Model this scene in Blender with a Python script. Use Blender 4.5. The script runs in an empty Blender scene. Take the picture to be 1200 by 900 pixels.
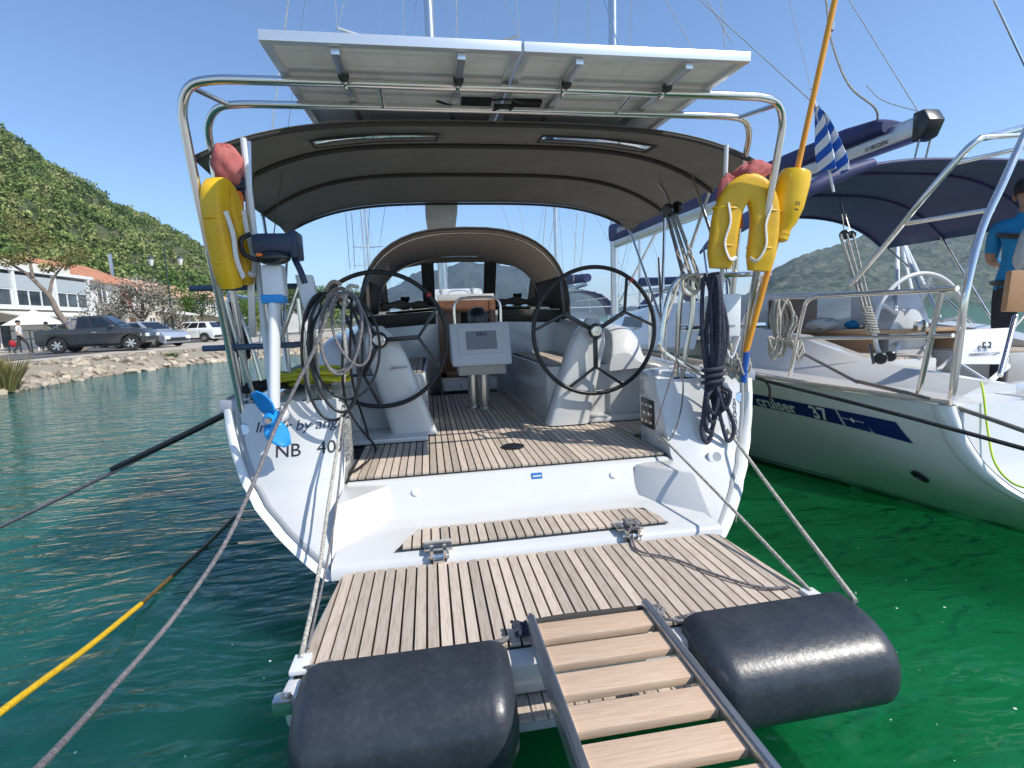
import bpy, bmesh, math, random
import numpy as np
from mathutils import Vector, Matrix, Euler
random.seed(7); rng = np.random.default_rng(11)
R = math.radians
scene = bpy.context.scene
col = scene.collection

# ---------------------------------------------------------------- camera
CAM = np.array([-0.46, 0.0, 1.5]); FPX = 606.2
_y, _p, _r = R(8.97), R(7.22), R(-2.14)
_f = np.array([math.sin(_y)*math.cos(_p), math.cos(_y)*math.cos(_p), -math.sin(_p)])
_rt = np.array([math.cos(_y), -math.sin(_y), 0.0]); _up = np.cross(_rt, _f)
_rt, _up = math.cos(_r)*_rt + math.sin(_r)*_up, -math.sin(_r)*_rt + math.cos(_r)*_up
cd = bpy.data.cameras.new('camera'); cam = bpy.data.objects.new('camera', cd); col.objects.link(cam)
cd.sensor_width = 36; cd.lens = FPX/1200*36; cd.clip_start = 0.05; cd.clip_end = 12000
m = Matrix.Identity(4)
for i in range(3):
    m[i][0] = _rt[i]; m[i][1] = _up[i]; m[i][2] = -_f[i]; m[i][3] = CAM[i]
cam.matrix_world = m
scene.camera = cam
scene.render.resolution_x = 1024; scene.render.resolution_y = 768

# ---------------------------------------------------------------- light
SUN = Vector((0.78, -0.53, 1.0)).normalized()
w = bpy.data.worlds.new('World'); scene.world = w; w.use_nodes = True
nt = w.node_tree; bg = nt.nodes['Background']
sky = nt.nodes.new('ShaderNodeTexSky'); sky.sky_type = 'NISHITA'; sky.sun_disc = False
sky.sun_elevation = math.asin(SUN.z); sky.sun_rotation = math.atan2(SUN.x, SUN.y)
sky.altitude = 0; sky.air_density = 1.0; sky.dust_density = 0.15; sky.ozone_density = 5.5
nt.links.new(sky.outputs[0], bg.inputs[0]); bg.inputs[1].default_value = 0.14
ld = bpy.data.lights.new('sun', 'SUN'); ld.energy = 3.55; ld.angle = R(0.5); ld.color = (1.0, 0.95, 0.87)
sun = bpy.data.objects.new('sun', ld); col.objects.link(sun)
sun.rotation_euler = (-SUN).to_track_quat('-Z', 'Y').to_euler(); sun.location = (20, -20, 40)
vs = scene.view_settings; vs.view_transform = 'Standard'; vs.look = 'None'; vs.exposure = 0.52; vs.gamma = 1
vs.use_curve_mapping = False

# ---------------------------------------------------------------- helpers
def at(u, v, x=None, y=None, z=None):
    """surveyed point: the sight line through a picture point, met with a plane at a known distance or height"""
    d = _f + _rt*(u-600)/FPX - _up*(v-450)/FPX
    t = (x-CAM[0])/d[0] if x is not None else (y-CAM[1])/d[1] if y is not None else (z-CAM[2])/d[2]
    return Vector(CAM + t*d)

def catmull(pts, n=6, closed=False):
    P = [Vector(p) for p in pts]
    if len(P) < 3 and not closed: return P
    out = []; L = len(P); rngi = range(L if closed else L-1)
    for i in rngi:
        if closed: p0, p1, p2, p3 = P[(i-1) % L], P[i], P[(i+1) % L], P[(i+2) % L]
        else:
            p1, p2 = P[i], P[i+1]
            p0 = P[i-1] if i > 0 else p1*2-p2
            p3 = P[i+2] if i+2 < L else p2*2-p1
        for k in range(n):
            t = k/n
            out.append(0.5*((2*p1)+(p2-p0)*t+(2*p0-5*p1+4*p2-p3)*t*t+(3*p1-p0-3*p2+p3)*t**3))
    if not closed: out.append(P[-1])
    return out

class MB:
    def __init__(self): self.v = []; self.f = []; self.mi = []
    def add(self, vs, fs, mi=0):
        b = len(self.v); self.v += [tuple(p) for p in vs]
        self.f += [tuple(b+i for i in f) for f in fs]; self.mi += [mi]*len(fs); return self
    def box(self, c, s, rot=None, mi=0, taper=None):
        x, y, z = [k/2 for k in s]; c = Vector(c)
        V = [Vector(p) for p in ((-x,-y,-z),(x,-y,-z),(x,y,-z),(-x,y,-z),(-x,-y,z),(x,-y,z),(x,y,z),(-x,y,z))]
        if taper: V = [Vector((p.x*taper[0], p.y*taper[1], p.z)) if p.z > 0 else p for p in V]
        if rot is not None:
            q = Euler(rot).to_matrix() if not isinstance(rot, Matrix) else rot
            V = [q @ p for p in V]
        return self.add([p+c for p in V], [(0,3,2,1),(4,5,6,7),(0,1,5,4),(1,2,6,5),(2,3,7,6),(3,0,4,7)], mi)
    def bar(self, a, b, w, h, up=(0,0,1), mi=0):
        a, b = Vector(a), Vector(b); d = b-a; L = d.length; d.normalize(); u = Vector(up)
        s = d.cross(u)
        if s.length < 1e-5: s = d.cross(Vector((1,0,0)))
        s.normalize(); u = s.cross(d)
        mm = Matrix((s, d, u)).transposed()
        return self.box((a+b)/2, (w, L, h), mm, mi)
    def tube(self, pts, r, n=8, closed=False, mi=0, cap=True, sm=0, flat=1.0):
        P = catmull(pts, sm, closed) if sm else [Vector(p) for p in pts]
        L = len(P)
        if L < 2: return self
        rr = r if callable(r) else (lambda t: r)
        T = []
        for i in range(L):
            a = P[(i-1) % L] if (closed or i > 0) else P[i]; b = P[(i+1) % L] if (closed or i < L-1) else P[i]
            t = b-a; T.append(t.normalized() if t.length > 1e-9 else Vector((0,0,1)))
        u = T[0].orthogonal().normalized(); V = []
        for i in range(L):
            if i:
                ax = T[i-1].cross(T[i])
                if ax.length > 1e-8: u = Matrix.Rotation(T[i-1].angle(T[i]), 3, ax.normalized()) @ u
            u = (u - T[i]*u.dot(T[i])).normalized(); s = T[i].cross(u); q = rr(i/max(1, L-1))
            for k in range(n):
                a = 2*math.pi*k/n; V.append(P[i]+(u*math.cos(a)+s*math.sin(a)*flat)*q)
        F = []
        for i in range(L if closed else L-1):
            j = (i+1) % L
            for k in range(n): F.append((i*n+k, i*n+(k+1) % n, j*n+(k+1) % n, j*n+k))
        if cap and not closed: F += [tuple(range(n-1, -1, -1)), tuple((L-1)*n+k for k in range(n))]
        return self.add(V, F, mi)
    def cyl(self, a, b, r, n=16, mi=0, r2=None):
        r2 = r if r2 is None else r2
        return self.tube([a, b], lambda t: r+(r2-r)*t, n, mi=mi)
    def lathe(self, prof, o=(0,0,0), axis=(0,0,1), n=20, mi=0):
        ax = Vector(axis).normalized(); u = ax.orthogonal().normalized(); s = ax.cross(u); o = Vector(o); V = []; F = []
        for (r, h) in prof:
            for k in range(n):
                a = 2*math.pi*k/n; V.append(o+ax*h+(u*math.cos(a)+s*math.sin(a))*max(r, 1e-4))
        for i in range(len(prof)-1):
            for k in range(n): F.append((i*n+k, i*n+(k+1) % n, (i+1)*n+(k+1) % n, (i+1)*n+k))
        F += [tuple(range(n-1, -1, -1)), tuple((len(prof)-1)*n+k for k in range(n))]
        return self.add(V, F, mi)
    def prism(self, poly, vec, mi=0):
        n = len(poly); P = [Vector(p) for p in poly]; vec = Vector(vec)
        V = P+[p+vec for p in P]
        return self.add(V, [tuple(range(n-1, -1, -1)), tuple(range(n, 2*n))]+[(i, (i+1) % n, n+(i+1) % n, n+i) for i in range(n)], mi)
    def grid(self, rows, mi=0, closed=False):
        h = len(rows); k = len(rows[0]); V = [p for r in rows for p in r]; F = []
        for i in range(h-1):
            for j in range(k if closed else k-1):
                F.append((i*k+j, i*k+(j+1) % k, (i+1)*k+(j+1) % k, (i+1)*k+j))
        return self.add(V, F, mi)
    def sphere(self, c, r, n=12, k=8, mi=0):
        if not hasattr(r, '__len__'): r = (r, r, r)
        c = Vector(c); prof = []
        V = []; F = []
        for i in range(k+1):
            a = math.pi*i/k
            for j in range(n):
                b = 2*math.pi*j/n
                V.append(c+Vector((r[0]*math.sin(a)*math.cos(b), r[1]*math.sin(a)*math.sin(b), r[2]*math.cos(a))))
        for i in range(k):
            for j in range(n): F.append((i*n+j, (i+1)*n+j, (i+1)*n+(j+1) % n, i*n+(j+1) % n))
        return self.add(V, F, mi)
    def mesh(self, name, mats, smooth=35, bevel=0, fix=True):
        me = bpy.data.meshes.new(name); me.from_pydata(self.v, [], self.f)
        if not isinstance(mats, (list, tuple)): mats = [mats]
        for q in mats: me.materials.append(q)
        me.polygons.foreach_set('material_index', self.mi)
        if bevel or fix:
            bm = bmesh.new(); bm.from_mesh(me)
            if bevel:
                bmesh.ops.remove_doubles(bm, verts=bm.verts, dist=1e-5)
                es = [e for e in bm.edges if len(e.link_faces) == 2 and e.calc_face_angle(0) > R(28)]
                bmesh.ops.bevel(bm, geom=es, offset=bevel, segments=2, profile=0.6, affect='EDGES', clamp_overlap=True)
            bmesh.ops.recalc_face_normals(bm, faces=bm.faces); bm.to_mesh(me); bm.free()
        if smooth:
            me.polygons.foreach_set('use_smooth', [True]*len(me.polygons)); me.set_sharp_from_angle(angle=R(smooth))
        me.update(); return me
    def build(self, name, mats, parent=None, smooth=35, bevel=0, solid=0, fix=True):
        o = bpy.data.objects.new(name, self.mesh(name, mats, smooth, bevel, fix)); col.objects.link(o)
        if parent is not None: attach(o, parent)
        if solid:
            md = o.modifiers.new('thickness', 'SOLIDIFY'); md.thickness = solid; md.offset = 0
        return o

def worldm(p):
    mm = Matrix.Identity(4)
    while p is not None:
        mm = (Matrix.LocRotScale(p.location, p.rotation_euler, p.scale)) @ mm; p = p.parent
    return mm
def attach(o, parent):
    """parent a part whose mesh is written in world coordinates"""
    o.parent = parent
    inv = worldm(parent).inverted()
    if inv != Matrix.Identity(4): o.data.transform(inv @ Matrix.Identity(4))
def child(o, parent): o.parent = parent
def tag(o, label, cat=None, group=None, kind=None):
    o['label'] = label
    if cat: o['category'] = cat
    if group: o['group'] = group
    if kind: o['kind'] = kind
    return o
def thing(name, loc, label, cat, group=None, rz=0):
    o = bpy.data.objects.new(name, None); col.objects.link(o); o.empty_display_size = 0.1
    o.location = loc; o.rotation_euler = (0, 0, rz); return tag(o, label, cat, group)
def copy_tree(o, parent=None):
    c = o.copy(); col.objects.link(c); c.parent = parent
    for ch in list(o.children): copy_tree(ch, c)
    return c
def text_part(name, s, mat, parent, origin, xdir, ydir, size, ext=0.0008, shear=0.0, font=None, sp=1.0, align='LEFT', bold=0.0):
    cu = bpy.data.curves.new('t', 'FONT'); cu.body = s; cu.size = size; cu.extrude = ext; cu.shear = shear
    cu.space_character = sp; cu.offset = bold; cu.align_x = align; cu.resolution_u = 3
    o = bpy.data.objects.new('t', cu); col.objects.link(o)
    dg = bpy.context.evaluated_depsgraph_get(); me = bpy.data.meshes.new_from_object(o.evaluated_get(dg))
    bpy.data.objects.remove(o); bpy.data.curves.remove(cu)
    X = Vector(xdir).normalized(); Y = Vector(ydir); Y = (Y-X*Y.dot(X)).normalized(); Z = X.cross(Y)
    mm = Matrix.Identity(4)
    for i in range(3): mm[i][0], mm[i][1], mm[i][2], mm[i][3] = X[i], Y[i], Z[i], origin[i]
    me.transform(mm); me.materials.clear(); me.materials.append(mat)
    q = bpy.data.objects.new(name, me); col.objects.link(q)
    if parent is not None: attach(q, parent)
    return q

# ---------------------------------------------------------------- materials
def srgb(r, g, b): return tuple(((c/255+0.055)/1.055)**2.4 if c > 10 else c/255/12.92 for c in (r, g, b))
def mat(name, c, rough=0.5, metal=0.0, c2=None, scale=8.0, detail=4.0, bump=0.0, bscale=None, var=0.0, coat=0.0,
        stretch=None, obj=False, trans=0.0, spec=0.5, rvar=0.0, wear=None, lo=0.35, hi=0.65, sheen=0.0):
    """principled material: noise mixes c and c2; var = brightness change per object; wear=(colour, scale, amount) patches"""
    M = bpy.data.materials.new(name); M.use_nodes = True; N = M.node_tree.nodes; L = M.node_tree.links
    b = N['Principled BSDF']; b.inputs['Roughness'].default_value = rough; b.inputs['Metallic'].default_value = metal
    b.inputs['Base Color'].default_value = (*c, 1); b.inputs['Specular IOR Level'].default_value = spec
    if coat: b.inputs['Coat Weight'].default_value = coat; b.inputs['Coat Roughness'].default_value = 0.08
    if trans: b.inputs['Transmission Weight'].default_value = trans
    if sheen: b.inputs['Sheen Weight'].default_value = sheen
    tc = N.new('ShaderNodeTexCoord'); src = tc.outputs['Object']
    oi = N.new('ShaderNodeObjectInfo')
    if stretch or var:
        mp = N.new('ShaderNodeMapping'); L.new(src, mp.inputs[0])
        if stretch: mp.inputs['Scale'].default_value = stretch
        if var:
            cb = N.new('ShaderNodeCombineXYZ'); mu = N.new('ShaderNodeMath'); mu.operation = 'MULTIPLY'; mu.inputs[1].default_value = 37
            L.new(oi.outputs['Random'], mu.inputs[0])
            for k in range(3): L.new(mu.outputs[0], cb.inputs[k])
            L.new(cb.outputs[0], mp.inputs['Location'])
        src = mp.outputs[0]
    out = None
    if c2 is not None:
        nz = N.new('ShaderNodeTexNoise'); nz.inputs['Scale'].default_value = scale; nz.inputs['Detail'].default_value = detail
        nz.inputs['Roughness'].default_value = 0.62
        L.new(src, nz.inputs['Vector']); rp = N.new('ShaderNodeValToRGB')
        rp.color_ramp.elements[0].position = lo; rp.color_ramp.elements[1].position = hi
        rp.color_ramp.elements[0].color = (*c, 1); rp.color_ramp.elements[1].color = (*c2, 1)
        L.new(nz.outputs['Fac'], rp.inputs[0]); out = rp.outputs[0]
    if var:
        hv = N.new('ShaderNodeHueSaturation'); mr = N.new('ShaderNodeMapRange')
        mr.inputs['To Min'].default_value = 1-var; mr.inputs['To Max'].default_value = 1+var
        L.new(oi.outputs['Random'], mr.inputs[0]); L.new(mr.outputs[0], hv.inputs['Value'])
        if out is not None: L.new(out, hv.inputs['Color'])
        else: hv.inputs['Color'].default_value = (*c, 1)
        out = hv.outputs[0]
    if wear:
        wc, ws, wa = wear
        n2 = N.new('ShaderNodeTexNoise'); n2.inputs['Scale'].default_value = ws; n2.inputs['Detail'].default_value = 7
        n2.inputs['Roughness'].default_value = 0.7; L.new(src, n2.inputs['Vector'])
        r2 = N.new('ShaderNodeMapRange'); r2.inputs['From Min'].default_value = 0.5; r2.inputs['From Max'].default_value = 0.75
        r2.inputs['To Max'].default_value = wa; L.new(n2.outputs['Fac'], r2.inputs[0])
        mx = N.new('ShaderNodeMix'); mx.data_type = 'RGBA'; L.new(r2.outputs[0], mx.inputs['Factor'])
        if out is not None: L.new(out, mx.inputs['A'])
        else: mx.inputs['A'].default_value = (*c, 1)
        mx.inputs['B'].default_value = (*wc, 1); out = mx.outputs['Result']
    if out is not None: L.new(out, b.inputs['Base Color'])
    if bump or rvar:
        n3 = N.new('ShaderNodeTexNoise'); n3.inputs['Scale'].default_value = bscale or scale*4; n3.inputs['Detail'].default_value = 5
        L.new(src, n3.inputs['Vector'])
        if bump:
            bp = N.new('ShaderNodeBump'); bp.inputs['Strength'].default_value = bump; bp.inputs['Distance'].default_value = 0.02
            L.new(n3.outputs['Fac'], bp.inputs['Height']); L.new(bp.outputs[0], b.inputs['Normal'])
        if rvar:
            r3 = N.new('ShaderNodeMapRange'); r3.inputs['To Min'].default_value = max(0.02, rough-rvar); r3.inputs['To Max'].default_value = rough+rvar
            L.new(n3.outputs['Fac'], r3.inputs[0]); L.new(r3.outputs[0], b.inputs['Roughness'])
    return M

GEL = mat('gelcoat', (.65,.65,.635), .2, c2=(.60,.60,.585), scale=1.3, coat=.5, rvar=.1, bscale=6, wear=((.60,.58,.52), 3.0, .35))
GELN = mat('gelcoat_hull', (.80,.80,.775), .2, c2=(.75,.75,.73), scale=.8, coat=.4, wear=((.55,.55,.5), 2.0, .3))
GELG = mat('grey_gelcoat', (.42,.43,.44), .4, c2=(.36,.37,.38), scale=3)
TEAK = mat('weathered_teak', (.45,.355,.27), .75, c2=(.66,.57,.475), scale=5, stretch=(26,2.2,26), var=.22, bump=.25, bscale=30, detail=6, wear=((.28,.215,.16), 5, .45))
TEAKX = mat('weathered_teak_side', (.40,.315,.235), .75, c2=(.58,.50,.41), scale=5, stretch=(2.2,26,26), var=.17, bump=.25, bscale=30)
CAULK = mat('black_caulk', (.018,.017,.016), .7)
GWOOD = mat('gangway_oak', (.52,.355,.235), .66, c2=(.66,.485,.345), scale=7, stretch=(1.2,22,22), var=.08, bump=.15, bscale=30, lo=.3, hi=.7)
STEEL = mat('stainless_steel', (.74,.71,.67), .2, 1.0, rvar=.08, bscale=12)
ALU = mat('aluminium', (.66,.67,.69), .34, 1.0, c2=(.58,.59,.61), scale=4, rvar=.08)
ALUW = mat('anodised_frame', (.74,.75,.76), .35, .6)
def canvas(name, c, c2, tr, scale=2.5):
    M = mat(name, c, .92, c2=c2, scale=scale, bump=.5, bscale=5, detail=6); N = M.node_tree.nodes; L = M.node_tree.links
    b = N['Principled BSDF']; t = N.new('ShaderNodeBsdfTranslucent'); t.inputs[0].default_value = (*[min(1, k*1.4) for k in c], 1)
    mx = N.new('ShaderNodeMixShader'); mx.inputs[0].default_value = tr
    L.new(b.outputs[0], mx.inputs[1]); L.new(t.outputs[0], mx.inputs[2]); L.new(mx.outputs[0], N['Material Output'].inputs[0]); return M
CANV = canvas('taupe_canvas', (.27,.245,.212), (.215,.195,.17), .2)
CANVL = canvas('sprayhood_canvas', (.30,.265,.23), (.25,.222,.195), .48)
CANVD = mat('dark_canvas_trim', (.05,.045,.04), .85)
NAVY = mat('navy_canvas', (.018,.022,.085), .6, c2=(.028,.034,.12), scale=3, bump=.5, bscale=6)
RUBB = mat('black_fender_rubber', (.020,.025,.033), .36, c2=(.034,.040,.050), scale=6, detail=8, wear=((.14,.15,.16), 40, .18), bump=.06, bscale=60, rvar=.08)
BLK = mat('black_rubber', (.012,.012,.013), .42, rvar=.1, bscale=20)
BLKS = mat('black_satin', (.010,.011,.013), .3, coat=.2)
YEL = mat('yellow_vinyl', (.78,.46,.008), .48, c2=(.70,.38,.006), scale=3, bump=.25, bscale=9, wear=((.42,.25,.04), 6, .55))
ORA = mat('orange_shaft', (.80,.34,.012), .4, c2=(.74,.28,.01), scale=4)
WEB = mat('white_webbing', (.66,.66,.64), .8, bump=.3, bscale=80)
PINK = mat('faded_red_fabric', (.50,.17,.15), .9, c2=(.34,.07,.07), scale=5, bump=.6, bscale=14)
WROPE = mat('white_rope', (.55,.52,.45), .85, c2=(.34,.31,.26), scale=90, detail=2, bump=.6, bscale=120, lo=.42, hi=.58)
GROPE = mat('grey_rope', (.24,.22,.22), .8, c2=(.13,.12,.13), scale=70, bump=.6, bscale=110)
NROPE = mat('navy_rope', (.022,.022,.040), .75, c2=(.055,.055,.085), scale=60, bump=.6, bscale=110)
BROPE = mat('black_rope', (.012,.012,.014), .8, c2=(.03,.03,.032), scale=60, bump=.5, bscale=110)
YROPE = mat('yellow_rope', (.80,.52,.01), .7, c2=(.62,.36,.01), scale=50, bump=.5, bscale=110)
WETROPE = mat('wet_dark_rope', (.09,.055,.02), .4, c2=(.16,.10,.02), scale=30)
LROPE = mat('lime_rope', (.55,.78,.05), .6)
BLUE = mat('blue_propeller_plastic', (.012,.24,.62), .32, c2=(.015,.28,.68), scale=3)
COWL = mat('navy_cowling', (.010,.018,.045), .38, c2=(.014,.024,.058), scale=6)
WPLA = mat('white_plastic', (.72,.73,.74), .4)
GPLA = mat('grey_plastic', (.33,.34,.35), .45)
WOODC = mat('mahogany', (.21,.085,.035), .4, c2=(.15,.06,.025), scale=5, stretch=(2,2,18), coat=.2)
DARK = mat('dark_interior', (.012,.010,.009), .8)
SCREEN = mat('screen', (.30,.32,.34), .22)
NAVYP = mat('navy_print', (.012,.025,.15), .4)
DNAVY = mat('lettering_navy', (.03,.035,.09), .5)
BLUL = mat('blue_label', (.02,.16,.42), .35)
PVBACK = mat('panel_backsheet', (.84,.83,.80), .6, c2=(.76,.75,.72), scale=2, wear=((.6,.58,.54), 4, .4))
PVCELL = mat('cell_lines', (.72,.72,.70), .5)
PVTOP = mat('solar_glass', (.01,.014,.04), .08)
WHITE = mat('white_paint', (.75,.75,.73), .4)
RED = mat('red_tape', (.6,.03,.03), .5)
SHAD = mat('lamp_lens', (.85,.85,.85), .25)
def clear_mat(name, tint=(.92,.95,.95), mixv=.82, rough=.03):
    M = bpy.data.materials.new(name); M.use_nodes = True; N = M.node_tree.nodes; L = M.node_tree.links
    N.remove(N['Principled BSDF']); o = N['Material Output']
    t = N.new('ShaderNodeBsdfTransparent'); t.inputs[0].default_value = (*tint, 1)
    g = N.new('ShaderNodeBsdfGlossy'); g.inputs['Roughness'].default_value = rough
    d = N.new('ShaderNodeBsdfDiffuse'); d.inputs[0].default_value = (.7,.72,.74,1)
    nz = N.new('ShaderNodeTexNoise'); nz.inputs['Scale'].default_value = 7; nz.inputs['Detail'].default_value = 8; nz.inputs['Distortion'].default_value = 1.5
    tc = N.new('ShaderNodeTexCoord'); mp = N.new('ShaderNodeMapping'); mp.inputs['Scale'].default_value = (1,1,.5); L.new(tc.outputs['Object'], mp.inputs[0]); L.new(mp.outputs[0], nz.inputs['Vector'])
    mr = N.new('ShaderNodeMapRange'); mr.inputs['From Min'].default_value = .5; mr.inputs['From Max'].default_value = .72; mr.inputs['To Max'].default_value = .28
    L.new(nz.outputs['Fac'], mr.inputs[0])
    m1 = N.new('ShaderNodeMixShader'); L.new(mr.outputs[0], m1.inputs[0]); L.new(t.outputs[0], m1.inputs[1]); L.new(d.outputs[0], m1.inputs[2])
    fr = N.new('ShaderNodeFresnel'); fr.inputs[0].default_value = 1.16
    m2 = N.new('ShaderNodeMixShader'); L.new(fr.outputs[0], m2.inputs[0]); L.new(m1.outputs[0], m2.inputs[1]); L.new(g.outputs[0], m2.inputs[2])
    L.new(m2.outputs[0], o.inputs[0]); return M
CLEAR = clear_mat('clear_vinyl')
CARGLASS = mat('tinted_glass', (.012,.015,.02), .06, spec=.8)
# ================================================================ SETTING
# ---- water
def water_material():
    M = bpy.data.materials.new('harbour_water'); M.use_nodes = True; N = M.node_tree.nodes; L = M.node_tree.links
    b = N['Principled BSDF']; b.inputs['Roughness'].default_value = .04; b.inputs['IOR'].default_value = 1.333
    b.inputs['Subsurface Weight'].default_value = 1.0; b.inputs['Subsurface Radius'].default_value = (.5,1.0,.9); b.inputs['Subsurface Scale'].default_value = 6.0
    tc = N.new('ShaderNodeTexCoord')
    sx = N.new('ShaderNodeSeparateXYZ'); L.new(tc.outputs['Object'], sx.inputs[0])
    nz = N.new('ShaderNodeTexNoise'); nz.inputs['Scale'].default_value = .55; nz.inputs['Detail'].default_value = 4
    L.new(tc.outputs['Object'], nz.inputs['Vector'])
    # shallow weed-green basin to starboard, deeper teal harbour to port and beyond
    ad = N.new('ShaderNodeMath'); ad.operation = 'MULTIPLY_ADD'; ad.inputs[1].default_value = 2.0; ad.inputs[2].default_value = -1.0
    L.new(nz.outputs['Fac'], ad.inputs[0])
    sm = N.new('ShaderNodeMath'); sm.operation = 'ADD'; L.new(sx.outputs['X'], sm.inputs[0]); L.new(ad.outputs[0], sm.inputs[1])
    mr = N.new('ShaderNodeMapRange'); mr.inputs['From Min'].default_value = -2.3; mr.inputs['From Max'].default_value = .2
    mr.interpolation_type = 'SMOOTHSTEP'; L.new(sm.outputs[0], mr.inputs[0])
    mx = N.new('ShaderNodeMix'); mx.data_type = 'RGBA'; L.new(mr.outputs[0], mx.inputs['Factor'])
    mx.inputs['A'].default_value = (.014,.135,.120,1); mx.inputs['B'].default_value = (.005,.165,.058,1)
    # paler sandy shallows by the shore
    m2 = N.new('ShaderNodeMapRange'); m2.inputs['From Min'].default_value = -3.0; m2.inputs['From Max'].default_value = -12.5
    L.new(sx.outputs['X'], m2.inputs[0])
    mx2 = N.new('ShaderNodeMix'); mx2.data_type = 'RGBA'; L.new(m2.outputs[0], mx2.inputs['Factor'])
    L.new(mx.outputs['Result'], mx2.inputs['A']); mx2.inputs['B'].default_value = (.10,.23,.20,1)
    # mottling
    n2 = N.new('ShaderNodeTexNoise'); n2.inputs['Scale'].default_value = 1.7; n2.inputs['Detail'].default_value = 5; n2.inputs['Distortion'].default_value = 1.2
    L.new(tc.outputs['Object'], n2.inputs['Vector'])
    m3 = N.new('ShaderNodeMapRange'); m3.inputs['To Min'].default_value = .65; m3.inputs['To Max'].default_value = 1.35; L.new(n2.outputs['Fac'], m3.inputs[0])
    hs = N.new('ShaderNodeHueSaturation'); L.new(mx2.outputs['Result'], hs.inputs['Color']); L.new(m3.outputs[0], hs.inputs['Value'])
    L.new(hs.outputs[0], b.inputs['Base Color'])
    # waves: small ripples, choppier to port in the open harbour than in the lee of the hulls
    def wave(scale, rot, st, dist, det=3):
        mp = N.new('ShaderNodeMapping'); mp.inputs['Rotation'].default_value = (0, 0, R(rot)); mp.inputs['Scale'].default_value = (st, 1, 1)
        L.new(tc.outputs['Object'], mp.inputs[0]); t = N.new('ShaderNodeTexNoise'); t.inputs['Scale'].default_value = scale
        t.inputs['Detail'].default_value = det; t.inputs['Distortion'].default_value = dist; t.inputs['Roughness'].default_value = .5
        L.new(mp.outputs[0], t.inputs['Vector']); return t.outputs['Fac']
    a1 = wave(5.0, 25, .38, .8, 2.5); a2 = wave(1.4, 40, .55, 1.0, 2); a3 = wave(13, 10, .5, .4, 2)
    lee = N.new('ShaderNodeMapRange'); lee.inputs['From Min'].default_value = -3.6; lee.inputs['From Max'].default_value = -.8
    lee.inputs['To Min'].default_value = 1.0; lee.inputs['To Max'].default_value = .5; L.new(sm.outputs[0], lee.inputs[0])
    s1 = N.new('ShaderNodeMath'); s1.operation = 'MULTIPLY'; L.new(a1, s1.inputs[0]); L.new(lee.outputs[0], s1.inputs[1])
    s3 = N.new('ShaderNodeMath'); s3.operation = 'MULTIPLY'; L.new(a3, s3.inputs[0]); L.new(lee.outputs[0], s3.inputs[1])
    s3b = N.new('ShaderNodeMath'); s3b.operation = 'MULTIPLY'; s3b.inputs[1].default_value = .3; L.new(s3.outputs[0], s3b.inputs[0])
    q = N.new('ShaderNodeMath'); q.operation = 'MULTIPLY_ADD'; q.inputs[1].default_value = 1.1; L.new(a2, q.inputs[0]); L.new(s1.outputs[0], q.inputs[2])
    q2 = N.new('ShaderNodeMath'); q2.operation = 'ADD'; L.new(q.outputs[0], q2.inputs[0]); L.new(s3b.outputs[0], q2.inputs[1])
    bp = N.new('ShaderNodeBump'); bp.inputs['Strength'].default_value = .8; bp.inputs['Distance'].default_value = .075
    L.new(q2.outputs[0], bp.inputs['Height']); L.new(bp.outputs[0], b.inputs['Normal'])
    # part of the light goes through to the sea bed, tinted by the water; the rest scatters back; the surface mirrors by Fresnel
    b.inputs['Specular IOR Level'].default_value = 0
    tr = N.new('ShaderNodeBsdfTransparent'); tm = N.new('ShaderNodeMix'); tm.data_type = 'RGBA'; L.new(mr.outputs[0], tm.inputs['Factor'])
    tm.inputs['A'].default_value = (.22,.68,.66,1); tm.inputs['B'].default_value = (.16,.86,.53,1); L.new(tm.outputs['Result'], tr.inputs[0])
    m1 = N.new('ShaderNodeMixShader'); m1.inputs[0].default_value = .55; L.new(b.outputs[0], m1.inputs[1]); L.new(tr.outputs[0], m1.inputs[2])
    gl = N.new('ShaderNodeBsdfGlossy'); gl.inputs['Roughness'].default_value = .03; L.new(bp.outputs[0], gl.inputs['Normal'])
    fr = N.new('ShaderNodeFresnel'); fr.inputs['IOR'].default_value = 1.333; L.new(bp.outputs[0], fr.inputs['Normal'])
    m2_ = N.new('ShaderNodeMixShader'); L.new(fr.outputs[0], m2_.inputs[0]); L.new(m1.outputs[0], m2_.inputs[1]); L.new(gl.outputs[0], m2_.inputs[2])
    L.new(m2_.outputs[0], N['Material Output'].inputs[0])
    return M
WATER = water_material()
mb = MB(); mb.box((0,2350,-10),(5200,5300,20))
o = mb.build('water', WATER, smooth=0); o['kind'] = 'structure'
BED = mat('sea_bed_sand', (.30,.29,.22), .95, c2=(.16,.18,.10), scale=.35, detail=6, wear=((.38,.36,.28), .8, .6), lo=.4, hi=.65)
mb = MB(); mb.grid([[Vector((x,y,-2.6-.25*math.sin(x*.31+1.3*math.sin(y*.23))*math.cos(y*.27)-(0 if abs(x) < 150 else .4))) for x in [-2500,-300]+list(np.linspace(-40,40,61))+[300,2500]] for y in [-250]+list(np.linspace(-10,90,71))+[400,4900]])
o = mb.build('sea_bed', BED, smooth=180); o['kind'] = 'structure'

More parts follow.
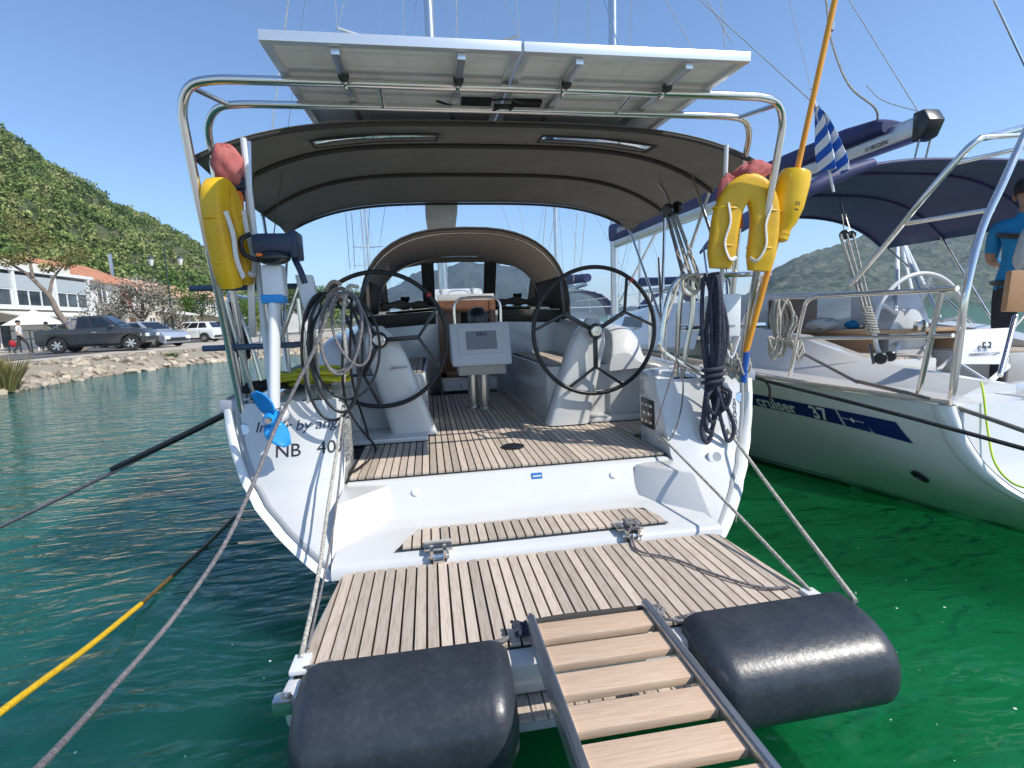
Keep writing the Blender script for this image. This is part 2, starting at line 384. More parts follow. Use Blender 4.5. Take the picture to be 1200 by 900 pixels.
# ---- terrain
def foliage_mat(name, c1, c2, c3, scale=.12):
    M = bpy.data.materials.new(name); M.use_nodes = True; N = M.node_tree.nodes; L = M.node_tree.links; b = N['Principled BSDF']
    b.inputs['Roughness'].default_value = .75; b.inputs['Specular IOR Level'].default_value = .25
    g = N.new('ShaderNodeNewGeometry'); nz = N.new('ShaderNodeTexNoise'); nz.inputs['Scale'].default_value = scale; nz.inputs['Detail'].default_value = 4
    tc = N.new('ShaderNodeTexCoord'); L.new(tc.outputs['Object'], nz.inputs['Vector'])
    rp = N.new('ShaderNodeValToRGB'); e = rp.color_ramp.elements; e[0].position = .32; e[0].color = (*c1, 1); e[1].position = .68; e[1].color = (*c3, 1)
    x = e.new(.5); x.color = (*c2, 1); L.new(nz.outputs['Fac'], rp.inputs[0])
    mr = N.new('ShaderNodeMapRange'); mr.inputs['To Min'].default_value = .6; mr.inputs['To Max'].default_value = 1.4; L.new(g.outputs['Random Per Island'], mr.inputs[0])
    hs = N.new('ShaderNodeHueSaturation'); L.new(rp.outputs[0], hs.inputs['Color']); L.new(mr.outputs[0], hs.inputs['Value'])
    L.new(hs.outputs[0], b.inputs['Base Color']); return M
HILLF = foliage_mat('hillside_scrub', (.08,.14,.03), (.17,.225,.06), (.31,.31,.12), .11)
HILLG = mat('hill_soil', (.05,.07,.02), .9, c2=(.10,.10,.045), scale=.08)
FARH = mat('far_hill_scrub', (.016,.036,.016), .9, c2=(.085,.105,.06), scale=.16, detail=9, bump=1.0, bscale=.2, wear=((.19,.18,.13), .05, .7), lo=.44, hi=.57)
FARM = mat('far_mountain', (.022,.038,.036), .95, c2=(.055,.07,.062), scale=.012, detail=9)

def np_object(name, V, F, material, kind=None):
    me = bpy.data.meshes.new(name); n = len(V); me.vertices.add(n); me.vertices.foreach_set('co', V.astype(np.float32).ravel())
    k = F.shape[1]; me.loops.add(F.size); me.loops.foreach_set('vertex_index', F.astype(np.int32).ravel())
    me.polygons.add(len(F)); me.polygons.foreach_set('loop_start', np.arange(0, F.size, k, dtype=np.int32))
    me.update(calc_edges=True); me.materials.append(material)
    o = bpy.data.objects.new(name, me); col.objects.link(o)
    if kind: o['kind'] = kind
    return o
def leaf_quads(C, size, up=.35):
    """one small randomly turned quad at each point of C"""
    n = len(C); size = np.broadcast_to(np.asarray(size), (n,))[:, None]
    a = rng.normal(size=(n,3)); a /= np.linalg.norm(a, axis=1)[:, None]
    b = rng.normal(size=(n,3)); b -= a*(a*b).sum(1)[:, None]; b /= np.linalg.norm(b, axis=1)[:, None]
    a = a*size*rng.uniform(.7, 1.4, (n,1)); b = b*size*.55
    V = np.stack([C-a*.5, C-b*.5+a*.05, C+a*.5, C+b*.5-a*.05], 1).reshape(-1, 3)
    return V, np.arange(4*n).reshape(-1, 4)

def terrain(name, sky_px, ydist_ridge, base, material, nrow=40, ncol=160, amp=6, conv=.75, seed=1, back=120):
    r2 = np.random.default_rng(seed); us = np.linspace(sky_px[0][0], sky_px[-1][0], ncol)
    vsk = np.interp(us, [p[0] for p in sky_px], [p[1] for p in sky_px]); rows = []
    k = np.arange(1, 9); ph = r2.uniform(0, 6.28, (8, 4)); fr = r2.uniform(.5, 1.5, (8, 4))
    for i in range(nrow+6):
        t = i/nrow; row = []
        for j, u in enumerate(us):
            rd = at(u, vsk[j], y=ydist_ridge(u)); bd = base(u); tt = min(t, 1)
            p = bd.lerp(rd, tt); p.z = bd.z+(rd.z-bd.z)*(1-(1-tt)**(1/conv))**conv if conv < 1 else bd.z+(rd.z-bd.z)*tt**conv
            n = sum(math.sin(fr[q,0]*k[q]*j*.22+ph[q,0])*math.sin(fr[q,1]*k[q]*i*.35+ph[q,1])/k[q] for q in range(8))
            p.z += amp*n*min(1, t*3)*(1 if t < .97 else .35)
            if t > 1:
                d = (rd-Vector(CAM)); d.z = 0; d.normalize(); p = rd + d*back*(t-1)*nrow/5; p.z = rd.z*(1-.35*((t-1)*nrow/5))
            row.append(p)
        rows.append(row)
    mb = MB(); mb.grid(rows); o = mb.build(name, material, smooth=180); o['kind'] = 'structure'
    return o, rows

# near wooded hill beyond the village
hillsky = [(-420,-120),(-200,40),(0,160),(40,185),(100,224),(150,250),(200,276),(250,302),(300,326),(350,345),(420,366),(520,376)]
def hill_ridge(u): return 210+ max(0, u)*.35
def hill_base(u):
    d = at(u, 392 - u*.037, y=75+max(0, u)*.18); return Vector((d.x, d.y, .6))
hill, hrows = terrain('hillside', hillsky, hill_ridge, hill_base, HILLG, 40, 120, amp=3.0, conv=.9, seed=3)
HR = np.array([[tuple(p) for p in r] for r in hrows[:43]])
n = 5200; ii = rng.uniform(1.5, 41.8, n); jj = rng.uniform(20, 116, n)
i0 = ii.astype(int); j0 = jj.astype(int); fi = (ii-i0)[:, None]; fj = (jj-j0)[:, None]
C = (HR[i0,j0]*(1-fi)*(1-fj)+HR[i0+1,j0]*fi*(1-fj)+HR[i0,j0+1]*(1-fi)*fj+HR[i0+1,j0+1]*fi*fj)
rad = rng.uniform(1.0, 2.6, n)*(1+.0*C[:,1]); per = 85
d = rng.normal(size=(n, per, 3)); d /= np.linalg.norm(d, axis=2)[:, :, None]; d[:,:,2] = np.abs(d[:,:,2])*.9
lob = 1+.3*np.sin(d[:,:,0]*5+rng.uniform(0,6,(n,1)))*np.sin(d[:,:,1]*5+rng.uniform(0,6,(n,1)))
L_ = C[:,None,:]+d*(rad[:,None]*lob*rng.uniform(.8,1.05,(n,per)))[:,:,None]
V, F = leaf_quads(L_.reshape(-1,3), np.repeat(rad*.42, per))
o = np_object('hillside_scrub', V, F, HILLF, 'stuff'); o['label'] = 'dense green scrub and small trees covering the steep hillside'
# far hill across the bay and mountains
def far_base(dist):
    def f(u):
        dd = _f+_rt*(u-600)/FPX; q = Vector((CAM[0]+dd[0]/dd[1]*dist, dist, -.5)); return q
    return f
fh, _ = terrain('far_hill', [(780,372),(850,362),(880,343),(905,320),(930,305),(960,294),(1000,283),(1050,276),(1110,269),(1200,258),(1320,250),(1500,270),(1700,330)], lambda u: 760, far_base(420), FARH, 60, 260, amp=5, conv=.85, seed=8, back=200)
fm, _ = terrain('far_mountains', [(330,371),(400,358),(440,345),(475,332),(510,318),(545,304),(575,311),(600,317),(640,321),(668,333),(700,351),(730,362),(765,365),(850,359),(960,350),(1100,345)], lambda u: 1900, far_base(1300), FARM, 30, 200, amp=16, conv=.8, seed=5, back=400)
fm['kind'] = 'structure'

# ---- shore: quay ground, stone bank
QZ = .6
shore = [(-40,-8),(-26,4),(-16,11),(-12.0,15.2),(-12.2,18),(-11.7,21),(-11.2,24),(-9.8,26.4),(-6.5,31),(-3.5,38),(-1,50),(2,70),(4,110),(3,170)]
SH = catmull([(a,b,0) for a,b in shore], 6)
def inset(k):
    out = []
    for i, p in enumerate(SH):
        a = SH[max(0,i-1)]; b = SH[min(len(SH)-1,i+1)]; t = (b-a).normalized(); nrm = Vector((-t.y, t.x, 0)); out.append(p+nrm*k)
    return out
GRND = mat('quay_dust', (.43,.37,.29), .9, c2=(.52,.465,.38), scale=.5, detail=8, wear=((.33,.29,.24), .25, .6), bump=.4, bscale=6)
ASPH = mat('road_asphalt', (.10,.098,.095), .9, c2=(.15,.145,.14), scale=.6, detail=8)
mb = MB()
e = inset(3.2); far = [Vector((-170, p.y*1.02+ (-10 if i < 3 else 0), QZ)) for i, p in enumerate(e)]
rows = [[Vector((p.x,p.y,QZ-.02)) for p in e], [Vector((p.x-6,p.y+.5,QZ)) for p in e], far]
mb.grid(rows); o = mb.build('quay_ground', GRND, smooth=0); o['kind'] = 'structure'
mb = MB(); rd = [(-17.2,-5),(-18.6,16),(-18.2,30),(-20,46),(-19,70),(-12,120),(-10,170)]
c = catmull([(a,b,QZ+.012) for a,b in rd], 6); mb.grid([[p+Vector((-3.6,0,0)) for p in c],[p+Vector((2.0,0,0)) for p in c]])
o = mb.build('road', ASPH, smooth=0); o['kind'] = 'structure'
BANK = mat('bank_earth', (.26,.22,.16), .95, c2=(.36,.31,.235), scale=1.2, detail=8, bump=.8, bscale=5)
mb = MB(); mb.grid([[p+Vector((0,0,-3.4)) for p in inset(-5.0)], [p+Vector((0,0,-.5)) for p in inset(-.8)], [p+Vector((0,0,.12)) for p in inset(.4)], [p+Vector((0,0,.42)) for p in inset(1.6)], [p+Vector((0,0,QZ-.016)) for p in inset(3.4)]])
bank = mb.build('shore_bank', BANK, smooth=60); bank['kind'] = 'structure'
STONE = mat('limestone', (.37,.30,.215), .9, c2=(.53,.455,.35), scale=1.5, var=.22, detail=6, bump=.5, bscale=6, wear=((.3,.22,.1), 1.2, .5))
def stone_mesh(seed):
    r3 = random.Random(seed); bm = bmesh.new(); bmesh.ops.create_icosphere(bm, subdivisions=1, radius=1)
    sx, sy, sz = r3.uniform(.8,1.3), r3.uniform(.6,1), r3.uniform(.45,.75)
    for v in bm.verts: v.co = Vector((v.co.x*sx, v.co.y*sy, v.co.z*sz))*r3.uniform(.75,1.2)
    me = bpy.data.meshes.new('stone'); bm.to_mesh(me); bm.free(); me.materials.append(STONE); return me
SM = [stone_mesh(i) for i in range(8)]
lens = np.cumsum([0]+[(SH[i+1]-SH[i]).length for i in range(len(SH)-1)])
def shpt(s): 
    i = min(len(SH)-2, int(np.searchsorted(lens, s)-1)); i = max(i, 0); f_ = (s-lens[i])/max(1e-6, lens[i+1]-lens[i]); a = SH[i].lerp(SH[i+1], f_)
    t = (SH[i+1]-SH[i]).normalized(); return a, Vector((-t.y,t.x,0))
s15 = lens[min(range(len(SH)), key=lambda i: (SH[i]-Vector((-13.5,13.5,0))).length)]
s45 = lens[min(range(len(SH)), key=lambda i: (SH[i]-Vector((-5,34,0))).length)]
for k in range(300):
    s = s15+(s45-s15)*random.random()**1.25; p, nn = shpt(s); q = random.random()**1.3; off = -.25+q*2.6
    sz = random.uniform(.10,.25)*(1.25-.4*q); st = bpy.data.objects.new('stone', random.choice(SM)); col.objects.link(st); st.parent = bank
    zz = max(-.05, .05+.50*min(1, off/2.0)) ; st.location = p+nn*off+Vector((0,0,zz)); st.scale = (sz,)*3
    st.rotation_euler = (random.uniform(-.5,.5), random.uniform(-.5,.5), random.uniform(0,6.3))
# smaller rubble between the stones
mb = MB(); ic = bmesh.new(); bmesh.ops.create_icosphere(ic, subdivisions=0, radius=1) if False else bmesh.ops.create_icosphere(ic, subdivisions=1, radius=1)
ICV = [v.co.copy() for v in ic.verts]; ICF = [tuple(v.index for v in f.verts) for f in ic.faces]; ic.free()
for k in range(1500):
    s = s15-14+(s45-s15+60)*random.random(); p, nn = shpt(min(max(s,0), lens[-1]-.1)); off = random.uniform(-.2, 3.0)
    sz = random.uniform(.05,.13) if s15 < s < s45 else random.uniform(.1,.28); zz = .02+.52*min(1, max(0,off)/2.2)
    c = p+nn*off+Vector((0,0,zz)); q = Euler((random.random()*6,random.random()*6,random.random()*6)).to_matrix(); sc = Vector((random.uniform(.7,1.3),random.uniform(.6,1),random.uniform(.4,.8)))
    mb.add([c+q@Vector((v.x*sc.x,v.y*sc.y,v.z*sc.z))*sz for v in ICV], ICF)
o = mb.build('rubble', STONE, bank, smooth=0, fix=False); o['kind'] = 'stuff'
# quay the photographer stands on (behind and below the frame)
QUAYC = mat('quay_concrete', (.42,.40,.37), .85, c2=(.34,.33,.30), scale=1.5, detail=8, bump=.3)
mb = MB(); mb.box((2,-3.6,-.35), (40,6.2,1.5)); o = mb.build('stone_quay', QUAYC, bevel=.03); o['kind'] = 'structure'

FLECK = mat('foam', (.75,.77,.76), .6)
mb = MB()
for k in range(170):
    if k % 3: x_, y_ = random.uniform(1.05,4.5), random.uniform(.8,3.6)
    else: x_, y_ = random.uniform(-4.5,-1.2), random.uniform(1.0,6)
    if x_ > 2.2 and y_ > 1.9: continue
    r_ = random.choice((.002,.002,.003,.004,.006)); n_ = 7
    mb.add([(x_+r_*math.cos(a)*random.uniform(.8,1.2), y_+r_*math.sin(a)*random.uniform(.8,1.2), .004) for a in [2*math.pi*j/n_ for j in range(n_)]], [tuple(range(n_))])
o = mb.build('foam_flecks', FLECK, smooth=0); o['kind'] = 'stuff'; o['label'] = 'white foam flecks floating on the harbour water'
# ================================================================ VILLAGE
FX = -28.0
WALLW = mat('white_render', (.70,.69,.66), .85, c2=(.62,.61,.58), scale=.8, detail=6, wear=((.5,.48,.44), .6, .4))
WALLG = mat('grey_glass_balustrade', (.42,.46,.47), .3)
WALLC = mat('cream_render', (.62,.57,.48), .85, c2=(.54,.49,.41), scale=.8, detail=6)
TILER = mat('terracotta_tiles', (.48,.20,.11), .85, c2=(.58,.29,.17), scale=1.4, detail=8, bump=.5, bscale=5, wear=((.36,.2,.12), 1.0, .5))
TILEO = mat('pale_terracotta', (.60,.36,.24), .85, c2=(.68,.45,.32), scale=1.4, detail=8, bump=.5, bscale=5)
WGLASS = mat('window_glass', (.03,.04,.05), .08, c2=(.10,.12,.13), scale=.8)
OWOOD = mat('ochre_wood', (.42,.24,.09), .6, c2=(.32,.18,.07), scale=2)
DRED = mat('dark_red_fabric', (.20,.03,.03), .8)
AWN = mat('pale_awning', (.66,.64,.58), .8)
def win(parent, y0, y1, z0, z1, x=FX, glass=WGLASS, frame=WHITE, mull=1):
    """window set in the front wall that faces the water (+x)"""
    m_ = MB(); t = .07
    m_.box((x+.06,(y0+y1)/2,z0+t/2),(.12,y1-y0,t)); m_.box((x+.06,(y0+y1)/2,z1-t/2),(.12,y1-y0,t))
    for k in range(mull+2):
        yy = y0+t/2+(y1-y0-t)*k/(mull+1); m_.box((x+.055,yy,(z0+z1)/2),(.10,t,z1-z0-2*t))
    f = m_.build('window', frame, parent, smooth=0)
    g = MB(); g.box((x+.03,(y0+y1)/2,(z0+z1)/2),(.02,y1-y0-.1,z1-z0-.1)); g.build('pane', glass, f, smooth=0)
    return f
def gable(parent, x0, x1, y0, y1, z, h, material, ov=.5):
    """low pitched roof with tiles whose ridge runs along the street"""
    m_ = MB(); xm = (x0+x1)/2
    for (xa, xb) in ((x1+ov, xm), (x0-ov, xm)):
        n = max(6, int((y1-y0)/.5))
        for k in range(n):
            a = y0-ov+(y1-y0+2*ov)*k/n; b = a+(y1-y0+2*ov)/n; q = .06 if k % 2 else 0
            za = z-ov*h/(x1-xm)
            m_.add([(xa,a,za+q),(xa,b,za+q),(xb,b,z+h+q),(xb,a,z+h+q),(xa,a,za-.12),(xa,b,za-.12),(xb,b,z+h-.12),(xb,a,z+h-.12)], [(0,1,2,3),(7,6,5,4),(0,4,5,1),(3,2,6,7),(0,3,7,4),(1,5,6,2)])
    return m_.build('roof', material, parent, smooth=0)
# -- white two-storey building with a glazed upper terrace
B1 = thing('white_building', (FX-5,38,QZ), 'white two storey waterfront building with glazed upper terrace and pale grey band', 'building')
def part(name, material, parent, boxes, **k):
    m_ = MB()
    for b in boxes: m_.box(*b)
    return m_.build(name, material, parent, smooth=0, **k)
y0, y1 = 24.0, 48.2
part('wall', WALLW, B1, [((FX-5.2,(y0+y1)/2,QZ+1.65),(10,y1-y0,3.3)), ((FX-6.0,(y0+y1)/2,QZ+4.6),(8.4,y1-y0,2.6))])
part('terrace_slab', WHITE, B1, [((FX-4.6,(y0+y1)/2,QZ+3.42),(10.6,y1-y0+.5,.26))])
part('roof_slab', WHITE, B1, [((FX-5.0,(y0+y1)/2,QZ+6.55),(11.0,y1-y0+.6,.28))])
part('parapet', WALLC, B1, [((FX-5.6,(y0+y1)/2,QZ+7.1),(9.6,y1-y0-.6,.8))])
for k in range(7):
    yy = y0+.3+k*(y1-y0-.6)/6; part('column', WHITE, B1, [((FX+.35,yy,QZ+5.0),(.22,.22,2.9))])
for k in range(6):
    ya = y0+.45+k*(y1-y0-.6)/6; yb = ya+(y1-y0-.6)/6-.3
    part('grey_panel', WALLG, B1, [((FX+.3,(ya+yb)/2,QZ+5.55),(.05,yb-ya,1.15))])
    win(B1, ya, yb, QZ+3.6, QZ+4.95, FX+.2, mull=2)
part('awning', AWN, B1, [((FX+1.2,31,QZ+3.0),(2.0,9,.10),(0,R(12),0)),((FX+1.2,42,QZ+2.9),(2.0,8,.10),(0,R(16),0))])
for ya, yb in ((27,29.2),(33,35.4),(38,40),(43.2,45.6)):
    win(B1, ya, yb, QZ+.2, QZ+2.4, FX-.2, mull=1)
B1.scale = (1,1,.83)
# -- house with terracotta roof and deep porch
B2 = thing('terracotta_house', (FX-4,53,QZ), 'cream house with red terracotta roof and shaded porch beside the white building', 'house')
part('wall', WALLW, B2, [((FX-4.4,52.6,QZ+2.8),(8,7.6,5.6))])
gable(B2, FX-8.4, FX-.4, 48.9, 56.4, QZ+5.6, 1.7, TILER)
part('balcony_slab', WALLC, B2, [((FX+.6,53.6,QZ+2.9),(2.2,6,.2))])
for yy in (50.8,53.4,56.2): part('porch_post', WALLC, B2, [((FX+1.5,yy,QZ+1.4),(.2,.2,2.8))])
part('curtain', DRED, B2, [((FX-.36,54.6,QZ+4.1),(.08,1.8,2.2))])
part('door', OWOOD, B2, [((FX-.36,52.3,QZ+1.2),(.08,1.6,2.2))]); part('door', OWOOD, B2, [((FX-.36,55,QZ+1.2),(.08,1.6,2.2))])
win(B2, 50.2, 51.6, QZ+3.5, QZ+5.0, FX-.4)
o = part('chimney', ALU, B2, [((FX-2,56,QZ+7.3),(.22,.22,2.2))])
B3 = thing('pale_roofed_house', (FX-4,61,QZ), 'low cream house with pale orange tiled roof behind the grey weeping tree', 'house')
part('wall', WALLC, B3, [((FX-4.4,61.3,QZ+2.4),(8,8.6,4.8))]); gable(B3, FX-8.4, FX-.4, 57.1, 65.6, QZ+4.9, 1.8, TILEO)
for ya in (58.2,61.0,63.6): win(B3, ya, ya+1.3, QZ+.9, QZ+2.4, FX-.4)
part('awning', AWN, B3, [((FX+.8,62,QZ+2.9),(2.4,5,.1),(0,R(14),0))])
B4 = thing('long_tiled_house', (FX-4,75,QZ), 'long stone coloured house with orange roof and wide awning beyond the lamp post', 'house')
part('wall', WALLC, B4, [((FX-4.4,75,QZ+2.5),(8,16,5.0))]); gable(B4, FX-8.4, FX-.4, 67, 83, QZ+5.0, 1.6, TILEO)
for k in range(5): win(B4, 68+k*3, 69.4+k*3, QZ+3.0, QZ+4.4, FX-.4)
part('awning', WHITE, B4, [((FX+1.2,74,QZ+2.7),(3.2,9,.1),(0,R(14),0))])
B5 = thing('red_roofed_cottage', (-24,98,QZ), 'small white cottage with red roof at the far end of the waterfront', 'house')
part('wall', WALLW, B5, [((-24,98,QZ+2.2),(8,9,4.4))]); gable(B5, -28, -20, 93.5, 102.5, QZ+4.4, 1.8, TILER)
for ya in (95,98,100.5): win(B5, ya, ya+1.2, QZ+1.6, QZ+3.0, -20)
# -- parasol, railing, lamp post
CANW = mat('white_parasol', (.74,.73,.70), .8)
PA = thing('parasol', at(43,392,y=36.5)*1.0, 'white square parasol standing in front of the white building', 'parasol')
PA.location.z = QZ; px_, py_ = PA.location.x, PA.location.y
mb = MB(); mb.add([(px_-1.1,py_-1.1,QZ+1.6),(px_+1.1,py_-1.1,QZ+1.6),(px_+1.1,py_+1.1,QZ+1.6),(px_-1.1,py_+1.1,QZ+1.6),(px_,py_,QZ+2.55)], [(0,1,4),(1,2,4),(2,3,4),(3,0,4)]); mb.build('canopy', CANW, PA, smooth=0)
mb = MB(); mb.cyl((px_,py_,QZ),(px_,py_,QZ+2.52),.04); mb.build('pole', WHITE, PA)
DGRN = mat('dark_green_iron', (.02,.045,.035), .5)
RL = thing('railing', at(45,400,y=35)*1.0, 'dark green pipe railing behind the walking man', 'railing'); RL.location.z = QZ
ra, rb = at(8,392,y=33.6), at(108,388,y=36.5); ra.z = rb.z = QZ
for h in (1.25,.75):
    mb = MB(); mb.cyl(ra+Vector((0,0,h)), rb+Vector((0,0,h)), .035, 8); mb.build('rail', DGRN, RL)
for k in range(9):
    p = ra.lerp(rb, k/8); mb = MB(); mb.cyl(p, p+Vector((0,0,1.25)), .035, 8); mb.build('post', DGRN, RL)
p = at(205,398,y=41); p.z = QZ
LP = thing('street_lamp', p, 'dark green cast iron street lamp with two glass lanterns', 'street lamp')
mb = MB(); mb.lathe([(.16,0),(.16,.5),(.09,.6),(.075,1.2),(.06,3.5),(.05,6.6),(.02,7.1),(.0,7.15)], p, n=12); mb.build('post', DGRN, LP)
LANT = mat('lantern_glass', (.70,.68,.60), .3)
for s in (-1,1):
    q = p+Vector((s*.95,0,5.55)); mb = MB(); mb.tube([p+Vector((0,0,5.3)), p+Vector((s*.5,0,5.25)), q+Vector((0,0,-.05))], .03, 8, sm=5); mb.build('arm', DGRN, LP)
    mb = MB(); mb.lathe([(.10,0),(.22,.42),(.22,.45)], q, n=6); mb.build('lantern', LANT, LP, smooth=0)
    mb = MB(); mb.lathe([(.27,.45),(.14,.62),(.05,.68),(.03,.82)], q, n=6); mb.build('lantern_cap', DGRN, LP, smooth=0)

# -- trees
BARK = mat('bark', (.16,.12,.09), .95, c2=(.24,.19,.15), scale=4, bump=.8, bscale=10)
LEAFO = foliage_mat('olive_leaves', (.10,.10,.03), (.20,.18,.06), (.30,.25,.10), .9)
LEAFG = foliage_mat('green_leaves', (.04,.10,.015), (.09,.17,.03), (.17,.22,.05), .9)
LEAFS = foliage_mat('silver_leaves', (.13,.12,.09), (.24,.22,.17), (.36,.33,.27), .8)
LEAFD = foliage_mat('dark_leaves', (.03,.06,.015), (.06,.10,.025), (.10,.14,.04), .9)
def tree(name, label, base, limbs, clumps, leaf, lsize=.16, per=260, weep=0, group=None):
    T_ = thing(name, base, label, 'tree', group); m_ = MB()
    for pts, r0, r1 in limbs: m_.tube([Vector(base)+Vector(q) for q in pts], lambda t, a=r0, b=r1: a+(b-a)*t, 8, sm=5)
    m_.build('trunk', BARK, T_)
    P_ = []
    for (c, r) in clumps:
        c = np.array(base)+np.array(c); d = rng.normal(size=(per,3)); d /= np.linalg.norm(d,axis=1)[:,None]
        q = c+d*np.array(r)*rng.uniform(.25,1.05,(per,1))**.6
        if weep: q[:,2] -= rng.uniform(0, weep, per)*np.clip(np.linalg.norm(q[:,:2]-np.array(base)[:2],axis=1)/2.0,0,1.2)
        P_.append(q)
    V, F = leaf_quads(np.concatenate(P_), lsize); o_ = np_object('crown', V, F, leaf); attach(o_, T_); return T_
b = at(97,398,y=31.5); b.z = QZ
tree('leaning_tree', 'leaning tree with bent trunk and sparse yellow olive foliage behind the pickup', b,
     [([(0,0,0),(-.5,0,1.2),(-1.0,0,2.1),(-1.3,0,3.0),(-2.3,.2,4.2)],.20,.09),([(-1.3,0,3.0),(-1.2,.3,3.9),(-.6,.3,4.6)],.09,.04),([(-2.3,.2,4.2),(-3.3,.2,4.9),(-4.2,0,5.3)],.08,.03),([(-2.0,.1,4.0),(-2.1,.2,5.2),(-2.0,.2,6.2)],.08,.03)],
     [((-2.2,.2,6.3),(1.0,1.0,.8)),((-1.6,.2,5.9),(.7,.8,.7)),((-2.8,.1,6.8),(.7,.7,.6)),((-4.3,0,5.6),(.9,.8,.7)),((-4.8,0,5.0),(.6,.7,.4)),((-3.2,.2,4.9),(.6,.6,.4)),((-.6,.3,4.8),(.55,.6,.45)),((-1.3,.2,4.5),(.35,.5,.3)),((-2.3,.1,5.0),(.5,.5,.35)),((.2,.3,5.2),(.6,.5,.5))], LEAFO, .15, 230)
b = at(117,392,y=37); b.z = QZ
tree('pale_shrub_tree', 'small pale silvery tree beside the leaning trunk', b, [([(0,0,0),(.1,0,1.5),(0,0,3.0)],.1,.04),([(.1,0,1.4),(.6,0,2.6)],.06,.03)],
     [((-.2,0,3.0),(.8,.7,.8)),((.6,0,2.4),(.6,.6,.6)),((-.7,0,1.9),(.6,.6,.6)),((.2,0,3.9),(.5,.5,.5))], LEAFS, .15, 180)
b = at(170,395,y=40); b.z = QZ
tree('weeping_tree', 'grey green weeping tree with drooping branches between the houses and the parked cars', b,
     [([(0,0,0),(-.1,0,1.4),(.1,0,2.8),(0,0,4.2)],.22,.06),([(0,0,1.6),(-.9,0,2.9),(-1.6,0,3.6)],.1,.04),([(.1,0,1.8),(.9,.1,3.1),(1.6,0,3.6)],.1,.04)],
     [((-1.6,0,3.4),(1.0,1.1,.9)),((1.5,0,3.4),(1.0,1.1,.9)),((0,0,4.2),(1.5,1.3,.9)),((-.9,-.3,3.9),(1.0,1,.8)),((1.0,-.3,4.0),(.9,1,.8)),((0,-.4,3.0),(1.4,.9,.8)),((-2.1,0,2.6),(.7,.8,.8)),((2.0,0,2.6),(.7,.8,.8))], LEAFS, .19, 420, weep=1.7)
b = at(203,397,y=46); b.z = QZ
tree('young_green_tree', 'young bright green tree just behind the street lamp', b, [([(0,0,0),(.1,0,2.0),(0,0,4.4)],.12,.04)],
     [((.2,0,4.4),(.9,.9,.8)),((1.2,0,4.0),(.8,.8,.6)),((-.5,0,3.6),(.8,.8,.7)),((.9,0,3.0),(.9,.8,.7)),((.3,0,5.3),(.5,.5,.5)),((1.4,0,3.2),(.5,.6,.5))], LEAFG, .2, 240)
for i, (u, yy, h, lf, lab) in enumerate([(238,66,5,LEAFD,'dark green tree by the awning of the long house'),(300,72,4.2,LEAFG,'bright green tree seen through the port arch legs'),(352,60,4.6,LEAFD,'dark leafy tree behind the outboard bracket'),(378,64,5.0,LEAFG,'yellow green tree behind the hanging hose loops'),(415,80,5.5,LEAFD,'bushy dark tree beyond the port wheel rim'),(330,92,7,LEAFG,'tall green tree at the far end of the waterfront')]):
    b = at(u,392,y=yy); b.z = QZ
    tree('waterfront_tree', lab, b, [([(0,0,0),(.1,0,h*.5),(0,0,h*.85)],.15,.04)], [((random.uniform(-1.2,1.2),random.uniform(-.8,.8),h*(.5+.5*random.random())),(1.1,1.0,.8)) for k in range(9)], lf, .24, 190, group='trees along the far waterfront')
# spiky shoreline plant at the left edge, dry shrub among the stones
def tuft(name, label, base, n, h, leaf, spread):
    T_ = MB()
    for k in range(n):
        a = random.random()*6.3; q = random.random()*spread; top = Vector(base)+Vector((math.cos(a)*q,math.sin(a)*q,h*random.uniform(.5,1)))
        root = Vector(base)+Vector((math.cos(a)*q*.25,math.sin(a)*q*.25,-.1)); s = Vector((-math.sin(a),math.cos(a),0))*.012
        mid = root.lerp(top,.55)+Vector((0,0,.05)); T_.add([root-s,root+s,mid+s,top,mid-s],[(0,1,2,4),(4,2,3)])
    return tag(T_.build(name, leaf, smooth=0, fix=False), label, 'plant')
tuft('shore_shrub', 'grey green spiky shrub on the stones at the water edge', at(8,455,y=15.9)*1.0, 420, .95, LEAFO, .8)
tuft('dry_bush', 'dry brown bush on the stone bank below the pickup', at(147,432,y=23.2)*1.0, 260, .45, LEAFS, .55)
for uu, yy in ((202,25.5),(225,27.5)):
    tuft('weed_clump', 'low green weeds on the stony bank below the silver hatchback' if uu < 210 else 'low green weeds on the stony bank below the white hatchback', at(uu,418,y=yy)*1.0, 120, .22, LEAFG, .6)

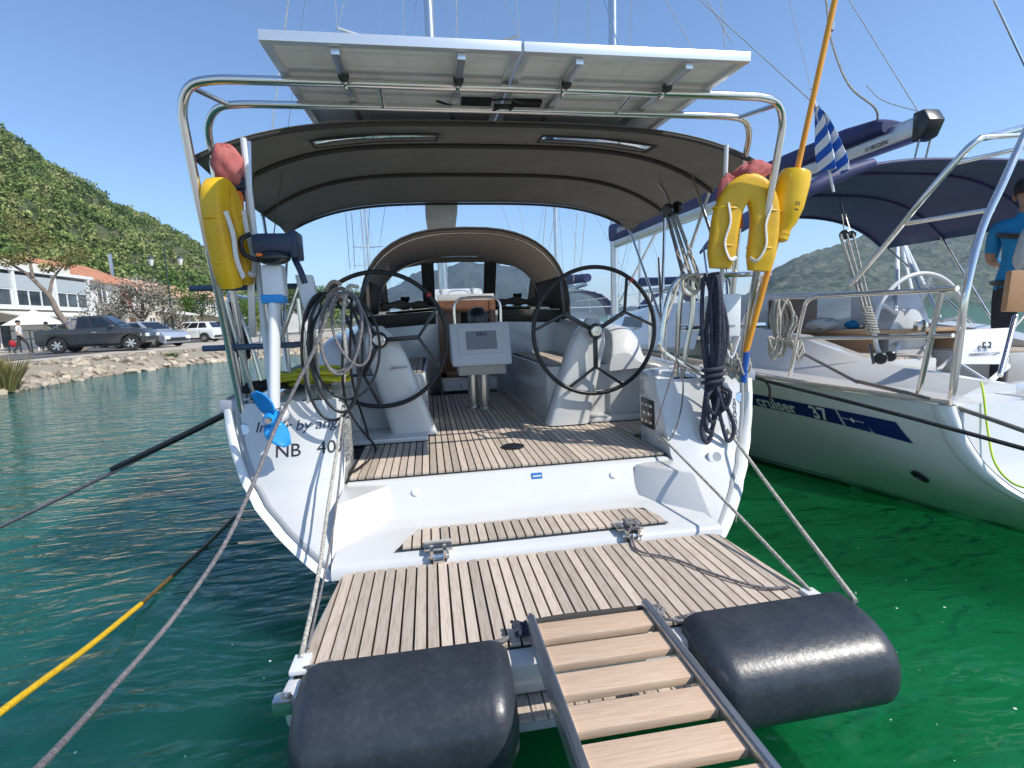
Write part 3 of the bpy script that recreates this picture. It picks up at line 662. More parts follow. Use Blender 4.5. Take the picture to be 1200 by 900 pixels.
# -- vehicles
TYRE = mat('tyre', (.018,.018,.018), .8, wear=((.12,.11,.1), 6, .5)); RIM = mat('alloy_rim', (.6,.6,.6), .3, .8)
LAMPR = mat('tail_lamp', (.5,.02,.015), .25); LAMPW = mat('head_lamp', (.75,.76,.78), .12)
PLASTB = mat('black_trim', (.02,.02,.02), .5)
def car(name, label, cat, paint, o, yaw, L, W, H, body, roof, wb, wr, glass_bays, clear=.2, pickup=None, extras=True):
    """side-profile car; local x runs tail to nose, metres; body: outline over the wheels; roof: four greenhouse corners"""
    T_ = thing(name, o, label, cat); c, s = math.cos(yaw), math.sin(yaw); O = Vector(o)
    def W3(x, y, z): return O+Vector((c*x-s*y, s*x+c*y, z))
    # body outline with wheel arches
    out = list(body); fx, rx = wb[1], wb[0]; ar = wr*1.17
    low = []
    x0, x1 = body[0][0], body[-1][0]
    def arch(cx):
        return [(cx+ar*math.cos(a), max(clear, wr+ar*math.sin(a))) for a in [math.pi*k/8 for k in range(8,-1,-1)]]
    rear = arch(rx); front = arch(fx)
    poly = [(x0, clear+.1)]+out[1:-1]+[(x1, clear+.1)]
    bottom = [(x1-.1, clear)] + list(reversed(front)) + list(reversed(rear)) + [(x0+.1, clear)]
    poly = out + bottom
    m_ = MB(); n = len(poly)
    def ring(y, inset): return [W3(px, y, pz-(inset if pz > .9*H*.55 else 0)) for px, pz in poly]
    hw = W/2
    R_ = [ring(-hw+.04,.0), ring(-hw,.0), ring(hw,.0), ring(hw-.04,.0)]
    R_[0] = [W3(px*1.0, -hw+.10, pz+.025) for px,pz in poly]; R_[3] = [W3(px, hw-.10, pz+.025) for px,pz in poly]
    # side skins with a slight shoulder
    V = [p for r_ in (R_[1], R_[2]) for p in r_]
    F = [tuple(range(n-1,-1,-1)), tuple(range(n,2*n))]+[(i,(i+1)%n,n+(i+1)%n,n+i) for i in range(n)]
    m_.add(V, F); bo = m_.build('body', paint, T_, smooth=30, bevel=.035)
    # greenhouse
    (ax, az), (bx, bz), (cx_, cz), (dx, dz) = roof   # rear bottom, rear top, front top, front bottom
    tw = hw-.05; uw = hw-.22; g = MB()
    V = [W3(ax,-tw,az),W3(dx,-tw,dz),W3(dx,tw,dz),W3(ax,tw,az),W3(bx,-uw,bz),W3(cx_,-uw,cz),W3(cx_,uw,cz),W3(bx,uw,bz)]
    g.add(V, [(0,1,5,4),(1,2,6,5),(2,3,7,6),(3,0,4,7),(4,5,6,7)]); g.build('cabin', paint, T_, smooth=30, bevel=.03)
    def side(u, t, sgn, off=.012):
        lo = Vector((ax+(dx-ax)*u, 0, az+(dz-az)*u)); hi = Vector((bx+(cx_-bx)*u, 0, bz+(cz-bz)*u)); p = lo.lerp(hi, t); y = tw+(uw-tw)*t+off
        return W3(p.x, sgn*y, p.z)
    for sgn in (-1, 1):
        for (u0, u1) in glass_bays:
            m_ = MB(); q = [side(u0,.14,sgn), side(u1,.14,sgn), side(u1,.86,sgn), side(u0,.86,sgn)]
            m_.add(q, [(0,1,2,3)]); m_.build('side_window', CARGLASS, T_, smooth=0)
    def end(a_, b_, c2, d2, w0, w1, sg):
        q = []
        for t, w_ in ((.12,w0),(.88,w1)):
            px = a_+(b_-a_)*t+sg*.02; pz = c2+(d2-c2)*t+.015; q.append((px,pz,(w0+(w1-w0)*t)-.09))
        m_ = MB(); m_.add([W3(q[0][0],-q[0][2],q[0][1]),W3(q[0][0],q[0][2],q[0][1]),W3(q[1][0],q[1][2],q[1][1]),W3(q[1][0],-q[1][2],q[1][1])],[(0,1,2,3)])
        return m_
    end(dx,cx_,dz,cz,tw,uw,1).build('windscreen', CARGLASS, T_, smooth=0); end(ax,bx,az,bz,tw,uw,-1).build('rear_window', CARGLASS, T_, smooth=0)
    for wx in wb:
        for sgn in (-1, 1):
            cpt = W3(wx, sgn*(hw-.12), wr); axv = W3(wx, sgn*(hw+.5), wr)-cpt
            wob = MB(); wob.lathe([(wr*.62,-.10),(wr*.95,-.10),(wr,-.05),(wr,.08),(wr*.94,.125),(wr*.64,.12),(wr*.6,.09)], cpt, axv, 22); wh = wob.build('wheel', TYRE, T_)
            rm = MB(); rm.lathe([(wr*.63,-.02),(wr*.63,.10),(wr*.58,.085),(wr*.56,.02)], cpt, axv, 20)
            nv = axv.normalized(); u_ = Vector((0,0,1)); v_ = nv.cross(u_)
            for k in range(6):
                a_ = k*math.pi/3+.3; dd = u_*math.cos(a_)+v_*math.sin(a_); rm.bar(cpt+nv*.085, cpt+nv*.085+dd*wr*.58, wr*.2, .03, nv)
            rm.cyl(cpt+nv*.03, cpt+nv*.105, wr*.16, 12); rm.build('rim', RIM, wh)
    xf = max(p[0] for p in body); 
    for sgn in (-1,1):
        m_ = MB(); m_.box(W3(body[-2][0]-.12, sgn*(hw-.17), body[-2][1]-.10),(.34,.34,.17),(0,0,yaw)); m_.build('headlight', LAMPW, T_, bevel=.03)
        m_ = MB(); m_.box(W3(body[1][0]+.06, sgn*(hw-.06), body[1][1]-.16),(.12,.10,.20),(0,0,yaw)); m_.build('tail_light', LAMPR, T_, bevel=.02)
        m_ = MB(); p0 = side(.86,.16,sgn,.14); m_.box(p0,(.16,.20,.13),(0,0,yaw)); m_.build('mirror', paint, T_, bevel=.03)
        m_ = MB(); p0 = W3(ax+(dx-ax)*.42, sgn*(hw+.01), az-.16); m_.box(p0,(.20,.03,.04),(0,0,yaw)); m_.build('door_handle', RIM if paint.name == 'dark_grey_paint' else paint, T_, bevel=.01)
        for u0 in (.30,.62):
            m_ = MB(); p0 = W3(ax+(dx-ax)*u0, sgn*(hw+.001), (az+clear)/2+.05); m_.box(p0,(.012,.012,az-clear-.25),(0,0,yaw)); m_.build('door_gap', PLASTB, T_, smooth=0)
    m_ = MB(); m_.box(W3(xf-.02,0,clear+.22),(.10,W*.86,.20),(0,0,yaw)); m_.build('front_bumper', PLASTB, T_, bevel=.03)
    m_ = MB(); m_.box(W3(min(p[0] for p in body)+.02,0,clear+.2),(.10,W*.9,.16),(0,0,yaw)); m_.build('rear_bumper', PLASTB, T_, bevel=.03)
    m_ = MB(); m_.box(W3((wb[0]+wb[1])/2,0,wr*.95),(wb[1]-wb[0]+.3,W*.8,.18),(0,0,yaw)); m_.build('chassis', PLASTB, T_, smooth=0)
    return T_, W3
PTRK = mat('dark_grey_paint', (.028,.030,.034), .28, coat=.6, c2=(.035,.037,.04), scale=2, wear=((.10,.095,.085), 2, .3))
PSIL = mat('silver_blue_paint', (.42,.47,.55), .3, .3, coat=.6); PWHT = mat('white_car_paint', (.74,.74,.73), .25, coat=.6)
PNAV = mat('dark_blue_paint', (.02,.028,.05), .25, coat=.6); PBLK = mat('black_car_paint', (.012,.013,.016), .22, coat=.6)
pa = at(68,415,z=QZ); pb = at(155,411,z=QZ)
tyaw = math.atan2(pb.y-pa.y, pb.x-pa.x)
org = pa - Vector((math.cos(tyaw), math.sin(tyaw), 0))*1.15; org.z = QZ+.02
off = Vector((-math.sin(tyaw), math.cos(tyaw), 0))*.88
TR, W3 = car('pickup_truck', 'dark grey pickup truck with extended cab parked on the stony shore', 'pickup truck', PTRK, org+off, tyaw, 5.2, 1.78, 1.75,
    [(.30,.62),(.30,1.12),(1.9,1.14),(3.60,1.15),(4.6,1.10),(4.86,1.0),(4.93,.86),(4.94,.5)], ((1.92,1.12),(2.05,1.76),(3.05,1.78),(3.85,1.13)), (1.15,4.22), .38, [(.06,.36),(.42,.90)], clear=.36)
m_ = MB(); m_.tube([W3(1.80,-.78,1.12),W3(1.72,-.74,1.45),W3(1.78,-.6,1.62),W3(1.78,.6,1.62),W3(1.72,.74,1.45),W3(1.80,.78,1.12)], .035, 8, sm=4); m_.build('roll_bar', STEEL, TR)
m_ = MB(); m_.tube([W3(1.75,-.74,1.5),W3(1.3,-.8,1.35),W3(.95,-.82,1.13)], .03, 8, sm=4); m_.build('roll_bar', STEEL, TR)
m_ = MB(); m_.add([W3(.36,-.84,1.125),W3(1.86,-.84,1.145),W3(1.86,.84,1.145),W3(.36,.84,1.125)],[(0,1,2,3)]); m_.build('bed', PLASTB, TR, smooth=0)
hb = lambda: [(0,.45),(.02,.95),(.12,1.0),(2.9,.98),(3.85,.82),(4.05,.62),(4.06,.42)]
o2 = at(190,406,y=33); o2.z = QZ+.02
car('hatchback', 'silver blue hatchback parked nose out beyond the pickup bonnet', 'car', PSIL, o2+Vector((-2.6,.9,0)), R(-22), 4.06, 1.72, 1.48, hb(), ((.15,.98),(.75,1.46),(2.1,1.48),(3.0,.97)), (.75,3.25), .31, [(.14,.46),(.50,.90)], clear=.2)
o2 = at(168,405,y=36); o2.z = QZ+.02
car('saloon_car', 'dark blue car half hidden between the pickup and the silver hatchback', 'car', PNAV, o2+Vector((-2.8,1.0,0)), R(-14), 4.2, 1.75, 1.45, hb(), ((.15,.98),(.75,1.46),(2.1,1.48),(3.0,.97)), (.75,3.25), .31, [(.14,.46),(.50,.90)], clear=.2)
o2 = at(250,402,y=41); o2.z = QZ+.02
car('white_hatchback', 'white hatchback parked with its tail toward the water', 'car', PWHT, o2+Vector((.15,.9,0)), R(176), 4.1, 1.74, 1.5, hb(), ((.10,.98),(.45,1.48),(2.1,1.5),(3.05,.97)), (.70,3.2), .32, [(.12,.34),(.37,.62),(.65,.92)], clear=.2)
o2 = at(295,400,y=47); o2.z = QZ+.02
car('black_car', 'black car parked behind the white hatchback', 'car', PBLK, o2+Vector((-.5,1,0)), R(180), 4.3, 1.8, 1.55, hb(), ((.15,.98),(.6,1.52),(2.1,1.54),(3.0,.97)), (.75,3.3), .33, [(.14,.46),(.50,.90)], clear=.2)
# small boat drawn up on the shore
p = at(268,417,y=29.5); 
DB = thing('rowing_boat', (p.x,p.y,.15), 'small blue and grey upturned rowing boat at the water edge', 'rowing boat')
m_ = MB(); rows = []
for i in range(9):
    t = i/8; hw_ = .62*math.sin(math.pi*(.12+.80*t))**.7; yy = p.y-1.2+2.4*t*1.0
    rows.append([Vector((p.x+hw_*math.cos(a), yy, .12+.42*math.sin(a)**.8 if math.sin(a) > 0 else .12)) for a in [math.pi*k/8 for k in range(9)]])
m_.grid(rows); m_.build('hull', mat('blue_boat_paint', (.03,.12,.28), .5), DB)
m_ = MB(); m_.box((p.x,p.y-1.22,.30),(.9,.06,.35)); m_.build('transom', WPLA, DB, bevel=.02)
# ================================================================ MAIN YACHT
def T(z): return float(np.interp(z, [.1,.25,.36,.44,.52,.62,.75,.9,1.08], [2.16,2.22,2.34,2.55,2.74,2.88,2.97,3.03,3.08]))
YG = [3.05,4,5.5,7,9,11.5,13.3,14.0]; G = [1.60,1.70,1.78,1.80,1.65,1.15,.45,.03]
KY = [3.05,3.53,4.47,5.31,7,10,12,13.5,14.0]; KZ = [.10,-.05,-.28,-.45,-.5,-.5,-.45,-.25,.2]; KQ = [.36,.42,.43,.34,.24,.30,.42,.7,1]
def hbw(y, z):
    g = np.interp(y, YG, G); k = np.interp(y, KY, KZ); q = np.interp(y, KY, KQ)
    return float(g*max(0, (z-k)/(1.08-k))**q) if z > k else 0.0
def edge(z):                              # half breadth of the transom outline
    return float(np.interp(z, [.10,.13,.17,.22,.30,.36,.40,.44,.48,.52,.56,.62,.68,.76,.85,.95,1.08], [.0,.2,.36,.56,.82,.98,1.09,1.185,1.27,1.34,1.40,1.455,1.50,1.537,1.568,1.59,1.605]))
def hbx(y, zz):
    k = np.interp(y, KY, KZ); zq = .1+(zz-k)/(1.08-k)*.98; s = min(1, (y-3.05)/1.3); s = s*s*(3-2*s)
    return (1-s)*edge(zq)+s*hbw(y, zz)
def hull_rows(dx=0, dy=0, zs=None):
    zs = zs or [.1,.13,.17,.22,.28,.33,.38,.43,.48,.53,.58,.64,.70,.78,.87,.97,1.08]
    ys = list(np.linspace(3.05,5,9))+list(np.linspace(5.5,14,18)); rows = []
    for y in ys:
        k = np.interp(y, KY, KZ); row = []
        for s in (-1, 1):
            half = []
            for z in zs:
                zz = k+(1.08-k)*((z-.1)/.98); x = hbx(y, zz); fade = max(0, 1-(y-3.05)/1.3)
                half.append(Vector((dx+s*x, dy+y+(T(z)-3.06)*fade, zz+.0)))
            row += half[::-1] if s < 0 else half[1:]
        rows.append(row)
    return rows
Y = thing('sailing_yacht', (0,3.05,0), 'white sailing yacht with open transom, twin wheels and solar panels on a steel arch', 'yacht')
mb = MB(); mb.grid(hull_rows()); mb.build('hull', GELN, Y, smooth=60)
# transom quarters: outer rim, grey groove and the panel inside it
ZS = list(np.linspace(.36,1.08,25))
def inner(z): return float(np.interp(z, [.36,.44,.50,.6,1.08], [.925,.94,.96,.965,.95]))
for s in (-1, 1):
    m_ = MB(); rows = []
    for z in ZS:
        x0, x1 = inner(z), max(edge(z)-.055, inner(z)+.02)
        rows.append([Vector((s*(x0+(x1-x0)*t), T(z)-.035*math.sin(math.pi*t)-.01*t, z)) for t in np.linspace(0,1,10)])
    m_.grid(rows); m_.build('transom_panel', GEL, Y, smooth=60)
    m_ = MB(); rows = []
    for z in ZS:                               # rounded outer rim
        xe = edge(z); rows.append([Vector((s*(xe-.05), T(z)+.012, z)), Vector((s*(xe-.035), T(z)-.03, z-.0)), Vector((s*(xe-.005), T(z)-.03, z-.004)), Vector((s*(xe+.012), T(z)+.005, z-.004)), Vector((s*(xe+.012), T(z)+.06, z-.002)), Vector((s*(xe-.01), T(z)+.10, z))])
    m_.grid(rows); m_.build('transom_rim', GELN, Y, smooth=70)
    m_ = MB(); m_.tube([(s*(edge(z)-.068), T(z)-.012, z) for z in ZS[:-1]], .014, 8); m_.build('rim_groove', GPLA, Y)
    # quarter deck and coaming
    ds = [3.06,3.4,3.9,4.4,5,6,7,8.5,10,11.5]
    m_ = MB(); m_.grid([[Vector((s*1.40,y,1.07)), Vector((s*(np.interp(y,YG,G)-.0),y,1.075 if y > 3.07 else 1.08))] for y in ds]); m_.build('side_deck', GEL, Y, smooth=30)
    m_ = MB(); m_.tube([(s*(np.interp(y,YG,G)-.015),y,1.10) for y in ds], .018, 8); m_.build('toe_rail', TEAK, Y)
    sec = lambda y, zt, xi: [Vector((s*(xi+.012),y,.62)), Vector((s*xi,y,zt-.05)), Vector((s*(xi+.02),y,zt)), Vector((s*(1.40-(1.40-xi)*.55),y,zt+.012)), Vector((s*1.40,y,zt-.02)), Vector((s*1.425,y,1.06))]
    m_ = MB(); m_.grid([[Vector((p.x,T(p.z)+.006,p.z)) for p in sec(3.02,1.075,.955)], sec(3.14,1.09,.955), sec(3.36,1.11,.96), sec(3.44,1.112,1.02), sec(3.50,1.115,1.27), sec(3.56,1.12,1.305), sec(4.14,1.14,1.31)]); m_.build('aft_coaming', GEL, Y, smooth=40)
    m_ = MB(); m_.box((s*1.20,4.15,.865),(.36,.06,.47)); m_.build('locker_face', GEL, Y, bevel=.012)
    sec = lambda y, zt, xi: [Vector((s*1.00,y,1.04)), Vector((s*xi,y,zt-.05)), Vector((s*(xi+.03),y,zt)), Vector((s*(xi+.15),y,zt+.01)), Vector((s*(xi+.24),y,zt-.06)), Vector((s*1.36,y,1.06))]
    cs = [catmull(q_, 4) for q_ in (sec(4.06,1.17,1.01), sec(4.10,1.27,1.03), sec(4.17,1.345,1.05), sec(4.28,1.385,1.057), sec(4.5,1.405,1.062), sec(5.2,1.44,1.08), sec(6.15,1.48,1.10))]
    m_ = MB(); m_.grid(cs); m_.add(cs[0], [tuple(range(len(cs[0])))]); m_.build('coaming', GEL, Y, smooth=75)
# recessed steps between the quarters
m_ = MB()
prof = [(2.30,.36),(2.305,.405),(2.33,.425),(2.70,.43),(2.78,.445),(2.81,.48),(2.885,.60),(2.90,.617),(2.93,.622),(3.1,.622)]
m_.grid([[Vector((x, y, z)) for (y, z) in prof] for x in np.linspace(-.95,.95,5)]); m_.build('transom_step', GEL, Y, smooth=50)
for s in (-1, 1):
    m_ = MB(); m_.add([(s*.66,2.80,.40),(s*.97,2.42,.40),(s*.97,2.95,.40),(s*.72,2.87,.605),(s*.97,2.62,.60),(s*.97,2.95,.615)], [(0,1,4,3),(3,4,5),(0,3,5,2),(1,2,5,4)]); m_.build('step_block', GEL, Y, bevel=.012)
    m_ = MB(); m_.grid([[Vector((s*.965,2.32,.38)),Vector((s*.965,T(.5),.5)),Vector((s*.965,T(.62)+.0,.62))],[Vector((s*.972,3.1,.38)),Vector((s*.972,3.1,.5)),Vector((s*.972,3.1,.62))]]); m_.build('recess_side', GEL, Y)
    m_ = MB(); m_.lathe([(.022,0),(.022,.006),(.014,.012)], (s*.58,2.855,.555), (0,-.85,.5), 16); m_.build('courtesy_light', SHAD, Y)
m_ = MB(); m_.box((.12,2.872,.585),(.062,.004,.034),(R(-28),0,0)); lb = m_.build('maker_label', BLUL, Y, smooth=0)
m_ = MB(); m_.box((.12,2.868,.584),(.050,.002,.006),(R(-28),0,0)); m_.build('label_mark', WHITE, lb, smooth=0)

# teak planking helper: planks run fore and aft over a dark caulk bed
def planks(host, xs, span, z, th=.012, gap=.0085, material=TEAK, name='plank'):
    for x0, x1 in xs:
        y0_, y1_, y2_, y3_ = span(x0, x1)      # aft/fwd at left edge, aft/fwd at right edge
        if min(y1_-y0_, y3_-y2_) < .02: continue
        g = gap/2; jz = random.uniform(-.0007,.0007); m_ = MB()
        V = [(x0+g,y0_,z-th),(x1-g,y2_,z-th),(x1-g,y3_,z-th),(x0+g,y1_,z-th),(x0+g,y0_,z+jz),(x1-g,y2_,z+jz),(x1-g,y3_,z+jz),(x0+g,y1_,z+jz)]
        m_.add(V, [(4,5,6,7),(0,1,5,4),(1,2,6,5),(2,3,7,6),(3,0,4,7)]); m_.build(name, material, host, smooth=0, fix=False)
def strips(a, b, wdt):
    n = max(1, round((b-a)/wdt)); return [(a+(b-a)*i/n, a+(b-a)*(i+1)/n) for i in range(n)]
# teak on the transom step
m_ = MB(); m_.add([(-.672,2.376,.436),(.70,2.376,.436),(.66,2.606,.436),(-.566,2.606,.436)], [(0,1,2,3)]); st = m_.build('step_teak', CAULK, Y, smooth=0)
def sp(x0, x1):
    f_ = lambda x: (2.385, 2.60 if -.56 < x < .62 else 2.60-(abs(x)-(.56 if x < 0 else .62))*2.0); a, b = f_(x0), f_(x1); return a[0], a[1], b[0], b[1]
planks(st, strips(-.685,.69,.046), sp, .446)
# cockpit sole
m_ = MB(); m_.add([(-.96,2.925,.628),(.96,2.925,.628),(.96,3.4,.628),(1.30,3.5,.628),(1.30,4.2,.628),(.52,4.2,.628),(.50,6.1,.628),(-.50,6.1,.628),(-.52,4.2,.628),(-1.30,4.2,.628),(-1.30,3.5,.628),(-.96,3.4,.628)], [tuple(range(12))]); so = m_.build('cockpit_sole', CAULK, Y, smooth=0)
def sp(x0, x1):
    f_ = lambda x: 6.05 if abs(x) < .493 else 4.12; f1 = f_((x0+x1)/2); c = (x0+x1)/2
    a = 2.94
    if c > .80: a = 2.94+(c-.80)*.0
    if c < -.51: f1 = 3.72
    if c > .51: f1 = 3.93
    if abs(c) > .95: a = 3.50
    return a, f1, a, f1
planks(so, strips(-.945,.945,.0455)+strips(.955,1.275,.0455), sp, .640)
m_ = MB(); m_.box((-.20,3.34,.6425),(.30,.05,.004)) ; m_.lathe([(.075,0),(.075,.012),(.05,.02),(.0,.022)], (.06,3.38,.640), (0,0,1), 20); m_.build('sole_fitting', BLKS, Y, smooth=30) if False else None
m_ = MB(); m_.lathe([(.075,0),(.078,.010),(.05,.018),(.0,.02)], (.06,3.36,.640), (0,0,1), 20); m_.build('sole_hatch_ring', BLKS, Y)
# swim platform
m_ = MB(); rim = [(-.90,2.285),(.90,2.285),(.965,1.50),(-.965,1.50)]
poly = [(-.875,2.29),(.875,2.29),(.905,2.265),(.965,1.56),(.945,1.52),(-.945,1.52),(-.965,1.56),(-.905,2.265)]
m_.prism([(x,y,.285) for x,y in poly], (0,0,.11)); SPF = m_.build('swim_platform', GEL, Y, bevel=.018)
m_ = MB(); m_.prism([(-.885,2.262,.394),(.885,2.262,.394),(.94,1.60,.394),(-.94,1.60,.394)], (0,0,.006)); m_.build('caulk_bed', CAULK, SPF, smooth=0)
def lim(x): return .88+(2.26-1.6)*0+0*x
def sp(x0, x1):
    def f_(x):
        lo = 1.606; hi = 2.255
        if abs(x) > .885: hi = 2.255-(abs(x)-.885)/(.055)*.62
        return lo, max(hi, lo)
    a, b = f_(x0), f_(x1); return a[0], a[1], b[0], b[1]
planks(SPF, strips(-.932,.932,.0455), sp, .4125)
# lower folding step of the platform
m_ = MB(); m_.box((.05,1.50,.255),(.74,.16,.03)); LS = m_.build('lower_step', GELG, SPF, bevel=.008)
for a, b in strips(-.30,.40,.0455):
    m_ = MB(); m_.box(((a+b)/2,1.50,.274),(b-a-.007,.15,.012)); o_ = m_.build('plank', TEAK, SPF, smooth=0)
# hinges, pads and corner fittings
for hx in (-.47,.47):
    m_ = MB(); m_.box((hx,2.36,.452),(.13,.10,.012)); m_.box((hx-.03,2.315,.42),(.016,.07,.08)); m_.box((hx+.03,2.315,.42),(.016,.07,.08)); m_.cyl((hx-.05,2.30,.425),(hx+.05,2.30,.425),.014,10); m_.box((hx,2.27,.418),(.05,.05,.02)); m_.build('platform_hinge', STEEL, Y, bevel=.003)
for hx in (-.925,.925):
    m_ = MB(); m_.box((hx,1.64,.418),(.055,.09,.016)); m_.build('pad_eye', WPLA, SPF, bevel=.004)
    m_ = MB(); m_.box((hx*1.03,1.53,.37),(.06,.05,.05)); m_.build('corner_fitting', STEEL, SPF, bevel=.01)

# ---- cockpit furniture
for s in (-1, 1):
    # bench
    m_ = MB(); c = [(s*.50,4.22),(s*.53,4.17),(s*.60,4.15),(s*1.04,4.15),(s*1.04,6.1),(s*.46,6.1),(s*.48,4.9)]
    m_.prism([(x,y,.625) for x,y in c], (0,0,.465)); BN = m_.build('bench', GEL, Y, bevel=.016)
    m_ = MB(); m_.prism([(s*.52,4.24,1.0905),(s*1.0,4.20,1.0905),(s*1.0,6.0,1.0905),(s*.50,6.0,1.0905)] if s > 0 else [(s*1.0,4.20,1.0905),(s*.52,4.24,1.0905),(s*.50,6.0,1.0905),(s*1.0,6.0,1.0905)], (0,0,.003)); m_.build('caulk_bed', CAULK, BN, smooth=0)
    q = strips(.525,.985,.046)
    planks(BN, [(a,b) if s > 0 else (-b,-a) for a, b in q], lambda a, b: (4.25,5.99,4.25,5.99), 1.101)
    m_ = MB(); m_.box((s*.497,4.75,.95),(.006,.95,.012)); m_.box((s*.497,4.75,.70),(.006,.95,.006)); m_.box((s*.497,4.28,.82),(.006,.006,.25)); m_.build('locker_gap', GELG, BN, smooth=0)
    # helm plinth and pedestal
    m_ = MB(); m_.prism([(s*.50,3.74,.640),(s*1.29,3.74,.640),(s*1.29,4.16,.640),(s*.50,4.16,.640)] if s < 0 else [(s*.55,3.95,.640),(s*1.29,3.95,.640),(s*1.29,4.16,.640),(s*.55,4.16,.640)], (0,0,.035)); m_.build('helm_plinth', GEL, Y, bevel=.01)
    m_ = MB(); rows = []
    for t in np.linspace(0,1,9):
        z = .65+.83*t; xc = s*(.60+.235*t); yc = 3.99+.0*t; w_ = .170-.035*t if t < .9 else .10; d_ = .10-.02*t
        if t > .87: w_ *= .8
        if t == 1: w_ *= .55; d_ *= .5
        rows.append([Vector((xc+w_*math.copysign(abs(math.cos(a))**.36, math.cos(a)), yc+d_*math.copysign(abs(math.sin(a))**.36, math.sin(a)), z)) for a in [2*math.pi*k/20 for k in range(20)]])
    m_.grid(rows, closed=True); m_.add(rows[-1], [tuple(range(20))]); PD = m_.build('pedestal', GEL, Y, smooth=50)
    hub = Vector((s*.807,3.84,1.38))
    m_ = MB(); m_.cyl(hub+Vector((0,.02,0)), hub+Vector((0,.16,.0)), .03, 14); m_.build('wheel_shaft', STEEL, PD)
    # wheel
    WR_ = .483; ph = R(20) if s < 0 else R(-30)
    m_ = MB(); m_.tube([hub+Vector((math.cos(a)*WR_,0,math.sin(a)*WR_)) for a in [2*math.pi*k/72 for k in range(72)]], .0165, 10, closed=True); WH = m_.build('steering_wheel', BLK, Y, smooth=60)
    arms = [0, 120, 240] if s < 0 else [30, 150, 270]
    for a0 in arms:
        a = R(a0+(0 if s > 0 else 2)); j = hub+Vector((math.cos(a),0,math.sin(a)))*WR_*.57
        m_ = MB(); m_.bar(hub, j, .035, .022, (0,1,0)); m_.build('spoke', BLKS, WH, bevel=.006)
        for da in (-27, 27):
            q = R(a0+da); e_ = hub+Vector((math.cos(q),0,math.sin(q)))*WR_*.985
            m_ = MB(); m_.bar(j-(e_-j).normalized()*.008, e_, .022, .018, (0,1,0)); m_.build('spoke_fork', BLKS, WH, bevel=.005)
    m_ = MB(); m_.lathe([(.055,-.005),(.06,.02),(.052,.034)], hub, (0,-1,0), 24); m_.build('hub', BLKS, WH)
    m_ = MB(); m_.lathe([(.043,.030),(.043,.042),(.036,.046),(.034,.040),(.018,.040),(.016,.047),(.0,.048)], hub, (0,-1,0), 24); m_.build('hub_cap', STEEL, WH)
    a = R(40) if s < 0 else R(52); q = [hub+Vector((math.cos(a+k*.012)*WR_,0,math.sin(a+k*.012)*WR_)) for k in (-1.5,-.5,.5,1.5)]
    m_ = MB(); m_.tube(q, .0180, 10); m_.build('king_spoke_mark', RED, WH)
text_part('pedestal_lettering', 'Jetthrust', NAVYP, Y, (-.745,3.885,1.16), (1,0,.05), (0,0,1), .034, shear=.35)
# control panel, throttle and speaker grille on the starboard coaming
m_ = MB(); m_.box((.958,3.22,.84),(.012,.20,.19)); PN = m_.build('engine_panel', BLKS, Y, bevel=.004)
for k in range(5):
    for j in range(3):
        m_ = MB(); m_.box((.9505,3.15+.035*k,.785+.055*j),(.004,.022,.018)); m_.build('gauge', GPLA if (k+j) % 2 else STEEL, PN, smooth=0)
m_ = MB(); m_.cyl((1.30,3.60,.80),(1.26,3.60,.80),.03,14); m_.tube([(1.26,3.60,.80),(1.245,3.59,.87),(1.24,3.58,.93)],.009,8); m_.sphere((1.24,3.58,.935),(.024,.024,.014)); m_.build('throttle_lever', STEEL, Y)
m_ = MB(); m_.box((1.295,3.95,.86),(.02,.05,.09)); m_.build('latch', GPLA, Y, bevel=.006)
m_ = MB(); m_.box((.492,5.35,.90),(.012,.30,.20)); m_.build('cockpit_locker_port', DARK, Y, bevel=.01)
m_ = MB(); m_.box((.488,5.35,.90),(.012,.34,.24)); m_.box((.481,5.35,.90),(.012,.28,.18)); 
# speaker fretwork on the port quarter
m_ = MB(); m_.box((-.950,3.04,.86),(.03,.14,.22)); m_.build('mesh_pouch', mat('grey_mesh', (.16,.16,.15), .8, c2=(.4,.4,.38), scale=60, lo=.45, hi=.55), Y, bevel=.01)

# ---- table with chart plotter
TB = MB(); TB.prism([(-.255,4.72,1.08),(-.255,4.72,1.13),(-.255,4.86,1.47),(-.255,5.12,1.47),(-.255,5.12,1.08)], (.55,0,0)); TBo = TB.build('plotter_console', WPLA, Y, bevel=.018)
TB = MB(); TB.prism([(-.20,4.76,.99),(-.20,4.76,1.085),(-.20,5.10,1.085),(-.20,5.10,.99)], (.44,0,0)); TB.build('console_base', WALLC, TBo, bevel=.012)
nv = Vector((0,-(1.47-1.13),(4.86-4.72))).normalized(); upv = Vector((0,4.86-4.72,1.47-1.13)).normalized()
def onscreen(x, t, d): return Vector((x,4.72,1.13))+upv*t+nv*d
def plate(x0,x1,t0,t1,d0,d1):
    m_ = MB(); m_.add([onscreen(x0,t0,d0),onscreen(x1,t0,d0),onscreen(x1,t1,d0),onscreen(x0,t1,d0),onscreen(x0+.006,t0+.006,d1),onscreen(x1-.006,t0+.006,d1),onscreen(x1-.006,t1-.006,d1),onscreen(x0+.006,t1-.006,d1)], [(4,5,6,7),(0,1,5,4),(1,2,6,5),(2,3,7,6),(3,0,4,7)]); return m_
plate(-.19,.22,.055,.325,.0,.012).build('plotter_frame', GPLA if False else WPLA, TBo, smooth=0)
plate(-.12,.17,.10,.285,.010,.016).build('screen', SCREEN, TBo, smooth=0)
text_part('screen_logo', 'B&G', DNAVY, TBo, onscreen(-.02,.235,.0175), (1,0,0), upv, .052, sp=1.0)
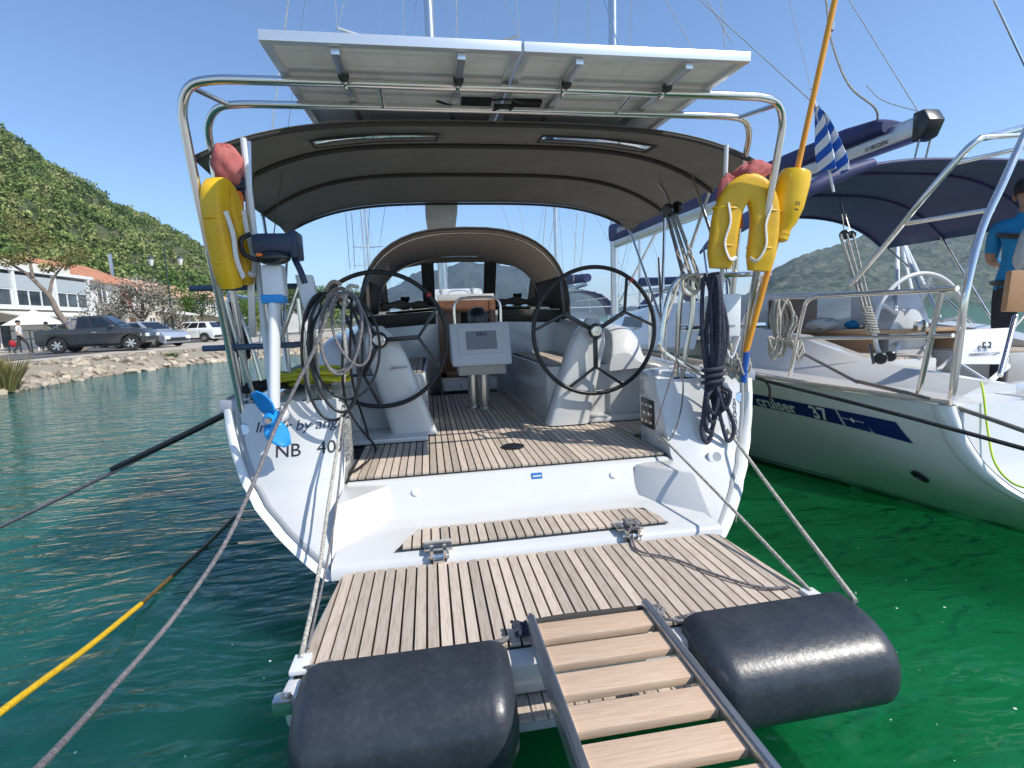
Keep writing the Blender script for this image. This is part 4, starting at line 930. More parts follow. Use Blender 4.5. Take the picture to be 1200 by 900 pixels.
m_ = MB(); m_.tube([(-.20,4.95,1.46),(-.20,4.95,1.62),(-.16,4.95,1.69),(-.08,4.95,1.71),(.12,4.95,1.71),(.20,4.95,1.69),(.235,4.95,1.62),(.235,4.95,1.46)], .0135, 10, sm=4); m_.build('grab_rail', STEEL, TBo)
m_ = MB(); m_.lathe([(.10,0),(.105,.05),(.095,.10),(.06,.145),(.0,.16)], (.02,5.02,1.465), (0,0,1), 20); m_.build('compass', BLKS, TBo)
for px_ in (-.05,.05):
    m_ = MB(); m_.lathe([(.08,0),(.08,.012),(.052,.018),(.052,.36)], (px_*1.0,5.0-px_,.640), (0,0,1), 24); m_.build('table_leg', STEEL, TBo)

# ---- companionway bulkhead
m_ = MB()
def bulk(x0, x1, z0, z1): m_.box(((x0+x1)/2,6.13,(z0+z1)/2),(x1-x0,.06,z1-z0))
bulk(-1.12,-.33,.63,1.60); bulk(.33,1.12,.63,1.60); bulk(-.33,.33,.63,.84); bulk(-.33,.33,1.72,1.80); m_.build('bulkhead', GELG if False else GEL, Y, bevel=.01)
m_ = MB(); m_.box((-.30,6.09,1.28),(.07,.03,.88)); m_.box((.30,6.09,1.28),(.07,.03,.88)); m_.box((0,6.09,.87),(.66,.03,.07)); m_.box((0,6.10,1.66),(.66,.03,.14)); m_.build('companionway_frame', WOODC, Y, bevel=.004)
m_ = MB(); m_.box((-.17,6.12,1.25),(.20,.02,.8)); m_.build('washboard', WOODC, Y, bevel=.004)
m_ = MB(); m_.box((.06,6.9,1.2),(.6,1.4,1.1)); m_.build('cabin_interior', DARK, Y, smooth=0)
m_ = MB(); m_.box((0,6.085,.74),(.62,.02,.12)); m_.build('threshold_plate', WPLA, Y, bevel=.004)
for s in (-1,1):
    m_ = MB(); m_.box((s*1.575,3.10,1.075),(.10,.11,.07)); m_.build('stern_chock', mat('grey_chock_%d' % s, (.34,.36,.42), .5), Y, bevel=.014)
text_part('threshold_mark', 'S', DNAVY, Y, (-.12,6.073,.71), (1,0,0), (0,0,1), .06)
# coachroof
m_ = MB(); sec = lambda y, w_, zt: [Vector((-w_-.14,y,1.06)),Vector((-w_,y,zt-.10)),Vector((-w_+.1,y,zt)),Vector((0,y,zt+.05)),Vector((w_-.1,y,zt)),Vector((w_,y,zt-.10)),Vector((w_+.14,y,1.06))]
m_.grid([sec(6.16,1.10,1.62),sec(6.6,1.12,1.66),sec(8,1.08,1.62),sec(10,.86,1.5),sec(11.6,.55,1.30),sec(12.4,.3,1.10)]); m_.build('coachroof', GEL, Y, smooth=40)
for s in (-1,1):
    m_ = MB(); m_.lathe([(.055,0),(.05,.05),(.042,.07),(.042,.10),(.058,.125),(.058,.16),(.0,.165)], (s*.72,6.75,1.66), (0,0,1), 18); m_.build('winch', BLKS, Y)

# ---- sprayhood
def hoop(y, hw_, zt, zb, n=25, p=2.6):
    return [Vector((hw_*math.copysign(abs(math.cos(a))**(2/p), math.cos(a)), y, zb+(zt-zb)*abs(math.sin(a))**(2/p))) for a in [math.pi*k/(n-1) for k in range(n)]]
A = hoop(5.86,1.17,2.50,1.48); A2 = hoop(6.3,1.15,2.49,1.52); Bq = hoop(6.98,1.07,2.34,1.62)
m_ = MB(); m_.grid([A,A2,Bq]); SH_ = m_.build('sprayhood', CANVL, Y, smooth=60, solid=.006)
m_ = MB(); m_.tube([p+Vector((0,-.004,.004)) for p in A], .016, 8); m_.build('hem', CANVD, SH_)
m_ = MB(); m_.tube([p*1.0+Vector((0,.10,-.03)) for p in A][1:-1], .013, 8); m_.build('hoop', STEEL, SH_)
m_ = MB(); m_.tube([p+Vector((0,-.01,-.02)) for p in Bq], .013, 8); m_.build('hoop', STEEL, SH_)
# front panel: three clear windows in canvas
def fp(x, t):                        # x across, t 0 bottom .. 1 top
    zt = np.interp(abs(x), [0,.4,.8,1.0,1.07], [2.335,2.325,2.25,2.06,1.80]); zb = 1.665-.05*abs(x)
    return Vector((x, 7.42-.44*t, zb+(zt-zb)*t))
def panel(xs, t0, t1, material, name, parent=SH_, dy=0, **k):
    m_ = MB(); m_.grid([[fp(x,t)+Vector((0,dy,0)) for x in xs] for t in np.linspace(t0,t1,5)]); return m_.build(name, material, parent, smooth=60, **k)
panel(np.linspace(-1.06,1.06,25),.0,.13,CANVD,'lower_band',solid=.005); panel(np.linspace(-1.04,1.04,25),.90,1.0,CANV,'upper_band',solid=.005)
for xa, xb in ((-.50,-.335),(.335,.50)): panel(np.linspace(xa,xb,4),.12,.92,CANVD,'zip_strip',solid=.006)
for xa, xb in ((-1.06,-.96),(.96,1.06)): panel(np.linspace(xa,xb,4),.12,.92,CANV,'side_band',solid=.006)
for xa, xb in ((-.98,-.49),(-.34,.34),(.49,.98)): panel(np.linspace(xa,xb,10),.12,.92,CLEAR,'window',dy=.004)
for s in (-1,1):                       # side wings with clear panels
    A_ = A if s > 0 else A[::-1]; B_ = Bq if s > 0 else Bq[::-1]
    m_ = MB(); m_.grid([[A_[0]+Vector((0,0,-.03)), A_[0].lerp(B_[0],.5)+Vector((0,0,-.03)), Vector((s*1.09,7.4,1.60))],[A_[3],A_[3].lerp(B_[3],.5),B_[3]]]); m_.build('side_wing', CANVD, SH_, smooth=30, solid=.004)
m_ = MB(); m_.box((0,6.02,1.56),(2.2,.24,.05)) if False else None
m_ = MB(); m_.grid([[Vector((x,6.05,1.615-.03*abs(x)**2)) for x in np.linspace(-1.16,-.36,6)],[Vector((x,6.10,1.49-.05*abs(x))) for x in np.linspace(-1.16,-.36,6)]]); m_.build('canvas_apron', CANVD, SH_, smooth=30, solid=.01); m_ = MB(); m_.grid([[Vector((x,6.05,1.615-.03*abs(x)**2)) for x in np.linspace(.36,1.16,6)],[Vector((x,6.10,1.49-.05*abs(x))) for x in np.linspace(.36,1.16,6)]]); m_.build('canvas_apron', CANVD, SH_, smooth=30, solid=.01)
# canvas rolls and ropes lying on the coachroof under the sprayhood
for xa, xb, nm in ((-1.0,-.45,'dark folded cover lying on the coachroof by the port winch'),(.38,1.0,'dark folded cover lying on the coachroof by the starboard winch')):
    m_ = MB(); m_.tube([(xa,6.42,1.68),(xa*.7+xb*.3,6.40,1.715),(xa*.35+xb*.65,6.44,1.70),(xb,6.40,1.70)], lambda t: .045+.012*math.sin(t*17), 10, sm=6); tag(m_.build('folded_cover', CANVD, smooth=60), nm, 'cover')

# ---- bimini
def bim(y, x):
    zc = np.interp(y, [3.03,3.8,4.7,5.5], [2.60,2.70,2.74,2.705]); zs = np.interp(y, [3.03,3.4,4.0,4.8,5.52], [2.42,2.41,2.42,2.44,2.46]); hw_ = np.interp(y, [3.03,3.6,4.8,5.52], [1.62,1.66,1.74,1.77])
    q = abs(x); return Vector((x*hw_, y, zc-(zc-zs)*q**4.2-.03*q**2))
XS = np.linspace(-1,1,41); YS = [3.03,3.10,3.2,3.35,3.42,3.54,3.7,3.95,4.2,4.5,4.85,5.2,5.4,5.52]
BI = thing('bimini_tmp', (0,0,0), 'x', 'x'); bpy.data.objects.remove(BI)
def winx(x, y): return 3.34 < y < 3.55 and .20 < abs(x) < .66
m_ = MB(); V = [bim(y,x) for y in YS for x in XS]; F = []
for i in range(len(YS)-1):
    for j in range(len(XS)-1):
        if winx((XS[j]+XS[j+1])/2, (YS[i]+YS[i+1])/2): continue
        k = len(XS); F.append((i*k+j,i*k+j+1,(i+1)*k+j+1,(i+1)*k+j))
m_.add(V, F); BIM = m_.build('bimini', CANV, Y, smooth=60, solid=.004)
for s in (-1,1):
    m_ = MB(); xs = np.linspace(s*.20,s*.66,8); m_.grid([[bim(y,x) for x in xs] for y in (3.34,3.45,3.55)]); m_.build('roof_window', CLEAR, BIM, smooth=60)
    m_ = MB(); m_.tube([bim(3.35,s*.20),bim(3.35,s*.43),bim(3.35,s*.66),bim(3.54,s*.66),bim(3.54,s*.43),bim(3.54,s*.20)], .012, 6, closed=True); m_.build('window_binding', CANVD, BIM)
for y in (3.04,3.66,4.55,5.51):
    m_ = MB(); m_.tube([bim(y,x)+Vector((0,0,-.018)) for x in np.linspace(-1,1,41)], .0155 if y not in (3.04,5.51) else .012, 8); m_.build('bow_sleeve', CANVD if y != 4.0 else CANV, BIM)
for s in (-1,1):                         # corner tails and side struts
    m_ = MB(); t_ = bim(5.5,s); m_.add([bim(5.3,s*.92),bim(5.5,s*.92),t_,bim(5.2,s),Vector((s*1.765,5.50,2.385))],[(0,1,4),(1,2,4),(0,4,3)]); m_.build('corner_tail', CANV, BIM, smooth=0, solid=.005)
    knee = Vector((s*1.66,4.55,1.80)); foot = Vector((s*1.52,3.62,1.14))
    def strut(a, b, r=.0125):
        m_ = MB(); m_.cyl(a, b, r, 10); m_.build('bimini_strut', STEEL, BIM)
    strut(bim(3.66,s*.99), Vector((s*1.58,4.30,1.35))); strut(bim(4.55,s*.995), Vector((s*1.62,4.40,1.5))); strut(bim(5.5,s*.99), Vector((s*1.60,4.36,1.42))); strut(Vector((s*1.66,4.55,2.0)), Vector((s*1.56,4.25,1.08)), .014)
    strut(bim(3.66,s*.9), Vector((s*1.55,3.3,1.75)), .011)

# ---- steel arch and stern rails
def arch_tube(side_pts, r, name):
    pts = [Vector((-x,y,z)) for x,y,z in side_pts]+[Vector((x,y,z)) for x,y,z in reversed(side_pts)]
    m_ = MB(); m_.tube(pts, r, 12, sm=7); return m_.build(name, STEEL, Y, smooth=60)
arch_tube([(1.515,3.085,.97),(1.515,3.02,1.25),(1.512,2.85,1.9),(1.508,2.72,2.36),(1.495,2.675,2.50),(1.44,2.64,2.575),(1.34,2.62,2.597),(1.15,2.615,2.60),(.6,2.615,2.60),(.2,2.615,2.60)], .0205, 'arch_tube')
arch_tube([(1.515,3.215,1.07),(1.52,3.17,1.5),(1.528,3.09,2.2),(1.525,3.05,2.43),(1.50,2.98,2.53),(1.43,2.91,2.583),(1.32,2.87,2.592),(1.1,2.865,2.594),(.5,2.865,2.595)], .0185, 'arch_tube')
for s in (-1,1):
    m_ = MB(); m_.cyl((s*1.44,2.64,2.575),(s*1.36,2.875,2.59),.0125,10); m_.build('arch_brace', STEEL, Y)
    m_ = MB(); m_.cyl((s*.62,2.615,2.60),(s*.62,2.866,2.594),.0125,10); m_.build('arch_brace', STEEL, Y)
    m_ = MB(); m_.lathe([(.05,0),(.052,.012),(.03,.03)], (s*1.50,3.05,.935), (0,-1,.25), 18); m_.lathe([(.045,0),(.045,.008),(.02,.02)], (s*1.515,3.215,1.076), (0,0,1), 16); m_.build('arch_foot', STEEL, Y)
    m_ = MB(); m_.cyl((s*1.325,2.93,2.455),(s*1.335,3.02,1.12),.0165,10) if s < 0 else m_.cyl((s*1.325,2.93,2.46),(s*1.335,3.0,1.12),.0125,10); m_.build('white_stay_tube', WPLA, Y)
    # pushpit
    for z, dx in ((1.72,.03),(1.40,.0)):
        m_ = MB(); m_.tube([(s*(1.66+dx),3.02,z),(s*1.56,3.02,z),(s*1.3,3.03,z),(s*1.12,3.06,z)], .0165, 10); o_ = m_.build('pushpit_rail', STEEL if s > 0 else mat('blue_grip_%d' % int(z*100), (.05,.08,.13), .5), Y)
    m_ = MB(); m_.tube([(s*1.10,3.10,1.09),(s*1.10,3.06,1.5),(s*1.12,3.05,1.70),(s*1.125,3.055,1.725)], .0165, 10, sm=5); m_.build('pushpit_post', STEEL, Y)
    m_ = MB(); m_.tube([(s*1.58,3.3,1.08),(s*1.60,3.3,1.66),(s*1.63,3.6,1.70),(s*1.68,4.8,1.70)], .0125, 10, sm=5); m_.build('pushpit_rail', STEEL, Y)
    m_ = MB(); m_.cyl((s*1.60,3.30,1.40),(s*1.69,4.8,1.40),.004,6); m_.cyl((s*1.68,4.8,1.70),(s*1.76,7.6,1.72),.004,6); m_.build('lifeline', STEEL, Y)
    m_ = MB(); m_.cyl((s*1.68,4.8,1.07),(s*1.68,4.8,1.72),.0125,10); m_.build('stanchion', STEEL, Y)
    m_ = MB(); m_.tube([(s*1.46,3.16,1.09),(s*1.46,3.18,1.12),(s*1.46,3.42,1.12),(s*1.46,3.44,1.09)], .011, 8, sm=3); m_.build('cleat', STEEL, Y)

# ---- solar panels
def sol(x, t, d=0): return Vector((x, 2.286+1.034*t, 2.610+.052*t+d))
for s in (-1,1):
    x0, x1 = (-1.046,-.006) if s < 0 else (.006,1.046)
    m_ = MB(); zt = .040
    for (a0,a1,t0,t1) in ((x0,x1,0,.035),(x0,x1,.965,1),(x0,x0+.035,.035,.965),(x1-.035,x1,.035,.965)):
        V = [sol(a0,t0),sol(a1,t0),sol(a1,t1),sol(a0,t1),sol(a0,t0,zt),sol(a1,t0,zt),sol(a1,t1,zt),sol(a0,t1,zt)]; m_.add(V,[(0,3,2,1),(4,5,6,7),(0,1,5,4),(1,2,6,5),(2,3,7,6),(3,0,4,7)])
    PV = m_.build('solar_panel', ALUW, Y, bevel=.002)
    m_ = MB(); q = lambda d: [sol(x0+.01,.01,d),sol(x1-.01,.01,d),sol(x1-.01,.99,d),sol(x0+.01,.99,d)]; m_.add(q(.022),[(3,2,1,0)]); m_.build('back_sheet', PVBACK, PV, smooth=0, fix=False)
    m_ = MB(); m_.add(q(.034),[(0,1,2,3)]); m_.build('glass', PVTOP, PV, smooth=0, fix=False)
    m_ = MB()
    for k in range(1,6): xx = x0+(x1-x0)*k/6; m_.add([sol(xx-.002,.04,.0205),sol(xx+.002,.04,.0205),sol(xx+.002,.96,.0205),sol(xx-.002,.96,.0205)],[(3,2,1,0)])
    for k in range(1,8): t_ = k/8; m_.add([sol(x0+.04,t_,.0208),sol(x1-.04,t_,.0208),sol(x1-.04,t_+.003,.0208),sol(x0+.04,t_+.003,.0208)],[(3,2,1,0)])
    m_.build('cell_lines', PVCELL, PV, smooth=0, fix=False)
    m_ = MB(); xc = x0+.13 if s > 0 else x1-.13; a = sol(xc,.62,.010); m_.box(a,(.16,.10,.022)); m_.build('junction_box', BLK, PV, bevel=.004)
    for xx in ((x0+.28,x1-.25) if s < 0 else (x0+.25,x1-.28)):
        m_ = MB(); a, b = sol(xx,.03,-.016), sol(xx+.0,.985,-.016); m_.bar(a,b,.034,.026); CL = m_.build('mount_rail', ALU, PV, bevel=.002)
        m_ = MB(); c = Vector((xx,2.615,2.60)); m_.tube([c+Vector((0,.028*math.cos(k),.028*math.sin(k))) for k in [2*math.pi*j/16 for j in range(16)]], .009, 8, closed=True); m_.box(c+Vector((0,-.035,.012)),(.035,.02,.05)); m_.build('clamp', STEEL, CL)
        m_ = MB(); m_.lathe([(.006,0),(.006,.02),(.023,.022),(.025,.04),(.018,.052),(.0,.054)], c+Vector((0,-.045,.0)), (0,-1,-.1), 14); m_.build('clamp_knob', BLK, CL)
m_ = MB(); m_.tube([sol(-.35,.55,-.01),sol(-.2,.60,-.03),sol(-.06,.55,-.05),sol(0,.5,-.04),sol(.06,.58,-.05),sol(.15,.66,-.03),sol(.25,.64,-.02)], .006, 6, sm=6); m_.tube([sol(-.12,.5,-.02),sol(0,.42,-.04),sol(.1,.5,-.03)], .005, 6, sm=5); m_.box(sol(0,.55,-.035),(.10,.05,.02)); m_.build('panel_cable', BLK, Y)

# ---- mast, boom, rigging
MX = -.14
m_ = MB(); rows = []
for z in (1.5,4,8,12,15.5):
    rows.append([Vector((MX-.012*z*.0+.085*math.cos(a),9.5+.12*math.sin(a)-.015*z,z)) for a in [2*math.pi*k/16 for k in range(16)]])
m_.grid(rows, closed=True); m_.build('mast', ALU, Y, smooth=60)
m_ = MB(); m_.tube([(MX,9.3,3.12),(MX-.02,8.4,3.10),(MX-.05,6.4,3.14)], .075, 14); BO = m_.build('boom', ALU, Y, smooth=60)
SAILC = mat('grey_sail_cover', (.30,.29,.27), .9, c2=(.24,.23,.21), scale=4, bump=.6, bscale=9)
m_ = MB(); rows = []
for yy, w_, h_ in ((9.35,.20,.75),(8.6,.24,.62),(7.6,.23,.5),(6.55,.19,.36),(6.4,.12,.22)):
    rows.append([Vector((MX-.05*(9.4-yy)/3+w_*math.copysign(abs(math.cos(a))**.8,math.cos(a)),yy,3.14+h_*max(-.25,math.sin(a)))) for a in [2*math.pi*k/16 for k in range(16)]])
m_.grid(rows, closed=True); m_.add(rows[-1],[tuple(range(16))]); m_.build('sail_cover', SAILC, BO, smooth=60)
for a, b in (((MX-.05,6.5,3.2),(MX-.26,7.2,3.55)),((MX-.05,6.5,3.2),(MX+.18,7.2,3.55))): m_ = MB(); m_.cyl(a,b,.008,6); m_.build('lazy_line', WROPE, BO)
def wire(parent, a, b, r=.006, material=STEEL, name='stay'):
    m_ = MB(); m_.cyl(a, b, r, 6); return m_.build(name, material, parent)
for s in (-1,1):
    wire(Y, (s*1.62,9.3,1.05), (MX+s*.08,9.3,12), .006, name='shroud'); wire(Y, (s*1.55,9.0,1.05), (MX+s*.08,9.4,7.3), .005, name='shroud'); wire(Y, (s*1.52,3.25,1.06), (MX,9.2,15.3), .0045, name='backstay')
    m_ = MB(); m_.cyl((MX,9.3,7.25),(s*.92,9.2,7.15),.025,8); m_.build('spreader', ALU, Y)
wire(Y,(MX-.05,6.5,3.2),(MX,9.35,15.2),.004,WROPE,'topping_lift'); 
for u0,u1 in ((472,478),(505,508),(535,532)): wire(Y, at(u0,0,y=9.3), at(u1,250,y=9.3), .004, WROPE, 'halyard')
# life raft canister on the coachroof
LC = thing('life_raft', (-.02,8.4,1.66), 'white life raft canister strapped to the coachroof ahead of the sprayhood', 'life raft')
m_ = MB(); m_.box((-.0,8.4,1.83),(.84,.5,.32)); m_.build('canister', WPLA, LC, bevel=.07)
for xx in (-.22,.26): m_ = MB(); m_.box((xx,8.4,1.83),(.05,.52,.335)); m_.build('strap', GPLA, LC, bevel=.07)
m_ = MB(); m_.tube([(-.12,8.12,1.70),(-.12,8.1,1.90),(-.04,8.09,1.95),(.12,8.09,1.95),(.2,8.1,1.90),(.2,8.12,1.70)], .012, 8, sm=4); m_.build('cradle', STEEL, LC)

# ---- lettering on the port quarter
def on_tr(x, z, d=.0):
    e_ = max(edge(z)-.055, inner(z)+.02); t = (abs(x)-inner(z))/(e_-inner(z)); t = min(max(t,0),1)
    return Vector((x, T(z)-.035*math.sin(math.pi*t)-.01*t-d, z))
def wrap_text(name, s, size, x, z, material, shear=0, sp=1.0):
    o_ = text_part(name, s, material, None, (0,0,0), (1,0,0), (0,1,0), size, ext=.0, shear=shear, sp=sp)
    bm = bmesh.new(); bm.from_mesh(o_.data); bmesh.ops.subdivide_edges(bm, edges=bm.edges, cuts=1)
    for v in bm.verts:
        xx, zz = v.co.x, v.co.y; v.co = on_tr(x+xx, z+zz*.92, .003)
    bm.to_mesh(o_.data); bm.free(); attach(o_, Y); return o_
wrap_text('name_lettering', 'Inspir by angel', .088, -1.44, .925, DNAVY, shear=.25, sp=.98)
BPR = mat('black_print', (.02,.02,.02), .5); wrap_text('registration_lettering', 'NB', .105, -1.33, .79, BPR, sp=.98); wrap_text('registration_lettering', '407', .105, -1.11, .79, BPR, sp=.98)
wrap_text('port_of_registry', 'LEFKAS', .05, 1.18, .93, DNAVY) if False else None
m_ = MB(); m_.lathe([(.05,0),(.052,.012),(.04,.016),(.028,.016),(.026,.010),(.0,.010)], on_tr(1.22,.62,.012), (0,-1,.35), 20); m_.build('drain_fitting', WPLA, Y)
m_ = MB(); m_.lathe([(.027,.0135),(.0,.0137)], on_tr(1.22,.62,.012), (0,-1,.35), 20); m_.build('drain_hole', GPLA, Y)
# ================================================================ LOOSE GEAR ON THE MAIN YACHT
# ---- black dock fenders hung on the platform edge
def fender(x0, x1, label, holes, dip=0):
    N_ = 26; rows = []; cy, cz, ry, rz = 1.575, .292, .275, .165
    prof = [(cy-.02, cz-.02)]+[(cy-ry*math.sin(a)**.9 if math.sin(a) > 0 else cy, cz+rz*math.copysign(abs(math.cos(a))**.8, math.cos(a))) for a in np.linspace(0, math.pi*.93, 16)]
    L_ = x1-x0
    for t in np.linspace(0,1,N_):
        e_ = min(t, 1-t)*L_; k = 1-.22*max(0, 1-e_/.06)**2.2; x = x0+L_*t
        rows.append([Vector((x, cy-.02+(y-cy+.02)*k, cz+(z-cz)*k+dip*t)) for (y, z) in prof])
    F_ = thing('dock_fender', (x0+L_/2,1.5,.1), label, 'fender', 'black fenders on the swim platform')
    m_ = MB(); m_.grid(rows, closed=True); m_.add(rows[0],[tuple(range(17))]); m_.add(rows[-1],[tuple(range(17))]); m_.build('body', RUBB, F_, smooth=50)
    for hx in holes:
        m_ = MB(); p = Vector((hx,1.60,.40)); m_.tube([p+Vector((-.05,.01,.02)),p+Vector((0,-.005,.035)),p+Vector((.03,.03,.02))], .008, 8, sm=4); m_.build('lashing', GROPE, F_)
    return F_
fender(-.905,-.262,'black rubber dock fender on the port half of the platform, left of the gangway',(-.86,-.28))
fender(.352,1.005,'black rubber dock fender on the starboard half of the platform, scuffed along its lower edge',(.40,.93), .01)
# ---- gangway
GW = thing('gangway', (.04,.4,.42), 'aluminium gangway with pale oak treads resting on the swim platform', 'gangway')
def gz(y): return .468-.0*(1.62-y)
for xx in (-.168,.248):
    m_ = MB(); m_.bar((xx,1.64,gz(1.64)-.012),(xx,-1.1,gz(-1.1)-.012),.030,.065); R1 = m_.build('side_rail', ALU, GW, bevel=.006)
    m_ = MB(); m_.bar((xx,1.64,gz(1.64)+.022),(xx,-1.1,gz(-1.1)+.022),.012,.006); m_.build('rail_rib', ALU, R1, smooth=0)
m_ = MB(); m_.tube([(-.16,1.640,.455),(-.05,1.643,.458),(.1,1.643,.456),(.24,1.640,.455)], .013, 8, sm=4); m_.build('padded_end', CANVD, GW)
yk = 1.562; wd = .090; st_ = .128
for k in range(18):
    yc = yk-k*st_; m_ = MB(); m_.box((.04,yc,gz(yc)-.008),(.386,wd,.026)); m_.build('tread', GWOOD, GW, bevel=.004)
    if k > 0:
        m_ = MB(); m_.cyl((-.16,yc+.03,gz(yc)-.035),(.24,yc+.03,gz(yc)-.035),.008,8); m_.build('rung', ALU, GW)
for xx in (-.205,.285):
    m_ = MB(); q = []
    for k in range(40):
        a = k*.9; q.append(Vector((xx+.018*math.cos(a)+.01*math.sin(k*.31),1.60+.0016*k+.012*math.sin(a*1.3),.425+.018*abs(math.sin(a*.7))+.012)))
    m_.tube(q, .0065, 6, sm=2); tag(m_.build('lashing_knot', NROPE if xx < 0 else GROPE), 'dark rope knot lashing the gangway corner by the port fender' if xx < 0 else 'grey rope knot lashing the gangway corner by the starboard fender', 'rope')
m_ = MB(); m_.tube([(.285,1.60,.435),(.32,1.56,.45),(.36,1.58,.43),(.41,1.60,.415)],.006,6,sm=5); tag(m_.build('lashing_line', GROPE), 'short grey line from the gangway to the starboard fender', 'rope')

# ---- ropes
def rope(name, pts, r, material, label, sm=8, n=8, cat='rope', group=None):
    m_ = MB(); m_.tube(pts, r, n, sm=sm); o_ = m_.build(name, material, smooth=60); return tag(o_, label, cat, group)
def sag(a, b, s, n=9):
    a, b = Vector(a), Vector(b); return [a.lerp(b, k/n)+Vector((0,0,-4*s*(k/n)*(1-k/n))) for k in range(n+1)]
pa_ = at(0,614,x=-3.1); pb_ = Vector((-1.58,3.12,1.04))
rope('mooring_line', sag(pb_, pb_.lerp(pa_,1.5), .02), .011, GROPE, 'dark mooring line running from the port quarter cleat out over the water')
rope('rope_sleeve', sag(pb_, pb_.lerp(pa_,.5), .005), .018, BLK, 'black chafe hose around the port mooring line', cat='hose')
a_ = at(0,835,z=.22); b_ = at(165,708,z=.03); d_ = b_-a_
rope('yellow_mooring_line', [a_-d_*1.2, a_, a_.lerp(b_,.5)+Vector((0,0,-.01)), b_], .0135, YROPE, 'yellow mooring line rising from the water at the port side')
rope('submerged_line', [b_, at(205,672,z=.006), at(240,640,z=.004), at(275,605,z=.004)], .0125, WETROPE, 'wet brown part of the yellow mooring line lying at the water surface')
rope('grey_stern_line', [at(392,348,y=2.86), at(368,410,y=2.82), at(348,450,y=2.78), at(325,497,y=2.72), at(296,568,y=2.5), at(262,640,y=2.25), at(205,722,y=2.0), at(130,808,y=1.6), at(45,900,y=1.15), at(-60,1000,y=.8)], .0095, GROPE, 'grey rope falling from the port hose coil across the transom toward the quay')
rope('platform_lift_line', [Vector((-.945,3.01,1.10)), at(396,520,y=2.78), at(385,590,y=2.45), at(372,680,y=2.0), Vector((-.93,1.66,.425))], .0085, WROPE, 'thin pale twisted line holding up the port corner of the platform')
rope('platform_lift_rope', [at(404,474,y=2.98), at(398,560,y=2.6), at(385,650,y=2.15), Vector((-.915,1.70,.43))], .005, GROPE, 'slim grey line beside the port platform lift line')
rope('platform_lift_line', [Vector((.945,3.02,.74)), Vector((.94,2.3,.575)), Vector((.925,1.66,.425))], .0075, WROPE, 'pale line holding up the starboard corner of the platform')
rope('fender_line', [at(848,497,y=3.0), at(905,575,y=2.4), Vector((.99,1.52,.455))], .0095, WROPE, 'white braided line from the starboard quarter down to the fender end')
rope('dangling_line', [at(866,540,y=2.95), at(864,575,y=2.93), at(862,612,y=2.92)], .006, WROPE, 'short frayed white line end hanging below the starboard quarter')
rope('loose_line', [Vector((.47,2.30,.432)), at(748,645,z=.425), at(790,655,z=.423), at(835,672,z=.423), at(890,688,z=.423), at(925,688,z=.424)], .0055, GROPE, 'thin dark line lying loose across the platform planks from the starboard hinge')
q = []
for k in range(60):
    a = k*.8; q.append(Vector((.47+.028*math.sin(a*1.3),2.335+.03*math.cos(a)-.0005*k,.455+.035*abs(math.sin(a*.6)))))
rope('hinge_knot', q, .006, GROPE, 'bundle of grey line tied over the starboard platform hinge', sm=2)
# chain on the starboard quarter
CH = thing('chain', at(864,520,y=2.96), 'short galvanised chain hanging down the starboard transom', 'chain')
ca, cb = at(857,470,y=3.0), at(862,555,y=2.90); nl = 17
for k in range(nl):
    p = ca.lerp(cb, k/nl)+Vector((0,-.03,0)); m_ = MB(); ax = k % 2
    m_.tube([p+Vector(((.010*math.cos(a)) if ax else 0, 0 if ax else .010*math.cos(a), .021*math.sin(a))) for a in [2*math.pi*j/10 for j in range(10)]], .0038, 6, closed=True); m_.build('chain_link', STEEL, CH)
# black hose loops at the port rail
def loop(name, c, rx, rz, y0, dy, turns, r, material, label, jit=.03, seed=0, cat='hose', n=26):
    rr = random.Random(seed); pts = []
    for k in range(int(turns*n)):
        a = 2*math.pi*k/n+math.pi/2; t = k/(turns*n); j = 1+jit*math.sin(k*.37+seed)
        pts.append(Vector((c[0]+rx*j*math.cos(a)+.03*math.sin(t*9+seed), y0+dy*t+.02*math.sin(a), c[1]+rz*j*(math.sin(a)-1))))
    return rope(name, pts, r, material, label, sm=2, cat=cat)
hp = at(397,343,y=2.93)
loop('hose_coil', (hp.x-.06,hp.z), .145, .33, 2.90, .05, 2.2, .0085, BLK, 'black hose coil hanging in long loops from the port rail', .10, 1)
loop('cable_coil', (hp.x+.03,hp.z), .10, .20, 2.86, .05, 3.1, .0075, GROPE, 'grey cable coil hung in shorter loops over the black hose', .12, 4, 'cable')
loop('thin_hose_loop', (hp.x+.01,hp.z-.02), .16, .26, 2.94, .03, 1.4, .0075, BLK, 'single wide black hose loop behind the cable coil', .08, 9)
rope('shore_power_cable', [hp+Vector((.02,.02,-.05)), at(405,470,y=2.97), at(440,525,z=.66), at(425,545,z=.655), at(412,550,z=.655), at(432,517,z=.66), at(412,440,y=3.2), hp+Vector((.06,.06,0))], .0075, BLK, 'black cable dropping from the coil onto the cockpit sole', cat='cable')
rope('white_tied_line', [hp+Vector((.10,.02,.03)), hp+Vector((.05,-.02,.02)), at(402,375,y=2.9), at(405,420,y=2.92), at(399,470,y=2.98)], .011, WROPE, 'pale rope hanging straight down through the hose coils')
q = [hp+Vector((.05*math.cos(k*.9)-.01, .03*math.sin(k*.9), .008*k-.06+.02*math.sin(k*1.7))) for k in range(14)]
rope('rope_turns', q, .011, mat('tan_rope', (.36,.26,.2), .8, c2=(.25,.18,.14), scale=60), 'tan rope turns wrapped round the port rail above the hose coil', sm=4)
